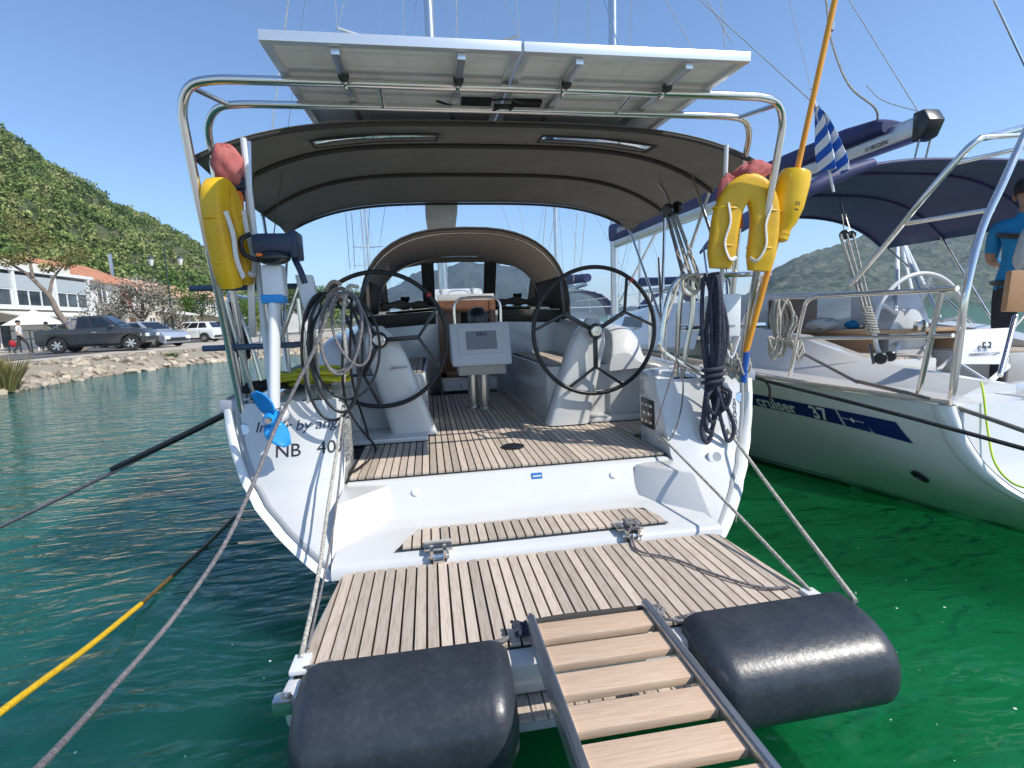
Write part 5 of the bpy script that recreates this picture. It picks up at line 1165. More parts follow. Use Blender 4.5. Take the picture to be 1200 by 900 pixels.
# yellow rope heap on the port deck
q = []
for k in range(110):
    a = k*.55; r_ = .15+.08*math.sin(k*.21); q.append(Vector((-1.20+r_*math.cos(a),3.42+.9*r_*math.sin(a),1.15+.05*abs(math.sin(k*.13))+.025*math.sin(k*.9))))
rope('yellow_rope_heap', q, .013, mat('lime_yellow_rope', (.62,.58,.03), .7, c2=(.45,.42,.02), scale=50), 'heap of lime yellow rope on the port coaming behind the steel arch', sm=2)
q = []
for k in range(70):
    a = k*.7; q.append(Vector((-1.42+.11*math.cos(a)+.03*math.sin(k*.2),3.5+.32*math.sin(a*.5),1.13+.05*abs(math.sin(k*.31)))))
rope('dark_rope_heap', q, .014, BROPE, 'heap of black rope on the port side deck', sm=2)
# navy rope hank and companions at the starboard rail
def hank(x, ztop, zbot, y, w_, n, r, material, label, seed, name='rope_hank'):
    rr = random.Random(seed); pts = []
    for k in range(n):
        dx = rr.uniform(-w_,w_); dx2 = rr.uniform(-w_,w_)*1.4; zb = zbot+rr.uniform(0,.14)*(ztop-zbot)/.6; yo = rr.uniform(-.04,.03)
        zm = ztop-(ztop-zbot)*.62
        pts += [Vector((x+dx*.5,y+yo,ztop)), Vector((x+dx,y+yo-.02,(ztop+zm)/2)), Vector((x+dx*.45,y+yo*.6-.02,zm)), Vector((x+dx2,y+yo-.03,zb+.10)), Vector((x+dx2+.04,y+yo-.03,zb)), Vector((x+dx2+.075,y+yo-.03,zb+.10)), Vector((x+dx*.5+.02,y+yo*.6-.02,zm)), Vector((x+dx+.03,y+yo-.02,(ztop+zm)/2))]
    H_ = rope(name, pts, r, material, label, sm=4)
    return H_, zm
nk = at(822,322,y=2.93)
nb_ = at(835,520,y=2.86)
H_, zm = hank(nk.x+.045, nk.z, nb_.z, 2.90, .055, 7, .0125, NROPE, 'navy rope hank tied up on the starboard stern rail', 5)
m_ = MB(); m_.tube([Vector((nk.x+.05+.06*math.cos(a),2.875+.05*math.sin(a),zm-.03+.012*a/2)) for a in [k*.5 for k in range(38)]], .0125, 8); attach(m_.build('whipping', NROPE, None, smooth=60), H_) if False else tag(m_.build('rope_whipping', NROPE, smooth=60), 'navy turns wrapped round the middle of the rope hank', 'rope')
tl = at(790,335,y=2.97)
loop('tan_rope_coil', (at(812,322,y=2.97).x,at(812,322,y=2.97).z), .055, .055, 2.95, .04, 2.2, .009, mat('cream_rope', (.55,.47,.36), .8, c2=(.4,.33,.25), scale=60), 'small cream rope coil beside the navy hank', .1, 3, 'rope')
hx_ = at(872,345,y=3.02)
hank(at(955,350,y=3.4).x if False else at(853,412,y=2.98).x, at(853,402,y=2.98).z, at(853,445,y=2.98).z, 2.98, .07, 5, .009, WROPE, 'white braided rope tangle under the white box on the starboard rail', 12)
rope('grey_wire_loop', [at(792,425,y=2.95), at(775,480,y=2.93), at(768,510,y=2.92), at(785,515,y=2.92), at(798,480,y=2.94), at(800,440,y=2.96), at(790,415,y=2.96)], .005, GROPE, 'thin grey cord loop hanging by the engine panel')
rope('signal_line', [at(780,380,y=2.98), at(783,430,y=2.97), at(815,440,y=2.97), at(850,500,y=2.95)], .004, WROPE, 'thin white line crossing the starboard coaming')

# rope tackle between the bimini frame and the starboard rail
TK = thing('mainsheet_tackle', at(815,330,y=3.05), 'bundle of parallel grey ropes with blocks hanging inside the starboard bimini frame', 'tackle')
t0_, t1_ = at(787,252,y=3.55), at(812,330,y=3.05)
for k in range(6):
    o1 = Vector((.020*(k-2.5), .018*((k % 2)-.5), 0)); m_ = MB(); m_.cyl(t0_+o1*.8, t1_+o1*1.25, .0085, 8); m_.build('rope_part', GROPE if k in (0,3) else WROPE, TK)
for p_, sc in ((t0_+Vector((-.03,0,.03)),1.2),(t0_+Vector((.04,0,.05)),1.1),(t1_+Vector((0,0,-.02)),1.1)):
    m_ = MB(); m_.lathe([(.03*sc,-.018),(.04*sc,-.009),(.04*sc,.009),(.03*sc,.018)], p_, (1,.4,.1), 18); m_.build('block', BLKS, TK)
m_ = MB(); m_.tube([t0_+Vector((0,0,.05)), t0_+Vector((-.02,.05,.16)), t0_+Vector((-.05,.1,.24))], .01, 8, sm=4); m_.build('shackle_strop', STEEL, TK)
# steel hose-reel hoop and white box on the starboard rail
SB = thing('rail_box', at(852,400,y=2.96), 'white plastic box hung on the starboard stern rail', 'box')
b0, b1 = at(841,345,y=2.96), at(865,394,y=2.96)
m_ = MB(); m_.box(((b0.x+b1.x)/2,2.98,(b0.z+b1.z)/2),(abs(b1.x-b0.x),.10,abs(b0.z-b1.z))); m_.build('body', WPLA, SB, bevel=.014)
m_ = MB(); m_.tube([Vector((b0.x+.02,2.93,b1.z)),Vector(((b0.x+b1.x)/2,2.92,b1.z-.13)),Vector((b1.x-.01,2.93,b1.z))],.008,8,sm=4); m_.build('bracket', WPLA, SB)
m_ = MB(); m_.box(((b0.x+b1.x)/2,2.927,b1.z+.07),(.06,.004,.008)); m_.build('mark', GPLA, SB, smooth=0)
hoopP = [at(826,440,y=3.02), at(778,412,y=3.02), at(776,392,y=3.02), at(783,350,y=3.02), at(795,328,y=3.02), at(812,324,y=3.02), at(838,325,y=3.02)]
m_ = MB(); m_.tube(hoopP, .0165, 10, sm=6); m_.build('pushpit_hoop', STEEL, Y)
hoopP = [at(797,440,y=3.05), at(805,400,y=3.05), at(811,350,y=3.05), at(812,327,y=3.03)]
m_ = MB(); m_.tube([at(799,447,y=3.08), at(804,410,y=3.06), at(811,370,y=3.04), at(813,326,y=3.03)], .0165, 10, sm=5); m_.build('pushpit_post', STEEL, Y)

# ---- horseshoe lifebuoys
def horseshoe(c, rx, rz, y, th, dp, label, tilt=0, lean=0.0, closed_at='top', cover=True, yaw=0):
    H = thing('horseshoe_buoy', c, label, 'lifebuoy', 'yellow horseshoe buoys on the stern arch')
    C0 = Vector(c); M3 = Euler((0,tilt,yaw)).to_matrix()
    pts = [Vector((-rx,0,-rz)),Vector((-rx*1.02,0,-rz*.3)),Vector((-rx*.95,0,rz*.35)),Vector((-rx*.6,0,rz*.8)),Vector((0,0,rz*.98)),Vector((rx*.6,0,rz*.8)),Vector((rx*.95,0,rz*.35)),Vector((rx*1.02,0,-rz*.3)),Vector((rx,0,-rz))]
    P_ = catmull(pts, 6); rows = []
    for i, p in enumerate(P_):
        a = P_[max(0,i-1)]; b = P_[min(len(P_)-1,i+1)]; t = (b-a).normalized(); nrm = Vector((t.z,0,-t.x)); endk = min(1, .75+.25*min(i,len(P_)-1-i)/3)
        row = []
        for k in range(14):
            q = 2*math.pi*k/14; u_ = math.copysign(abs(math.cos(q))**.4,math.cos(q)); v_ = math.copysign(abs(math.sin(q))**.4,math.sin(q))
            row.append(C0+M3@(p+nrm*u_*th*endk+Vector((0,v_*dp*endk,0))))
        rows.append(row)
    m_ = MB(); m_.grid(rows, closed=True); m_.add(rows[0],[tuple(range(14))]); m_.add(rows[-1],[tuple(range(14))]); m_.build('float', YEL, H, smooth=60)
    web = [Vector((-rx*1.1,-dp*1.15,rz*.55)),Vector((-rx*.9,-dp*1.25,rz*.1)),Vector((-rx*1.05,-dp*1.2,-rz*.4)),Vector((-rx*.7,-dp*1.2,-rz*.78)),Vector((-rx*.35,-dp*.9,-rz*.72))]
    for sg in (-1,1):
        m_ = MB(); m_.tube([C0+M3@Vector((sg*p.x,p.y,p.z)) for p in web], .013, 8, sm=6, flat=.5); m_.build('webbing', WEB, H)
        for zz in (.45,-.45):
            m_ = MB(); m_.tube([C0+M3@(Vector((sg*rx,0,rz*zz))+Vector((math.cos(a)*th*1.06,math.sin(a)*dp*1.07,0))) for a in [2*math.pi*k/16 for k in range(16)]], .006, 6, closed=True); m_.build('loop_band', YEL, H)
    return H
horseshoe((at(269,280,y=2.86)), .070, .235, 2.86, .060, .050, 'yellow horseshoe buoy with white webbing hung inside the port arch leg', tilt=R(-11), yaw=R(76))
horseshoe((at(872,268,y=2.86)), .112, .235, 2.86, .078, .042, 'yellow horseshoe buoy with white webbing hung inside the starboard arch leg', tilt=R(6), yaw=R(-12))
# faded red bags on top of them
def bag(c, r, label, seed, mt=PINK, tilt=0):
    rr = random.Random(seed); rows = []; C0 = Vector(c); ph = [rr.uniform(0,6) for _ in range(4)]
    for i in range(25):
        a = math.pi*i/24; row = []
        for k in range(36):
            b = 2*math.pi*k/36; d_ = 1+.10*math.sin(3*b+ph[0]+a*2)+.08*math.sin(5*b+ph[1])*math.sin(3*a+ph[2])+.05*math.sin(9*a+4*b+ph[3])
            d_ += .03*math.sin(7*b+3*a+ph[1])*math.sin(a); row.append(C0+Euler((0,tilt,0)).to_matrix()@Vector((r[0]*d_*math.sin(a)*math.cos(b), r[1]*d_*math.sin(a)*math.sin(b), r[2]*d_*math.cos(a))))
        rows.append(row)
    m_ = MB(); m_.grid(rows, closed=True); return tag(m_.build('fabric_bag', mt, smooth=60), label, 'bag')
bag(at(267,194,y=2.92), (.07,.06,.10), 'faded red fabric bundle above the port horseshoe buoy', 2, tilt=R(-15))
bag(at(880,203,y=2.90), (.115,.07,.062), 'faded pink fabric bundle above the starboard horseshoe buoy', 6, tilt=R(-20))
bag(at(852,228,y=2.92), (.06,.05,.11), 'small red life light pouch behind the starboard buoy', 8)
bag(at(274,217,y=2.95), (.075,.05,.05), 'navy fabric fold between the red bundle and the port buoy', 9, COWL)
ORG = mat('orange_light', (.75,.15,.01), .4)
for (u, v, lab) in ((280,236,'small orange safety light by the port buoy'),(866,258,'small orange safety light inside the starboard buoy')):
    p = at(u,v,y=2.92); m_ = MB(); m_.lathe([(.016,-.05),(.022,-.03),(.022,.03),(.014,.05)], p, (0,.1,1), 12); tag(m_.build('safety_light', ORG), lab, 'light')
q = [at(848,225,y=2.9), at(855,215,y=2.88), at(858,235,y=2.88), at(850,255,y=2.9), at(853,240,y=2.87), at(861,222,y=2.87), at(862,250,y=2.88), at(845,285,y=2.93), at(833,310,y=2.96)]
rope('heaving_line', q, .007, WROPE, 'tangled cream line beside the starboard buoy')

# ---- dan buoy: orange staff, yellow float, blue foot
DBY = thing('dan_buoy', at(872,445,y=2.90), 'dan buoy with orange staff, yellow float and blue foot beside the starboard arch', 'dan buoy')
pt, pb2 = at(983,-10,y=2.80), at(872,442,y=2.93)
def along(v):                      # point of the staff at a picture height
    t = (v+10)/(452.0); return pt.lerp(pb2, t)
def ax_at(u, v):
    y_ = 2.80+.13*(v+10)/452; return at(u, v, y=y_)
m_ = MB(); m_.cyl(ax_at(985,-30), ax_at(934,200), .016, 12); m_.cyl(ax_at(913,270), ax_at(874,413), .018, 12); m_.build('staff', ORA, DBY)
m_ = MB(); m_.cyl(ax_at(875,411), ax_at(871,448), .0185, 12); m_.build('foot', mat('blue_tape', (.01,.10,.42), .4), DBY)
m_ = MB(); m_.cyl(ax_at(974.5,28), ax_at(973,36), .0175, 12); m_.build('tape', mat('silver_tape', (.5,.5,.5), .35, .6), DBY)
f0, f1 = ax_at(933,200), ax_at(912,283); axv = (f1-f0); Lf = axv.length
m_ = MB(); m_.lathe([(.03,0),(.078,.006),(.088,.03),(.092,Lf*.2),(.090,Lf*.5),(.072,Lf*.72),(.052,Lf*.82),(.050,Lf*.97),(.03,Lf)], f0, axv, 24)
m_.build('float', mat('yellow_plastic', (.80,.50,.006), .3, c2=(.76,.44,.006), scale=3), DBY, smooth=50)
m_ = MB(); m_.lathe([(.0535,Lf*.86),(.0535,Lf*.90)], f0, axv, 24); m_.build('buckle_band', YEL, DBY)
text_part('float_lettering', 'SOS', BLK, DBY, at(932,240,y=2.745), (1,.55,0), (0.1,0,1), .032); text_part('float_lettering', 'MARINE', BLK, DBY, at(931,246,y=2.747), (1,.55,0), (0.1,0,1), .014)

# ---- electric outboard on the port rail
OB = thing('outboard_motor', at(322,500,y=2.9), 'electric outboard motor with navy battery head, white shaft and blue propeller', 'outboard motor')
hc = at(324,290,y=2.90); 
m_ = MB(); m_.box(hc+Vector((.0,.02,.01)),(.20,.21,.105)); m_.build('battery_head', COWL, OB, bevel=.03)
m_ = MB(); m_.box(hc+Vector((.10,.0,.005)),(.035,.16,.14)); m_.build('battery_latch', COWL, OB, bevel=.012)
m_ = MB(); m_.tube([hc+Vector((-.10,-.06,.06)),hc+Vector((-.145,-.07,.03)),hc+Vector((-.135,-.08,-.04)),hc+Vector((-.07,-.09,-.075))], .012, 8, sm=5); m_.build('carry_handle', BLK, OB)
m_ = MB(); m_.sphere(hc+Vector((.0,-.07,-.06)),(.085,.05,.038),16,10); m_.build('display_housing', GPLA if False else BLKS, OB)
m_ = MB(); m_.box(hc+Vector((-.055,-.115,-.05)),(.03,.01,.016)); m_.build('orange_button', ORG, OB, bevel=.004)
m_ = MB(); m_.tube([hc+Vector((.09,-.03,-.06)),hc+Vector((.12,-.05,-.13)),hc+Vector((.135,-.05,-.19))], .016, 8, sm=4); m_.build('tiller', COWL, OB)
t0, t1 = at(322,312,y=2.9), at(322,347,y=2.9)
m_ = MB(); m_.box((t0+t1)/2+Vector((0,.0,0)),(.105,.10,abs(t0.z-t1.z)+.01)); m_.build('upper_shaft', WPLA, OB, bevel=.016)
t2 = at(322,354,y=2.9); m_ = MB(); m_.box((t1+t2)/2,(.112,.108,abs(t1.z-t2.z)+.015)); m_.build('blue_collar', BLUE, OB, bevel=.012)
t3 = at(321,478,y=2.9)
m_ = MB(); rows = [[c_+Vector((.028*math.cos(a),.052*math.sin(a),0)) for a in [2*math.pi*k/16 for k in range(16)]] for c_ in (t2+Vector((.0,0,.02)), t3)]; m_.grid(rows, closed=True); m_.build('shaft', WPLA, OB, smooth=60)
pc = at(321,489,y=2.88); m_ = MB(); m_.lathe([(.0,-.04),(.03,-.03),(.045,.0),(.047,.12),(.042,.22),(.02,.27)], pc, (0,1,-.05), 18); m_.build('motor_pod', WPLA, OB)
hubp = pc+Vector((0,-.05,0))
m_ = MB(); m_.lathe([(.0,-.055),(.018,-.05),(.036,-.02),(.043,.02),(.043,.05)], hubp, (0,1,0), 18); PR = m_.build('propeller', BLUE, OB)
for a0 in (101,280):
    m_ = MB(); rows = []
    for i in range(9):
        t = i/8; r_ = .03+.135*t; a = R(a0)+.28*t; w_ = .052*math.sin(math.pi*(.30+.62*t))*1.05+.004; tw = R(40-14*t)
        rd_ = Vector((math.cos(a),0,math.sin(a))); tg = Vector((-math.sin(a),0,math.cos(a)))
        rows.append([hubp+rd_*r_+(tg*math.cos(tw)+Vector((0,1,0))*math.sin(tw))*w_*u_+Vector((0,.004*(1-u_*u_),0)) for u_ in np.linspace(-1,1,7)])
    m_.grid(rows); m_.build('blade', BLUE, PR, smooth=60, solid=.007)
m_ = MB(); m_.lathe([(.016,-.062),(.02,-.05),(.016,-.045)], hubp, (0,1,0), 14); m_.build('nut', STEEL, PR)
# mounting board clamped to the rail
m_ = MB(); m_.prism([at(345,322,y=2.97),at(365,322,y=2.97),at(372,350,y=2.97),at(376,385,y=2.97),at(364,388,y=2.97),at(352,350,y=2.97)], (0,.05,0)); tag(m_.build('motor_bracket', WPLA, bevel=.008), 'white plastic outboard bracket beside the motor on the port rail', 'bracket')
m_ = MB(); m_.tube([at(302,318,y=2.99), at(312,360,y=3.0), at(318,400,y=3.03), at(325,455,y=3.1)], .014, 10); m_.build('rail_brace', STEEL, Y)
for pts in ([(330,395),(345,350),(352,330)],[(362,470),(356,400),(350,350)]):
    m_ = MB(); m_.tube([at(u,v,y=3.05) for u,v in pts], .0145, 10); m_.build('pushpit_post', STEEL, Y)
m_ = MB(); m_.tube([at(264,352,y=3.12),at(278,400,y=3.14),at(290,440,y=3.16),at(300,470,y=3.18)], .013, 10, sm=3); m_.build('boarding_ladder', STEEL, Y)
m_ = MB(); m_.tube([at(274,350,y=3.2),at(292,398,y=3.2),at(306,446,y=3.2)], .012, 10, sm=3); m_.build('boarding_ladder', STEEL, Y)
bag(at(277,390,y=3.25), (.05,.05,.16), 'black canvas bag hanging behind the port arch leg', 21, mat('black_canvas', (.012,.012,.016), .8), tilt=R(-12))
# webbing and strap between arch and rail
m_ = MB(); m_.bar(at(290,165,y=2.93), at(296,395,y=2.98), .035, .01, (0,1,0)); m_.build('grey_strut', GPLA if False else ALU, Y, bevel=.003)
# ================================================================ NEIGHBOURING YACHT
NX, NY = 3.84, -.76
ZF = .885
N = thing('neighbour_yacht', (NX,2.4,0), 'white yacht with navy bimini and blue side stripe moored to starboard', 'yacht')
mb = MB(); mb.grid([[Vector((p.x,p.y,p.z*ZF if p.z > 0 else p.z)) for p in r_] for r_ in hull_rows(NX,NY)]); mb.build('hull', GELN, N, smooth=60)
BOOT = mat('dark_boot_stripe', (.01,.012,.016), .35)
def hull_pt(y, z, s=-1, d=.0):
    k = np.interp(y, KY, KZ); zq = .1+(z-k)/(1.08-k)*.98; fade = max(0, 1-(y-3.05)/1.3)
    return Vector((NX+s*(hbx(y,z)+d), NY+y+(T(zq)-3.06)*fade, z*ZF if z > 0 else z))
m_ = MB(); m_.grid([[hull_pt(y,z,-1,.006) for z in (-.02,.02,.05)] for y in np.linspace(3.6,10,30)]); m_.build('boot_stripe', BOOT, N, smooth=60)
m_ = MB(); m_.grid([[hull_pt(y,z,-1,.005) for z in (.075,.088)] for y in np.linspace(3.55,10,30)]); m_.build('boot_line', BOOT, N, smooth=60)
# side stripe with lettering, laid on the hull skin
def stripe(y0, y1, z0, z1, name, material, d=.004, slant=0):
    m_ = MB(); m_.grid([[hull_pt(y+slant*((z-z0)/(z1-z0)),z,-1,d) for z in np.linspace(z0,z1,4)] for y in np.linspace(y0,y1,24)]); return m_.build(name, material, N, smooth=60)
sy0, sy1 = 3.50, 5.05; zc0, zc1 = .775, .905
stripe(3.865,5.6,zc0,zc1,'side_stripe',NAVYP); stripe(3.645,3.845,zc0,zc1,'side_stripe',NAVYP); stripe(3.36,3.625,zc0,zc1,'side_stripe',NAVYP,slant=.05)
def hull_text(name, s, size, y, z, material, d=.018):
    o_ = text_part(name, s, material, None, (0,0,0), (1,0,0), (0,1,0), size, ext=0, bold=.0035)
    bm = bmesh.new(); bm.from_mesh(o_.data); bmesh.ops.subdivide_edges(bm, edges=bm.edges, cuts=1)
    for v in bm.verts: v.co = hull_pt(y-v.co.x, z+v.co.y, -1, d)
    bm.to_mesh(o_.data); bm.free(); attach(o_, N); return o_
hull_text('stripe_lettering', 'cruiser', .15, 4.66, .793, WHITE); hull_text('stripe_lettering', '37', .15, 4.09, .793, WHITE)
m_ = MB(); m_.grid([[hull_pt(y,z,-1,.010) for z in (.842,.848)] for y in np.linspace(3.66,3.83,6)]); m_.build('stripe_emblem', WHITE, N, smooth=0)
m_ = MB(); m_.add([hull_pt(3.725,.845,-1,.012),hull_pt(3.745,.866,-1,.012),hull_pt(3.765,.845,-1,.012),hull_pt(3.745,.824,-1,.012)],[(0,1,2,3)]); m_.build('stripe_emblem', WHITE, N, smooth=0)
p = hull_pt(3.56,.50,-1,.0); nrm = (hull_pt(3.62,.50)-hull_pt(3.50,.50)).cross(hull_pt(3.56,.55)-hull_pt(3.56,.45)); nrm = nrm if nrm.x < 0 else -nrm; m_ = MB(); m_.lathe([(.05,-.02),(.052,.012),(.036,.017),(.033,.006),(.0,.006)], p, nrm, 20); m_.build('exhaust_outlet', BLKS, N)
# transom, rim, decks
for s in (-1,1):
    m_ = MB(); rows = []
    for z in ZS: rows.append([Vector((NX+s*t*(edge(z)-.05), NY+T(z)-.02, z*ZF)) for t in np.linspace(0,1,8)])
    m_.grid(rows); m_.build('transom', GEL, N, smooth=60)
    m_ = MB(); rows = []
    for z in [.14,.18,.23,.29]+ZS:
        xe = edge(z); z_ = z*ZF; rows.append([Vector((NX+s*(xe-.05), NY+T(z)+.012, z_)), Vector((NX+s*(xe-.035), NY+T(z)-.03, z_)), Vector((NX+s*(xe-.005), NY+T(z)-.03, z_-.004)), Vector((NX+s*(xe+.012), NY+T(z)+.005, z_-.004)), Vector((NX+s*(xe+.012), NY+T(z)+.06, z_-.002)), Vector((NX+s*(xe-.01), NY+T(z)+.10, z_))])
    m_.grid(rows); m_.build('transom_rim', GELN, N, smooth=70)
    ds = [3.06,3.4,3.9,4.4,5,6,7,8.5,10,11.5]
    m_ = MB(); m_.grid([[Vector((NX+s*1.0,NY+y,.952)), Vector((NX+s*(np.interp(y,YG,G)-.0),NY+y,.952))] for y in ds]); m_.build('side_deck', GEL, N, smooth=30)
    m_ = MB(); m_.tube([(NX+s*(np.interp(y,YG,G)-.015),NY+y,.972) for y in ds], .016, 8); m_.build('toe_rail', TEAK, N)
    m_ = MB(); sec = lambda y, zt: [Vector((NX+s*.80,NY+y,.65)),Vector((NX+s*.86,NY+y,zt)),Vector((NX+s*1.05,NY+y,zt+.02)),Vector((NX+s*1.25,NY+y,.945))]
    m_.grid([sec(3.3,1.0),sec(4.2,1.06),sec(5.0,1.25),sec(6.2,1.36)]); m_.add(sec(3.3,1.0),[(0,1,2,3)]); m_.build('coaming', GEL, N, smooth=40)
    m_ = MB(); m_.box((NX+s*.60,NY+5.2,.86),(.52,1.9,.42)); m_.build('bench', GEL, N, bevel=.02)
    for k, (a_, b_) in enumerate(strips(.36,.86,.05)):
        m_ = MB(); m_.box((NX+s*(a_+b_)/2,NY+5.2,1.078),(b_-a_-.006,1.84,.012)); m_.build('plank', TEAK, N, smooth=0)
m_ = MB(); m_.box((NX,NY+4.75,.62),(1.7,3.3,.05)); m_.build('cockpit_sole', TEAK, N, smooth=0)
m_ = MB(); m_.box((NX,NY+3.35,.90),(2.0,.55,.12)); m_.build('stern_seat', GEL, N, bevel=.02)
m_ = MB(); m_.box((NX,NY+6.4,1.2),(2.2,.06,.95)); m_.build('bulkhead', GEL, N, bevel=.02)
m_ = MB(); m_.box((NX,NY+6.36,1.2),(.62,.04,.8)); m_.build('companionway', WOODC, N, bevel=.01)
m_ = MB(); sec = lambda y, w_, zt: [Vector((NX-w_-.14,NY+y,1.06)),Vector((NX-w_,NY+y,zt-.10)),Vector((NX-w_+.1,NY+y,zt)),Vector((NX,NY+y,zt+.05)),Vector((NX+w_-.1,NY+y,zt)),Vector((NX+w_,NY+y,zt-.10)),Vector((NX+w_+.14,NY+y,1.06))]
m_.grid([sec(6.4,1.10,1.62),sec(8,1.08,1.62),sec(10,.86,1.5),sec(11.6,.55,1.30),sec(12.4,.3,1.10)]); m_.build('coachroof', GEL, N, smooth=40)
for yy in (7.0,8.2): m_ = MB(); m_.add([(NX-1.135,NY+yy,1.30),(NX-1.13,NY+yy+.8,1.30),(NX-1.085,NY+yy+.75,1.46),(NX-1.095,NY+yy+.05,1.46)],[(0,1,2,3)]); m_.build('coachroof_window', BLKS, N, smooth=0)
# table with wooden leaf
m_ = MB(); m_.box((NX-.02,NY+5.25,1.26),(.95,1.05,.035)); tb = m_.build('table_top', mat('pale_table_wood', (.42,.26,.14), .5, c2=(.5,.33,.19), scale=4, stretch=(2,18,18)), N, bevel=.008)
m_ = MB(); TLW = mat('table_leaf_wood', (.36,.21,.11), .5, c2=(.44,.28,.16), scale=4, stretch=(2,2,18)); m_.box((NX-.44,NY+5.25,1.06),(.03,1.0,.38)); m_.build('table_leaf', TLW, N, bevel=.008); m_ = MB(); m_.box((NX+.40,NY+5.25,1.06),(.03,1.0,.38)); m_.build('table_leaf', TLW, N, bevel=.008)
m_ = MB(); m_.box((NX,NY+5.3,.93),(.2,.3,.6)); m_.build('table_base', WPLA, N, bevel=.02)
# wheel and pedestal
wc = at(1078,382,y=3.95); WR2 = .455
m_ = MB(); m_.tube([wc+Vector((math.cos(a)*WR2,0,math.sin(a)*WR2)) for a in [2*math.pi*k/64 for k in range(64)]], .019, 10, closed=True); W2 = m_.build('steering_wheel', WPLA, N, smooth=60)
for a0 in (80,152,224,296,8):
    a = R(a0); m_ = MB(); m_.tube([wc+Vector((math.cos(a),.03,math.sin(a)))*0+wc*0+wc+Vector((math.cos(a)*.05,.04,math.sin(a)*.05)), wc+Vector((math.cos(a)*.25,.03,math.sin(a)*.25)), wc+Vector((math.cos(a)*.45,0,math.sin(a)*.45))], lambda t: .02-.006*t, 8); m_.build('spoke', WPLA, W2)
m_ = MB(); m_.lathe([(.05,-.02),(.055,.03),(.04,.045),(.0,.05)], wc, (0,-1,0), 20); m_.build('hub', STEEL, W2)
m_ = MB(); m_.prism([(wc.x-.22,4.05,.64),(wc.x-.20,4.05,1.28),(wc.x-.10,4.05,1.46),(wc.x+.10,4.05,1.46),(wc.x+.2,4.05,1.28),(wc.x+.22,4.05,.64)], (0,.30,0)); m_.build('pedestal', GEL, N, bevel=.04)
m_ = MB(); m_.prism([(wc.x+.02,4.36,1.30),(wc.x+.02,4.50,1.62),(wc.x+.02,4.75,1.60),(wc.x+.02,4.75,1.30)], (.55,0,0)); m_.build('instrument_pod', WPLA, N, bevel=.02)
text_part('pedestal_lettering', 'Jetthrust', NAVYP, N, (wc.x-.12,4.045,1.02), (1,0,0), (0,0,1), .036, shear=.35)
# helm seat with printed back
s0, s1, s2, s3 = at(1126,387,y=3.05), at(1188,384,y=3.05), at(1182,427,y=2.95), at(1122,427,y=2.95)
m_ = MB(); m_.prism([s3,s2,s1,s0], (0,.03,0)); HS = m_.build('helm_seat_back', WPLA, N, bevel=.008)
cx_ = (s0+s1+s2+s3)/4; fwd = Vector((0,-1,0))
upv2 = ((s0+s1)/2-(s2+s3)/2).normalized()
for sg in (-1,1):
    m_ = MB(); b_ = at(1156,404,y=2.985); 
    for dz in (-.018,.018): m_.bar(b_+Vector((sg*.010,-.002,0))+upv2*dz, b_+Vector((sg*.030,-.002,0))+upv2*dz*.9, .003, .012, upv2)
    m_.bar(b_+Vector((sg*.030,-.002,0))-upv2*.020, b_+Vector((sg*.030,-.002,0))+upv2*.020, .012, .003, (0,1,0)); m_.build('seat_emblem', BLK, HS, smooth=0)
text_part('seat_lettering', 'OCEAN LIFE', BLK, HS, at(1145,409.5,y=2.976), (1,0,0), upv2, .022); text_part('seat_lettering', 'MARINETECH  CLASS', BLK, HS, at(1137,417,y=2.966), (1,0,0), upv2, .026)
for u0, u1 in ((1128,1158),(1182,1160)):
    m_ = MB(); m_.bar(at(u0,428,y=2.95), at(u1,447,y=2.72), .03, .015, (0,-1,.4)); m_.build('seat_hinge_arm', WPLA, N, bevel=.004)
# stern rails
def rail(pts, r=.0155, name='pushpit_rail'):
    m_ = MB(); m_.tube(pts, r, 10, sm=5); return m_.build(name, STEEL, N, smooth=60)
xr = 2.28
rail([at(925,445,x=xr), at(940,372,x=xr), at(950,350,x=xr), at(985,346,x=xr), at(1060,342,x=xr), at(1122,338,x=xr)])
rail([at(900,397,x=xr), at(980,396,x=xr), at(1060,395,x=xr), at(1117,393,x=xr)], .012)
rail([at(1076,464,x=xr), at(1090,400,x=xr), at(1104,342,x=xr)], .0155, 'pushpit_post')
rail([at(900,349,x=xr), at(950,349,x=xr)], .010, 'lifeline')
# arch of the neighbour's stern, running up and out of the frame
xa = 2.42
rail([at(1115,470,x=xa), at(1124,400,x=xa), at(1132,340,x=xa), at(1150,270,x=2.55), at(1175,215,x=2.7), at(1204,150,x=2.9)], .020, 'arch_leg')
rail([at(996,335,x=2.5), at(1035,290,x=2.55), at(1080,235,x=2.6), at(1128,180,x=2.7), at(1148,163,x=2.78), at(1160,160,x=2.9), at(1205,148,x=3.3)], .019, 'arch_leg')
rail([at(1148,161,x=2.78), at(1205,158,x=3.1)], .014, 'arch_brace'); rail([at(1115,192,x=2.68), at(1205,172,x=3.0)], .014, 'arch_brace'); rail([at(1062,262,x=2.58), at(1165,245,x=2.75)], .014, 'arch_brace')
rail([at(1172,440,y=2.6), at(1180,410,y=2.7), at(1190,370,y=2.8)], .0155, 'pushpit_post')
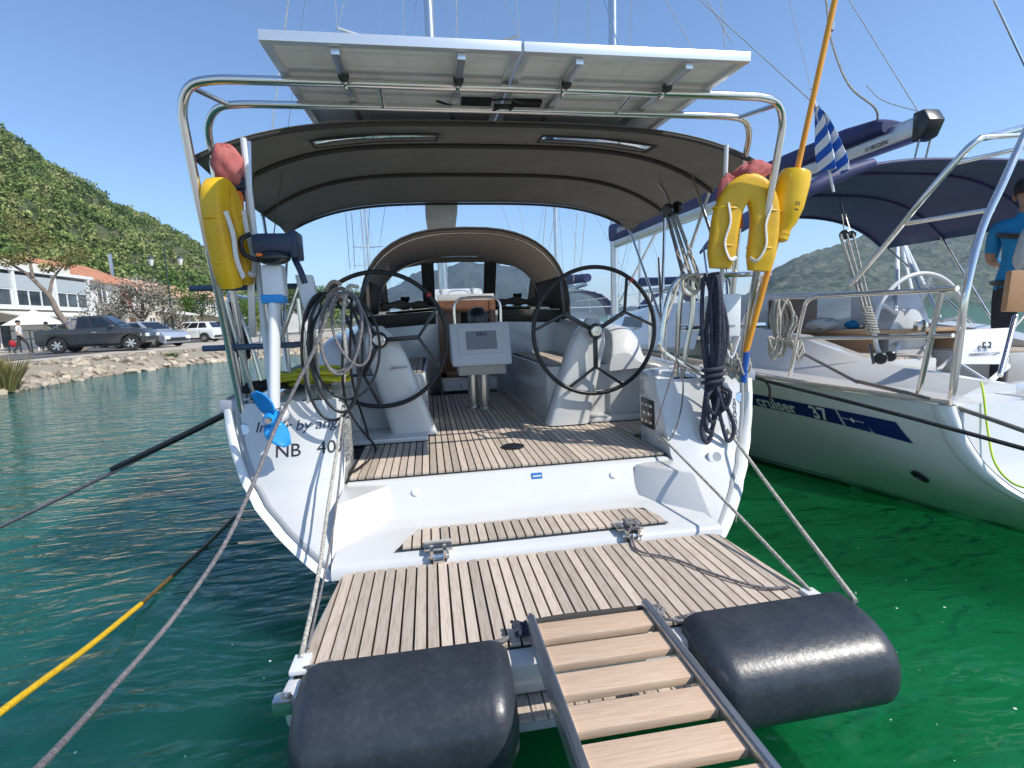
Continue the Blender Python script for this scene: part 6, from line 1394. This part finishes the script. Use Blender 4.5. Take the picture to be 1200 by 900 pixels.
# bimini of the neighbour
def nbim(y, x):
    zc = np.interp(y, [4.3,5.0,5.9,6.8], [2.60,2.70,2.72,2.64]); zs = np.interp(y, [4.3,5.5,6.8], [2.26,2.22,2.22]); hw_ = 1.62 if x > 0 else np.interp(y, [4.35,6.8], [1.60,.95]); return Vector((NX+x*hw_, NY+y, zc-(zc-zs)*abs(x)**3.4))
m_ = MB(); m_.grid([[nbim(y,x) for x in np.linspace(-1,1,31)] for y in np.linspace(4.35,6.8,12)]); NB_ = m_.build('bimini', NAVY, N, smooth=60, solid=.006)
for y in (4.35,5.1,6.0,6.8): m_ = MB(); m_.tube([nbim(y,x)+Vector((0,0,-.012)) for x in np.linspace(-1,1,31)], .016, 8); m_.build('bow_sleeve', NAVY, NB_)
m_ = MB(); m_.tube([nbim(4.35,-1)+Vector((-.02,.0,.01)), nbim(4.35,-.9)+Vector((-.03,-.05,.0)), nbim(4.35,-.78)+Vector((0,-.06,0)), nbim(4.35,-.6)+Vector((0,-.05,0))], lambda t: .035+.02*math.sin(3.1*t), 12, sm=5); m_.build('rolled_flap', NAVY, NB_)
for s in (-1,1):
    for ya, b_ in ((4.4,(NX+s*1.52,NY+5.2,1.1)),(6.0,(NX+s*1.52,NY+5.2,1.1)),(6.75,(NX+s*1.55,NY+5.4,1.15))):
        m_ = MB(); m_.cyl(nbim(ya,s*.97), b_, .0125, 10); m_.build('bimini_strut', STEEL, NB_)
text_part('canvas_label', 'BIMINI', WHITE, NB_, nbim(3.9,-.72)+Vector((0,0,-.02)), (.9,.3,0), (0,.4,1), .05) if False else None
# boom, sail cover, mast, mainsheet
ba, bb = at(1078,150,x=NX), at(722,285,x=NX)
bd_ = (bb-ba).normalized(); nrm_b = Vector((1,0,0)); upb = nrm_b.cross(bd_); upb = -upb if upb.z < 0 else upb
def brow(p, w_, h0, h1, n=16): return [p+nrm_b*w_*math.copysign(abs(math.cos(a))**.5,math.cos(a))+upb*((h0+h1)/2+(h1-h0)/2*math.copysign(abs(math.sin(a))**.6,math.sin(a))) for a in [2*math.pi*k/n for k in range(n)]]
m_ = MB(); m_.grid([brow(ba.lerp(bb,t),.07,-.10,.10) for t in (0,.5,1)], closed=True); m_.add(brow(ba,.07,-.10,.10),[tuple(range(16))]); NBO = m_.build('boom', ALU, N, smooth=50)
m_ = MB(); m_.prism([ba+upb*.12-bd_*.0, ba+upb*.12-bd_*.10, ba+upb*.02-bd_*.16, ba-upb*.10-bd_*.10, ba-upb*.12], nrm_b*.16); gs = m_
o_ = gs.build('boom_end', BLKS, NBO, bevel=.015); o_.location.x -= .08
m_ = MB(); m_.grid([brow(ba.lerp(bb,t),.12+.03*math.sin(t*9),.04,h) for t, h in ((.035,.14),(.05,.20),(.10,.24),(.35,.27),(.6,.30),(.85,.34),(1.02,.44))], closed=True)
r0 = brow(ba.lerp(bb,.035),.12+.03*math.sin(.035*9),.04,.14); m_.add(r0,[tuple(range(16))]); m_.build('sail_cover', NAVY, NBO, smooth=60)
t0_ = ba.lerp(bb,.13); 
text_part('boom_lettering', 'O SELDEN', BLK, NBO, ba.lerp(bb,.068)-Vector((.074,0,0))-upb*.055, -bd_, upb, .055)
cv = ba.lerp(bb,.72)-Vector((.165,0,0))+upb*.20; text_part('cover_lettering', 'BAVARIA  YACHTS', WHITE, NBO, ba.lerp(bb,.93)-Vector((.17,0,0))+upb*.15, -bd_, upb, .15, sp=1.1)
mxp = bb+Vector((0,.15,0)); m_ = MB(); m_.grid([[Vector((mxp.x+.085*math.cos(a),mxp.y+.12*math.sin(a)-.012*z,z)) for a in [2*math.pi*k/16 for k in range(16)]] for z in (1.5,5,10,15.5)], closed=True); m_.build('mast', ALU, N, smooth=60)
wire(N, (mxp.x,mxp.y-.3,1.75), ba.lerp(bb,.72)-upb*.1, .028, ALU, 'kicker')
wire(N, ba+upb*.1, (mxp.x,mxp.y,15.4), .004, WROPE, 'topping_lift'); 
bsp = at(930,130,x=NX-.5)
rope_pts = [at(968,0,x=3.3), at(975,50,x=3.35), at(995,100,x=3.45), at(1025,126,x=3.6), ba.lerp(bb,.06)+upb*.2]
m_ = MB(); m_.tube(rope_pts,.010,6,sm=5); m_.build('lazy_jack', WROPE, NBO)
m_ = MB(); m_.tube([at(1015,100,x=3.55), at(1035,118,x=3.65), ba+upb*.13],.004,6,sm=5); m_.build('reef_line', WROPE, NBO)
for xx in (-.05,.06): wire(N, ba+Vector((xx,-.05,-.1)), Vector((ba.x+xx,ba.y,2.68)), .009, WROPE, 'mainsheet')
wire(N, at(925,0,x=2.9), at(950,105,x=3.0), .009, STEEL, 'backstay'); wire(N, at(1165,0,x=3.9), at(1205,85,x=4.2), .010, STEEL, 'backstay')
# block-and-tackle hanging from the bimini corner to the quarter
BT = thing('backstay_tackle', at(1015,430,x=2.5), 'white rope tackle with black blocks on the quarter of the neighbour yacht', 'tackle')
tp, bt = at(990,275,x=2.75), at(1032,420,x=2.4)
for k in range(5):
    o1 = Vector((.012*(k-2),.02*((k%2)-.5),0)); m_ = MB(); m_.cyl(tp+o1*2.2, tp.lerp(bt,.82)+o1*.8, .0065, 6); m_.build('rope_part', WROPE, BT)
m_ = MB(); q = [tp.lerp(bt,.62+.0035*k)+Vector((.03*math.cos(k*1.1),.03*math.sin(k*1.1),.0)) for k in range(60)]; m_.tube(q,.008,6,sm=2); m_.build('rope_turns', WROPE, BT)
for p_, sc in ((tp,1),(tp+Vector((.06,0,.0)),.8),(bt,1),(bt+Vector((.07,0,.01)),.9)):
    m_ = MB(); m_.lathe([(.03*sc,-.015),(.038*sc,-.008),(.038*sc,.008),(.03*sc,.015)], p_, (.6,1,.1), 16); m_.build('block', BLKS, BT)
wire(BT, tp, at(984,232,x=2.9), .005, STEEL, 'wire'); wire(BT, tp+Vector((.06,0,0)), at(984,232,x=2.9)+Vector((.01,0,0)), .004, STEEL, 'wire')
m_ = MB(); m_.bar(tp.lerp(bt,.9)+Vector((-.05,0,0)), tp.lerp(bt,1.03)+Vector((-.06,0,0)), .014,.014); m_.build('cam_cleat', BLKS, BT)
# white rope hank on the neighbour's lifeline
hank(at(917,352,x=xr).x-.02, at(917,352,x=xr).z, at(917,425,x=xr).z, at(917,352,x=xr).y, .09, 9, .011, WROPE, 'thick hank of white braided rope on the lifeline of the neighbour yacht', 31)
# mooring lines of the neighbour
rope('mooring_line', sag(at(905,395,x=2.6), at(1005,448,x=2.32), .0), .012, GROPE, 'grey line from the neighbour rail down to its quarter cleat')
rope('mooring_line', [at(1005,447,x=2.30), at(1080,465,y=2.45), at(1140,484,y=2.25), at(1215,510,y=2.0), at(1320,545,y=1.7)], .0125, mat('brown_rope', (.14,.12,.10), .8, c2=(.2,.18,.15), scale=60), 'brown mooring line crossing the neighbour transom')
rope('mooring_line', [at(874,438,y=3.5), at(900,447,y=3.3), at(960,462,y=2.9), at(1080,493,y=2.3), at(1215,530,y=1.95), at(1320,560,y=1.6)], .0115, BROPE, 'black mooring line running along the neighbour hull above its stripe')
rope('fender_lanyard', [at(897,446,y=3.32), at(902,455,y=3.3), at(902,470,y=3.3)], .010, BROPE, 'short black lanyard hanging from the black mooring line')
rope('lime_line', [at(1150,448,y=2.35), at(1153,465,y=2.3), at(1157,500,y=2.24), at(1165,540,y=2.15), at(1185,565,y=2.05), at(1215,575,y=1.98)], .0055, LROPE, 'thin lime green line hanging over the neighbour transom')
# outboard bracket pad of warm wood at the right edge and soft bag
m_ = MB(); m_.prism([at(1179,365,y=2.72),at(1206,366,y=2.72),at(1210,316,y=2.72),at(1186,317,y=2.72)], (.02,.05,0)); m_.build('wooden_pad', OWOOD if False else mat('varnished_pad', (.42,.22,.10), .45, c2=(.34,.17,.07), scale=4), N, bevel=.006)
# clutter on the table
for (u, v, r_, c_, lab) in ((1000,350,(.06,.06,.04),(.02,.25,.5),'blue plastic bag on the neighbour cockpit table'),(1022,352,(.07,.05,.04),(.4,.03,.05),'dark red cloth on the neighbour cockpit table'),(1060,348,(.13,.10,.07),(.03,.03,.035),'dark grey rounded bag on the neighbour cockpit table'),(965,352,(.16,.1,.06),(.45,.45,.45),'grey white crumpled cover on the neighbour cockpit table')):
    p_ = at(u,v,y=4.5); p_.z = 1.278+r_[2]*.9
    bag(p_, r_, lab, u, mat('cloth_%d' % u, c_, .8))
bag(at(944,405,y=4.3)-Vector((0,0,.02)), (.12,.10,.045), 'black coat with yellow trim on the neighbour side deck', 77, mat('black_coat', (.015,.015,.015), .8))
# ================================================================ FLAG, PEOPLE, OTHER BOATS, HAZE
def flag_material():
    M = bpy.data.materials.new('greek_flag_cloth'); M.use_nodes = True; N_ = M.node_tree.nodes; L = M.node_tree.links; b = N_['Principled BSDF']; b.inputs['Roughness'].default_value = .8
    uv = N_.new('ShaderNodeUVMap'); sp_ = N_.new('ShaderNodeSeparateXYZ'); L.new(uv.outputs[0], sp_.inputs[0])
    mu = N_.new('ShaderNodeMath'); mu.operation = 'MULTIPLY'; mu.inputs[1].default_value = 4.5; L.new(sp_.outputs['Y'], mu.inputs[0])
    fr = N_.new('ShaderNodeMath'); fr.operation = 'FRACT'; L.new(mu.outputs[0], fr.inputs[0])
    gt = N_.new('ShaderNodeMath'); gt.operation = 'GREATER_THAN'; gt.inputs[1].default_value = .5; L.new(fr.outputs[0], gt.inputs[0])
    mx = N_.new('ShaderNodeMix'); mx.data_type = 'RGBA'; mx.inputs['A'].default_value = (.01,.10,.45,1); mx.inputs['B'].default_value = (.72,.73,.75,1); L.new(gt.outputs[0], mx.inputs['Factor'])
    L.new(mx.outputs['Result'], b.inputs['Base Color']); return M
FL = thing('ensign_flag', at(985,200,y=3.1), 'blue and white striped ensign hanging limp beside the dan buoy', 'flag')
top, bot = at(955,122,y=3.12), at(978,203,y=3.12)
m_ = MB(); m_.cyl(at(953,112,y=3.13), at(977,225,y=3.13), .008, 8); m_.build('flag_staff', WPLA, FL)
nu, nv_ = 15, 21; verts = []; uvs = []
for i in range(nv_):
    t = i/(nv_-1)
    for j in range(nu):
        s_ = j/(nu-1); e0 = at(955+10*t, 122+78*t, y=3.12); e1 = at(962+30*min(1,t*1.15)**.8, 128+72*t, y=3.10)
        p_ = e0.lerp(e1, s_); fold = .05*math.sin(s_*11+t*2.5)*(0.35+t)
        verts.append(p_+Vector((0,fold,-.012*s_))); uvs.append((s_, (s_*.55+t*.9)))
fs = [(i*nu+j,i*nu+j+1,(i+1)*nu+j+1,(i+1)*nu+j) for i in range(nv_-1) for j in range(nu-1)]
me = bpy.data.meshes.new('cloth'); me.from_pydata([tuple(v) for v in verts], [], fs); uvl = me.uv_layers.new(name='UVMap')
for l in me.loops: uvl.data[l.index].uv = uvs[l.vertex_index]
me.materials.append(flag_material()); me.polygons.foreach_set('use_smooth', [True]*len(me.polygons))
fo = bpy.data.objects.new('cloth', me); col.objects.link(fo); attach(fo, FL)

# ---- people
SKIN = mat('skin', (.42,.24,.16), .55, c2=(.38,.20,.13), scale=6); HAIR = mat('dark_hair', (.012,.010,.009), .7, bump=.6, bscale=60)
def person(label, o, yaw, H, joints, zones, name='person', zscale=1.0, hair=True):
    """one continuous skinned body; joints: name -> (x,y,z,r) in a 1.75 m figure; zones: fn(x,y,z)->material slot; slots: list"""
    T_ = thing(name, o, label, 'person', rz=yaw)
    order = list(joints); idx = {k: i for i, k in enumerate(order)}
    E = [('pelvis','belly'),('belly','chest'),('chest','neck'),('neck','jaw'),('jaw','head'),('head','crown'),
         ('chest','shl'),('shl','ell'),('ell','wrl'),('wrl','hal'),('chest','shr'),('shr','elr'),('elr','wrr'),('wrr','har'),
         ('pelvis','hil'),('hil','knl'),('knl','anl'),('anl','tol'),('pelvis','hir'),('hir','knr'),('knr','anr'),('anr','tor')]
    k = H/1.75
    me = bpy.data.meshes.new('b'); me.from_pydata([tuple(c*k for c in joints[q][:3]) for q in order], [(idx[a],idx[b]) for a,b in E], [])
    ob = bpy.data.objects.new('b', me); col.objects.link(ob); sk = ob.modifiers.new('s','SKIN'); ss = ob.modifiers.new('u','SUBSURF'); ss.levels = 2; ss.render_levels = 2
    sv = me.skin_vertices[0].data
    for q in order:
        r_ = joints[q][3]*k; sv[idx[q]].radius = (r_, r_*(joints[q][4] if len(joints[q]) > 4 else 1)); sv[idx[q]].use_root = (q == 'pelvis')
    sk.use_smooth_shade = True
    dg = bpy.context.evaluated_depsgraph_get(); nm = bpy.data.meshes.new_from_object(ob.evaluated_get(dg)); bpy.data.objects.remove(ob)
    fn, slots = zones
    nm.materials.clear()
    for s_ in slots: nm.materials.append(s_)
    for pgn in nm.polygons:
        c = pgn.center/k; pgn.material_index = fn(c.x, c.y, c.z); pgn.use_smooth = True
    bo = bpy.data.objects.new('body', nm); col.objects.link(bo); bo.parent = T_
    hx, hy, hz, _ = [v*k for v in joints['head'][:4]]
    def add(nm2, mbb, mt):
        q_ = mbb.build(nm2, mt, smooth=60); q_.parent = T_
    if hair:
        mbb = MB(); rows = []
        for i in range(9):
            a = math.pi*.62*i/8; rows.append([Vector((hx+.099*k*math.sin(a)*math.cos(b), hy-.012*k+.112*k*math.sin(a)*math.sin(b)*1.0, hz+.035*k+.105*k*math.cos(a)+(.03*k if (math.sin(b) > .25 and a > 1.1) else 0))) for b in [2*math.pi*j/20 for j in range(20)]])
        mbb.grid(rows, closed=True); add('hair', mbb, HAIR)
    mbb = MB(); mbb.sphere((hx,hy+.098*k,hz-.012*k),(.014*k,.022*k,.022*k),8,6); add('nose', mbb, SKIN)
    for s_ in (-1,1):
        mbb = MB(); mbb.sphere((hx+s_*.095*k,hy-.005*k,hz-.012*k),(.012*k,.024*k,.034*k),8,6); add('ear', mbb, SKIN)
        mbb = MB(); mbb.sphere((hx+s_*.033*k,hy+.083*k,hz+.012*k),(.012*k,.008*k,.007*k),8,6); add('eye', mbb, BLK)
    mbb = MB(); mbb.sphere((hx,hy+.088*k,hz-.058*k),(.024*k,.008*k,.006*k),8,6); add('mouth', mbb, PINK)
    return T_
def J(**kw):
    d = dict(pelvis=(0,0,.96,.135,.85), belly=(0,.01,1.10,.13,.8), chest=(0,0,1.32,.15,.75), neck=(0,0,1.50,.055), jaw=(0,.02,1.57,.065), head=(0,.015,1.645,.092), crown=(0,.0,1.70,.075),
             shl=(-.19,0,1.42,.065), ell=(-.25,-.02,1.14,.045), wrl=(-.26,.06,.90,.032), hal=(-.26,.09,.82,.038,.6),
             shr=(.19,0,1.42,.065), elr=(.25,-.02,1.14,.045), wrr=(.26,.06,.90,.032), har=(.26,.09,.82,.038,.6),
             hil=(-.10,0,.90,.10), knl=(-.11,.02,.50,.065), anl=(-.11,-.02,.09,.045), tol=(-.12,.15,.035,.04),
             hir=(.10,0,.90,.10), knr=(.11,.02,.50,.065), anr=(.11,-.02,.09,.045), tor=(.12,.15,.035,.04))
    d.update(kw); return d
CLW = mat('white_shirt', (.66,.64,.62), .85, bump=.4, bscale=12); CLD = mat('dark_trousers', (.055,.045,.045), .85); CLB = mat('beige_shirt', (.48,.40,.24), .85); SHOE = mat('shoes', (.02,.02,.02), .6)
CLBL = mat('cyan_tshirt', (.008,.20,.42), .8, c2=(.010,.24,.48), scale=3, bump=.7, bscale=7); CLK = mat('charcoal_shorts', (.03,.03,.034), .85)
def zon(x, y, z):
    if z > 1.49: return 2
    if z < .07: return 3
    if abs(x) > .215 and z < 1.18: return 2
    return 0 if z > 1.0 else 1
p = at(26,413,y=31); p.z = QZ
person('person in white shirt and dark trousers walking along the quay behind the pickup', p, R(-75), 1.74, J(knl=(-.11,.24,.55,.065), anl=(-.11,.30,.12,.045), tol=(-.11,.46,.06,.04), knr=(.11,-.06,.50,.065), anr=(.11,-.30,.12,.045), tor=(.11,-.18,.04,.04), ell=(-.26,-.12,1.15,.045), wrl=(-.27,-.18,.92,.032), hal=(-.27,-.2,.84,.038,.6), wrr=(.26,.18,.95,.032), har=(.26,.25,.88,.038,.6)), (zon, [CLW, CLD, SKIN, SHOE]))
p = at(58,408,y=33.8); p.z = QZ
person('person in beige shirt standing behind the bed of the pickup', p, R(160), 1.68, J(), (zon, [CLB, CLD, SKIN, SHOE]))
# red bag in the walker's hand, flower tubs by the rail
p = at(15,404,y=30.9); bag(Vector((p.x,p.y,QZ+.55)), (.16,.1,.17), 'red shopping bag carried beside the walking person', 41, mat('red_bag', (.45,.02,.03), .6))
p = at(78,403,y=33.5); bag(Vector((p.x,p.y,QZ+.85)), (.30,.2,.22), 'red and white bundle behind the pickup bed', 43, mat('red_white_cloth', (.5,.04,.05), .8, c2=(.7,.65,.62), scale=5))
# person on the neighbour's stern, seen from behind
pz = at(1190,215,y=3.35)
def zon2(x, y, z):
    if z > 1.50: return 2
    if z < .07: return 3
    if abs(x) > .20 and z < 1.22: return 2
    return 0 if z > .93 else 1
pp = at(1178,330,y=3.45); PS = person('person in cyan t-shirt and dark shorts with a harness bag on the neighbour yacht', (pp.x+.17,3.45,.66), R(-70), 1.76,
    J(ell=(-.24,.10,1.16,.045), wrl=(-.20,.32,1.12,.032), hal=(-.18,.40,1.12,.038,.6), elr=(.24,.10,1.16,.045), wrr=(.20,.32,1.12,.032), har=(.18,.40,1.12,.038,.6), chest=(0,.03,1.32,.165,.8), belly=(0,.01,1.10,.15,.85)), (zon2, [CLBL, CLK, SKIN, SHOE]))
for s_ in (-1,1):                                   # fingers of the two hands
    for k in range(5):
        mbb = MB(); bx_ = s_*.18+(-.028+.014*k if k < 4 else s_*-.035); 
        if k < 4: mbb.tube([(bx_,.42,1.125),(bx_,.465,1.12),(bx_,.49,1.095),(bx_,.485,1.07)], lambda t: .009-.002*t, 8, sm=3)
        else: mbb.tube([(s_*.145,.39,1.13),(s_*.125,.42,1.115),(s_*.12,.45,1.10)], lambda t: .010-.002*t, 8, sm=3)
        q_ = mbb.build('finger', SKIN, smooth=60); q_.parent = PS
mbb = MB(); mbb.tube([(-.17,.0,1.36),(-.05,-.145,1.33),(.08,-.145,1.31),(.19,.0,1.30),(.08,.16,1.31),(-.05,.16,1.34)], .017, 8, closed=True, sm=5, flat=1.6); q_ = mbb.build('harness_strap', BLK, smooth=60); q_.parent = PS
mbb = MB(); mbb.tube([(-.19,.01,.98),(0,-.165,.97),(.19,.01,.98),(0,.165,.98)], .019, 8, closed=True, sm=6, flat=1.4); q_ = mbb.build('belt', BLK, smooth=60); q_.parent = PS
bag(at(1206,290,y=3.2), (.07,.08,.17), 'grey white day bag held at the hip of the person on the neighbour yacht', 51, mat('grey_bag', (.42,.43,.43), .8), tilt=R(12))

# ---- other masts and yachts further along the quay
def far_yacht(label, x0, y0, mast_px, hullcol, cover, L_=11.0, mh=15.5):
    F_ = thing('moored_yacht', (x0,y0,0), label, 'yacht', 'yachts moored further along the quay')
    m_ = MB(); rows = []
    for t in np.linspace(0,1,13):
        w_ = 1.55*(1-.12*(1-t)**2)*(1-t**3.2)**.8+.02; y_ = y0+L_*t; rows.append([Vector((x0+s_*w_*q,y_,z)) for s_, q, z in ((-1,1,1.1),(-1,.93,.45),(-1,.7,0),(-1,.3,-.3),(1,.3,-.3),(1,.7,0),(1,.93,.45),(1,1,1.1))])
    m_.grid(rows); m_.add(rows[0],[tuple(range(8))]); m_.build('hull', hullcol, F_, smooth=50)
    m_ = MB(); m_.grid([[r_[0]+Vector((0,0,.0)), Vector((x0,r_[0].y,1.17)), r_[-1]] for r_ in rows]); m_.build('deck', GEL, F_, smooth=40)
    m_ = MB(); m_.box((x0,y0+L_*.52,1.38),(1.9,L_*.42,.5),taper=(.8,.9)); m_.build('coachroof', GEL, F_, bevel=.08)
    my = y0+L_*.58; m_ = MB(); m_.cyl((x0,my,1.2),(x0,my,mh),.085,12); m_.build('mast', ALU, F_)
    m_ = MB(); m_.cyl((x0,my-.1,2.5),(x0,my-4.2,2.55),.07,10); m_.build('boom', ALU, F_)
    m_ = MB(); m_.tube([(x0,my-.2,2.95),(x0,my-2,2.85),(x0,my-4.1,2.75)], lambda t: .22-.08*t, 12, sm=3); m_.build('sail_cover', cover, F_)
    for s_ in (-1,1):
        wire(F_, (x0+s_*1.45,my-.2,1.1),(x0,my,mh-.6),.008,STEEL,'shroud'); wire(F_, (x0+s_*1.3,y0+.2,1.1),(x0,my,mh-.2),.006,STEEL,'backstay')
        m_ = MB(); m_.cyl((x0,my,6.2),(x0+s_*.9,my-.1,6.25),.03,8); m_.build('spreader', ALU, F_)
    wire(F_, (x0,y0+L_-.1,1.15),(x0,my,mh-.2),.02,WPLA,'furled_jib')
    m_ = MB(); m_.tube([(x0-1.35,y0+1.6,1.1),(x0-1.35,y0+.3,1.75),(x0+1.35,y0+.3,1.75),(x0+1.35,y0+1.6,1.1)],.015,8); m_.build('pushpit', STEEL, F_)
    m_ = MB(); m_.grid([[Vector((x0+1.2*math.cos(a),y0+L_*yy,1.5+.85*math.sin(a))) for a in [math.pi*k/12 for k in range(13)]] for yy in (.26,.36)]); m_.build('sprayhood', cover, F_, smooth=60, solid=.01)
    return F_
NAVH = mat('navy_hull', (.012,.018,.05), .15, coat=.5)
far_yacht('navy hulled yacht moored ahead of the white neighbour, seen past the starboard wheel', 9.5, 17.0, 0, NAVH, NAVY, mh=7.0)
far_yacht('white yacht moored ahead to port of the arch, half hidden by the hose coils', -5.2, 38.0, 0, GELN, NAVY)
# free-standing masts of yachts ahead: two tall ones seen above the solar panels
for i, (u, yy, x_lab) in enumerate(((652,21,'white yacht moored ahead whose mast shows right of the sprayhood'),(432,34,'white yacht moored far ahead whose mast shows left of the sprayhood'))):
    p_ = at(u,300,y=yy); far_yacht(x_lab, p_.x, yy-6.4, 0, GELN, NAVY, mh=9.0)
for u0,v0,u1,v1,d in ((338,0,319,152,5.5),(783,0,812,62,12),(846,0,840,160,14),(828,0,935,110,16)):
    pass
# spreader tips above the panels belong to the main mast rig
m_ = MB(); m_.cyl(at(395,33,y=9.0), at(420,41,y=9.2), .022, 8); m_.build('spreader_tip', ALU, Y)
m_ = MB(); m_.cyl(at(587,48,y=9.0), at(609,42,y=8.8), .022, 8); m_.build('spreader_tip', ALU, Y)
for (a, b) in (((393,0),(395,33)),((404,0),(396,33)),((338,0),(319,150)),((591,0),(608,42)),((605,0),(609,42)),((534,0),(537,45))):
    wire(Y, at(*a,y=9.0 if a[0] > 380 else 3.4), at(*b,y=9.0 if a[0] > 380 else 3.4), .0045 if a[0] > 380 else .0035, WROPE, 'rigging_line')
for (a, b) in (((650,0),(651,44)),((655,0),(652,42)),((780,0),(812,58)),((828,0),(858,50)),((845,0),(850,60)),((740,0),(738,55)),((690,0),(688,50)),((820,0),(950,118))):
    wire(N, at(*a,x=NX), at(*b,x=NX), .006, WROPE, 'rigging_line')
for (a, b) in (((652,240),(642,300)),((676,250),(672,330)),((686,250),(680,320)),((412,250),(416,315)),((405,250),(410,315))):
    wire(Y, at(*a,y=10.5), at(*b,y=10.5), .006, WROPE, 'rigging_line')

# ---- haze
HZ = bpy.data.materials.new('haze_air'); HZ.use_nodes = True; nn_ = HZ.node_tree.nodes; nn_.remove(nn_['Principled BSDF'])
pv = nn_.new('ShaderNodeVolumePrincipled'); pv.inputs['Color'].default_value = (.60,.78,1,1); pv.inputs['Density'].default_value = 2.0e-4; pv.inputs['Anisotropy'].default_value = .2
HZ.node_tree.links.new(pv.outputs[0], nn_['Material Output'].inputs['Volume'])
mb = MB(); mb.box((0,2350,126),(5300,5500,300)); hz = mb.build('haze', HZ, smooth=0); hz['kind'] = 'stuff'; hz['label'] = 'thin pale blue haze over the bay'
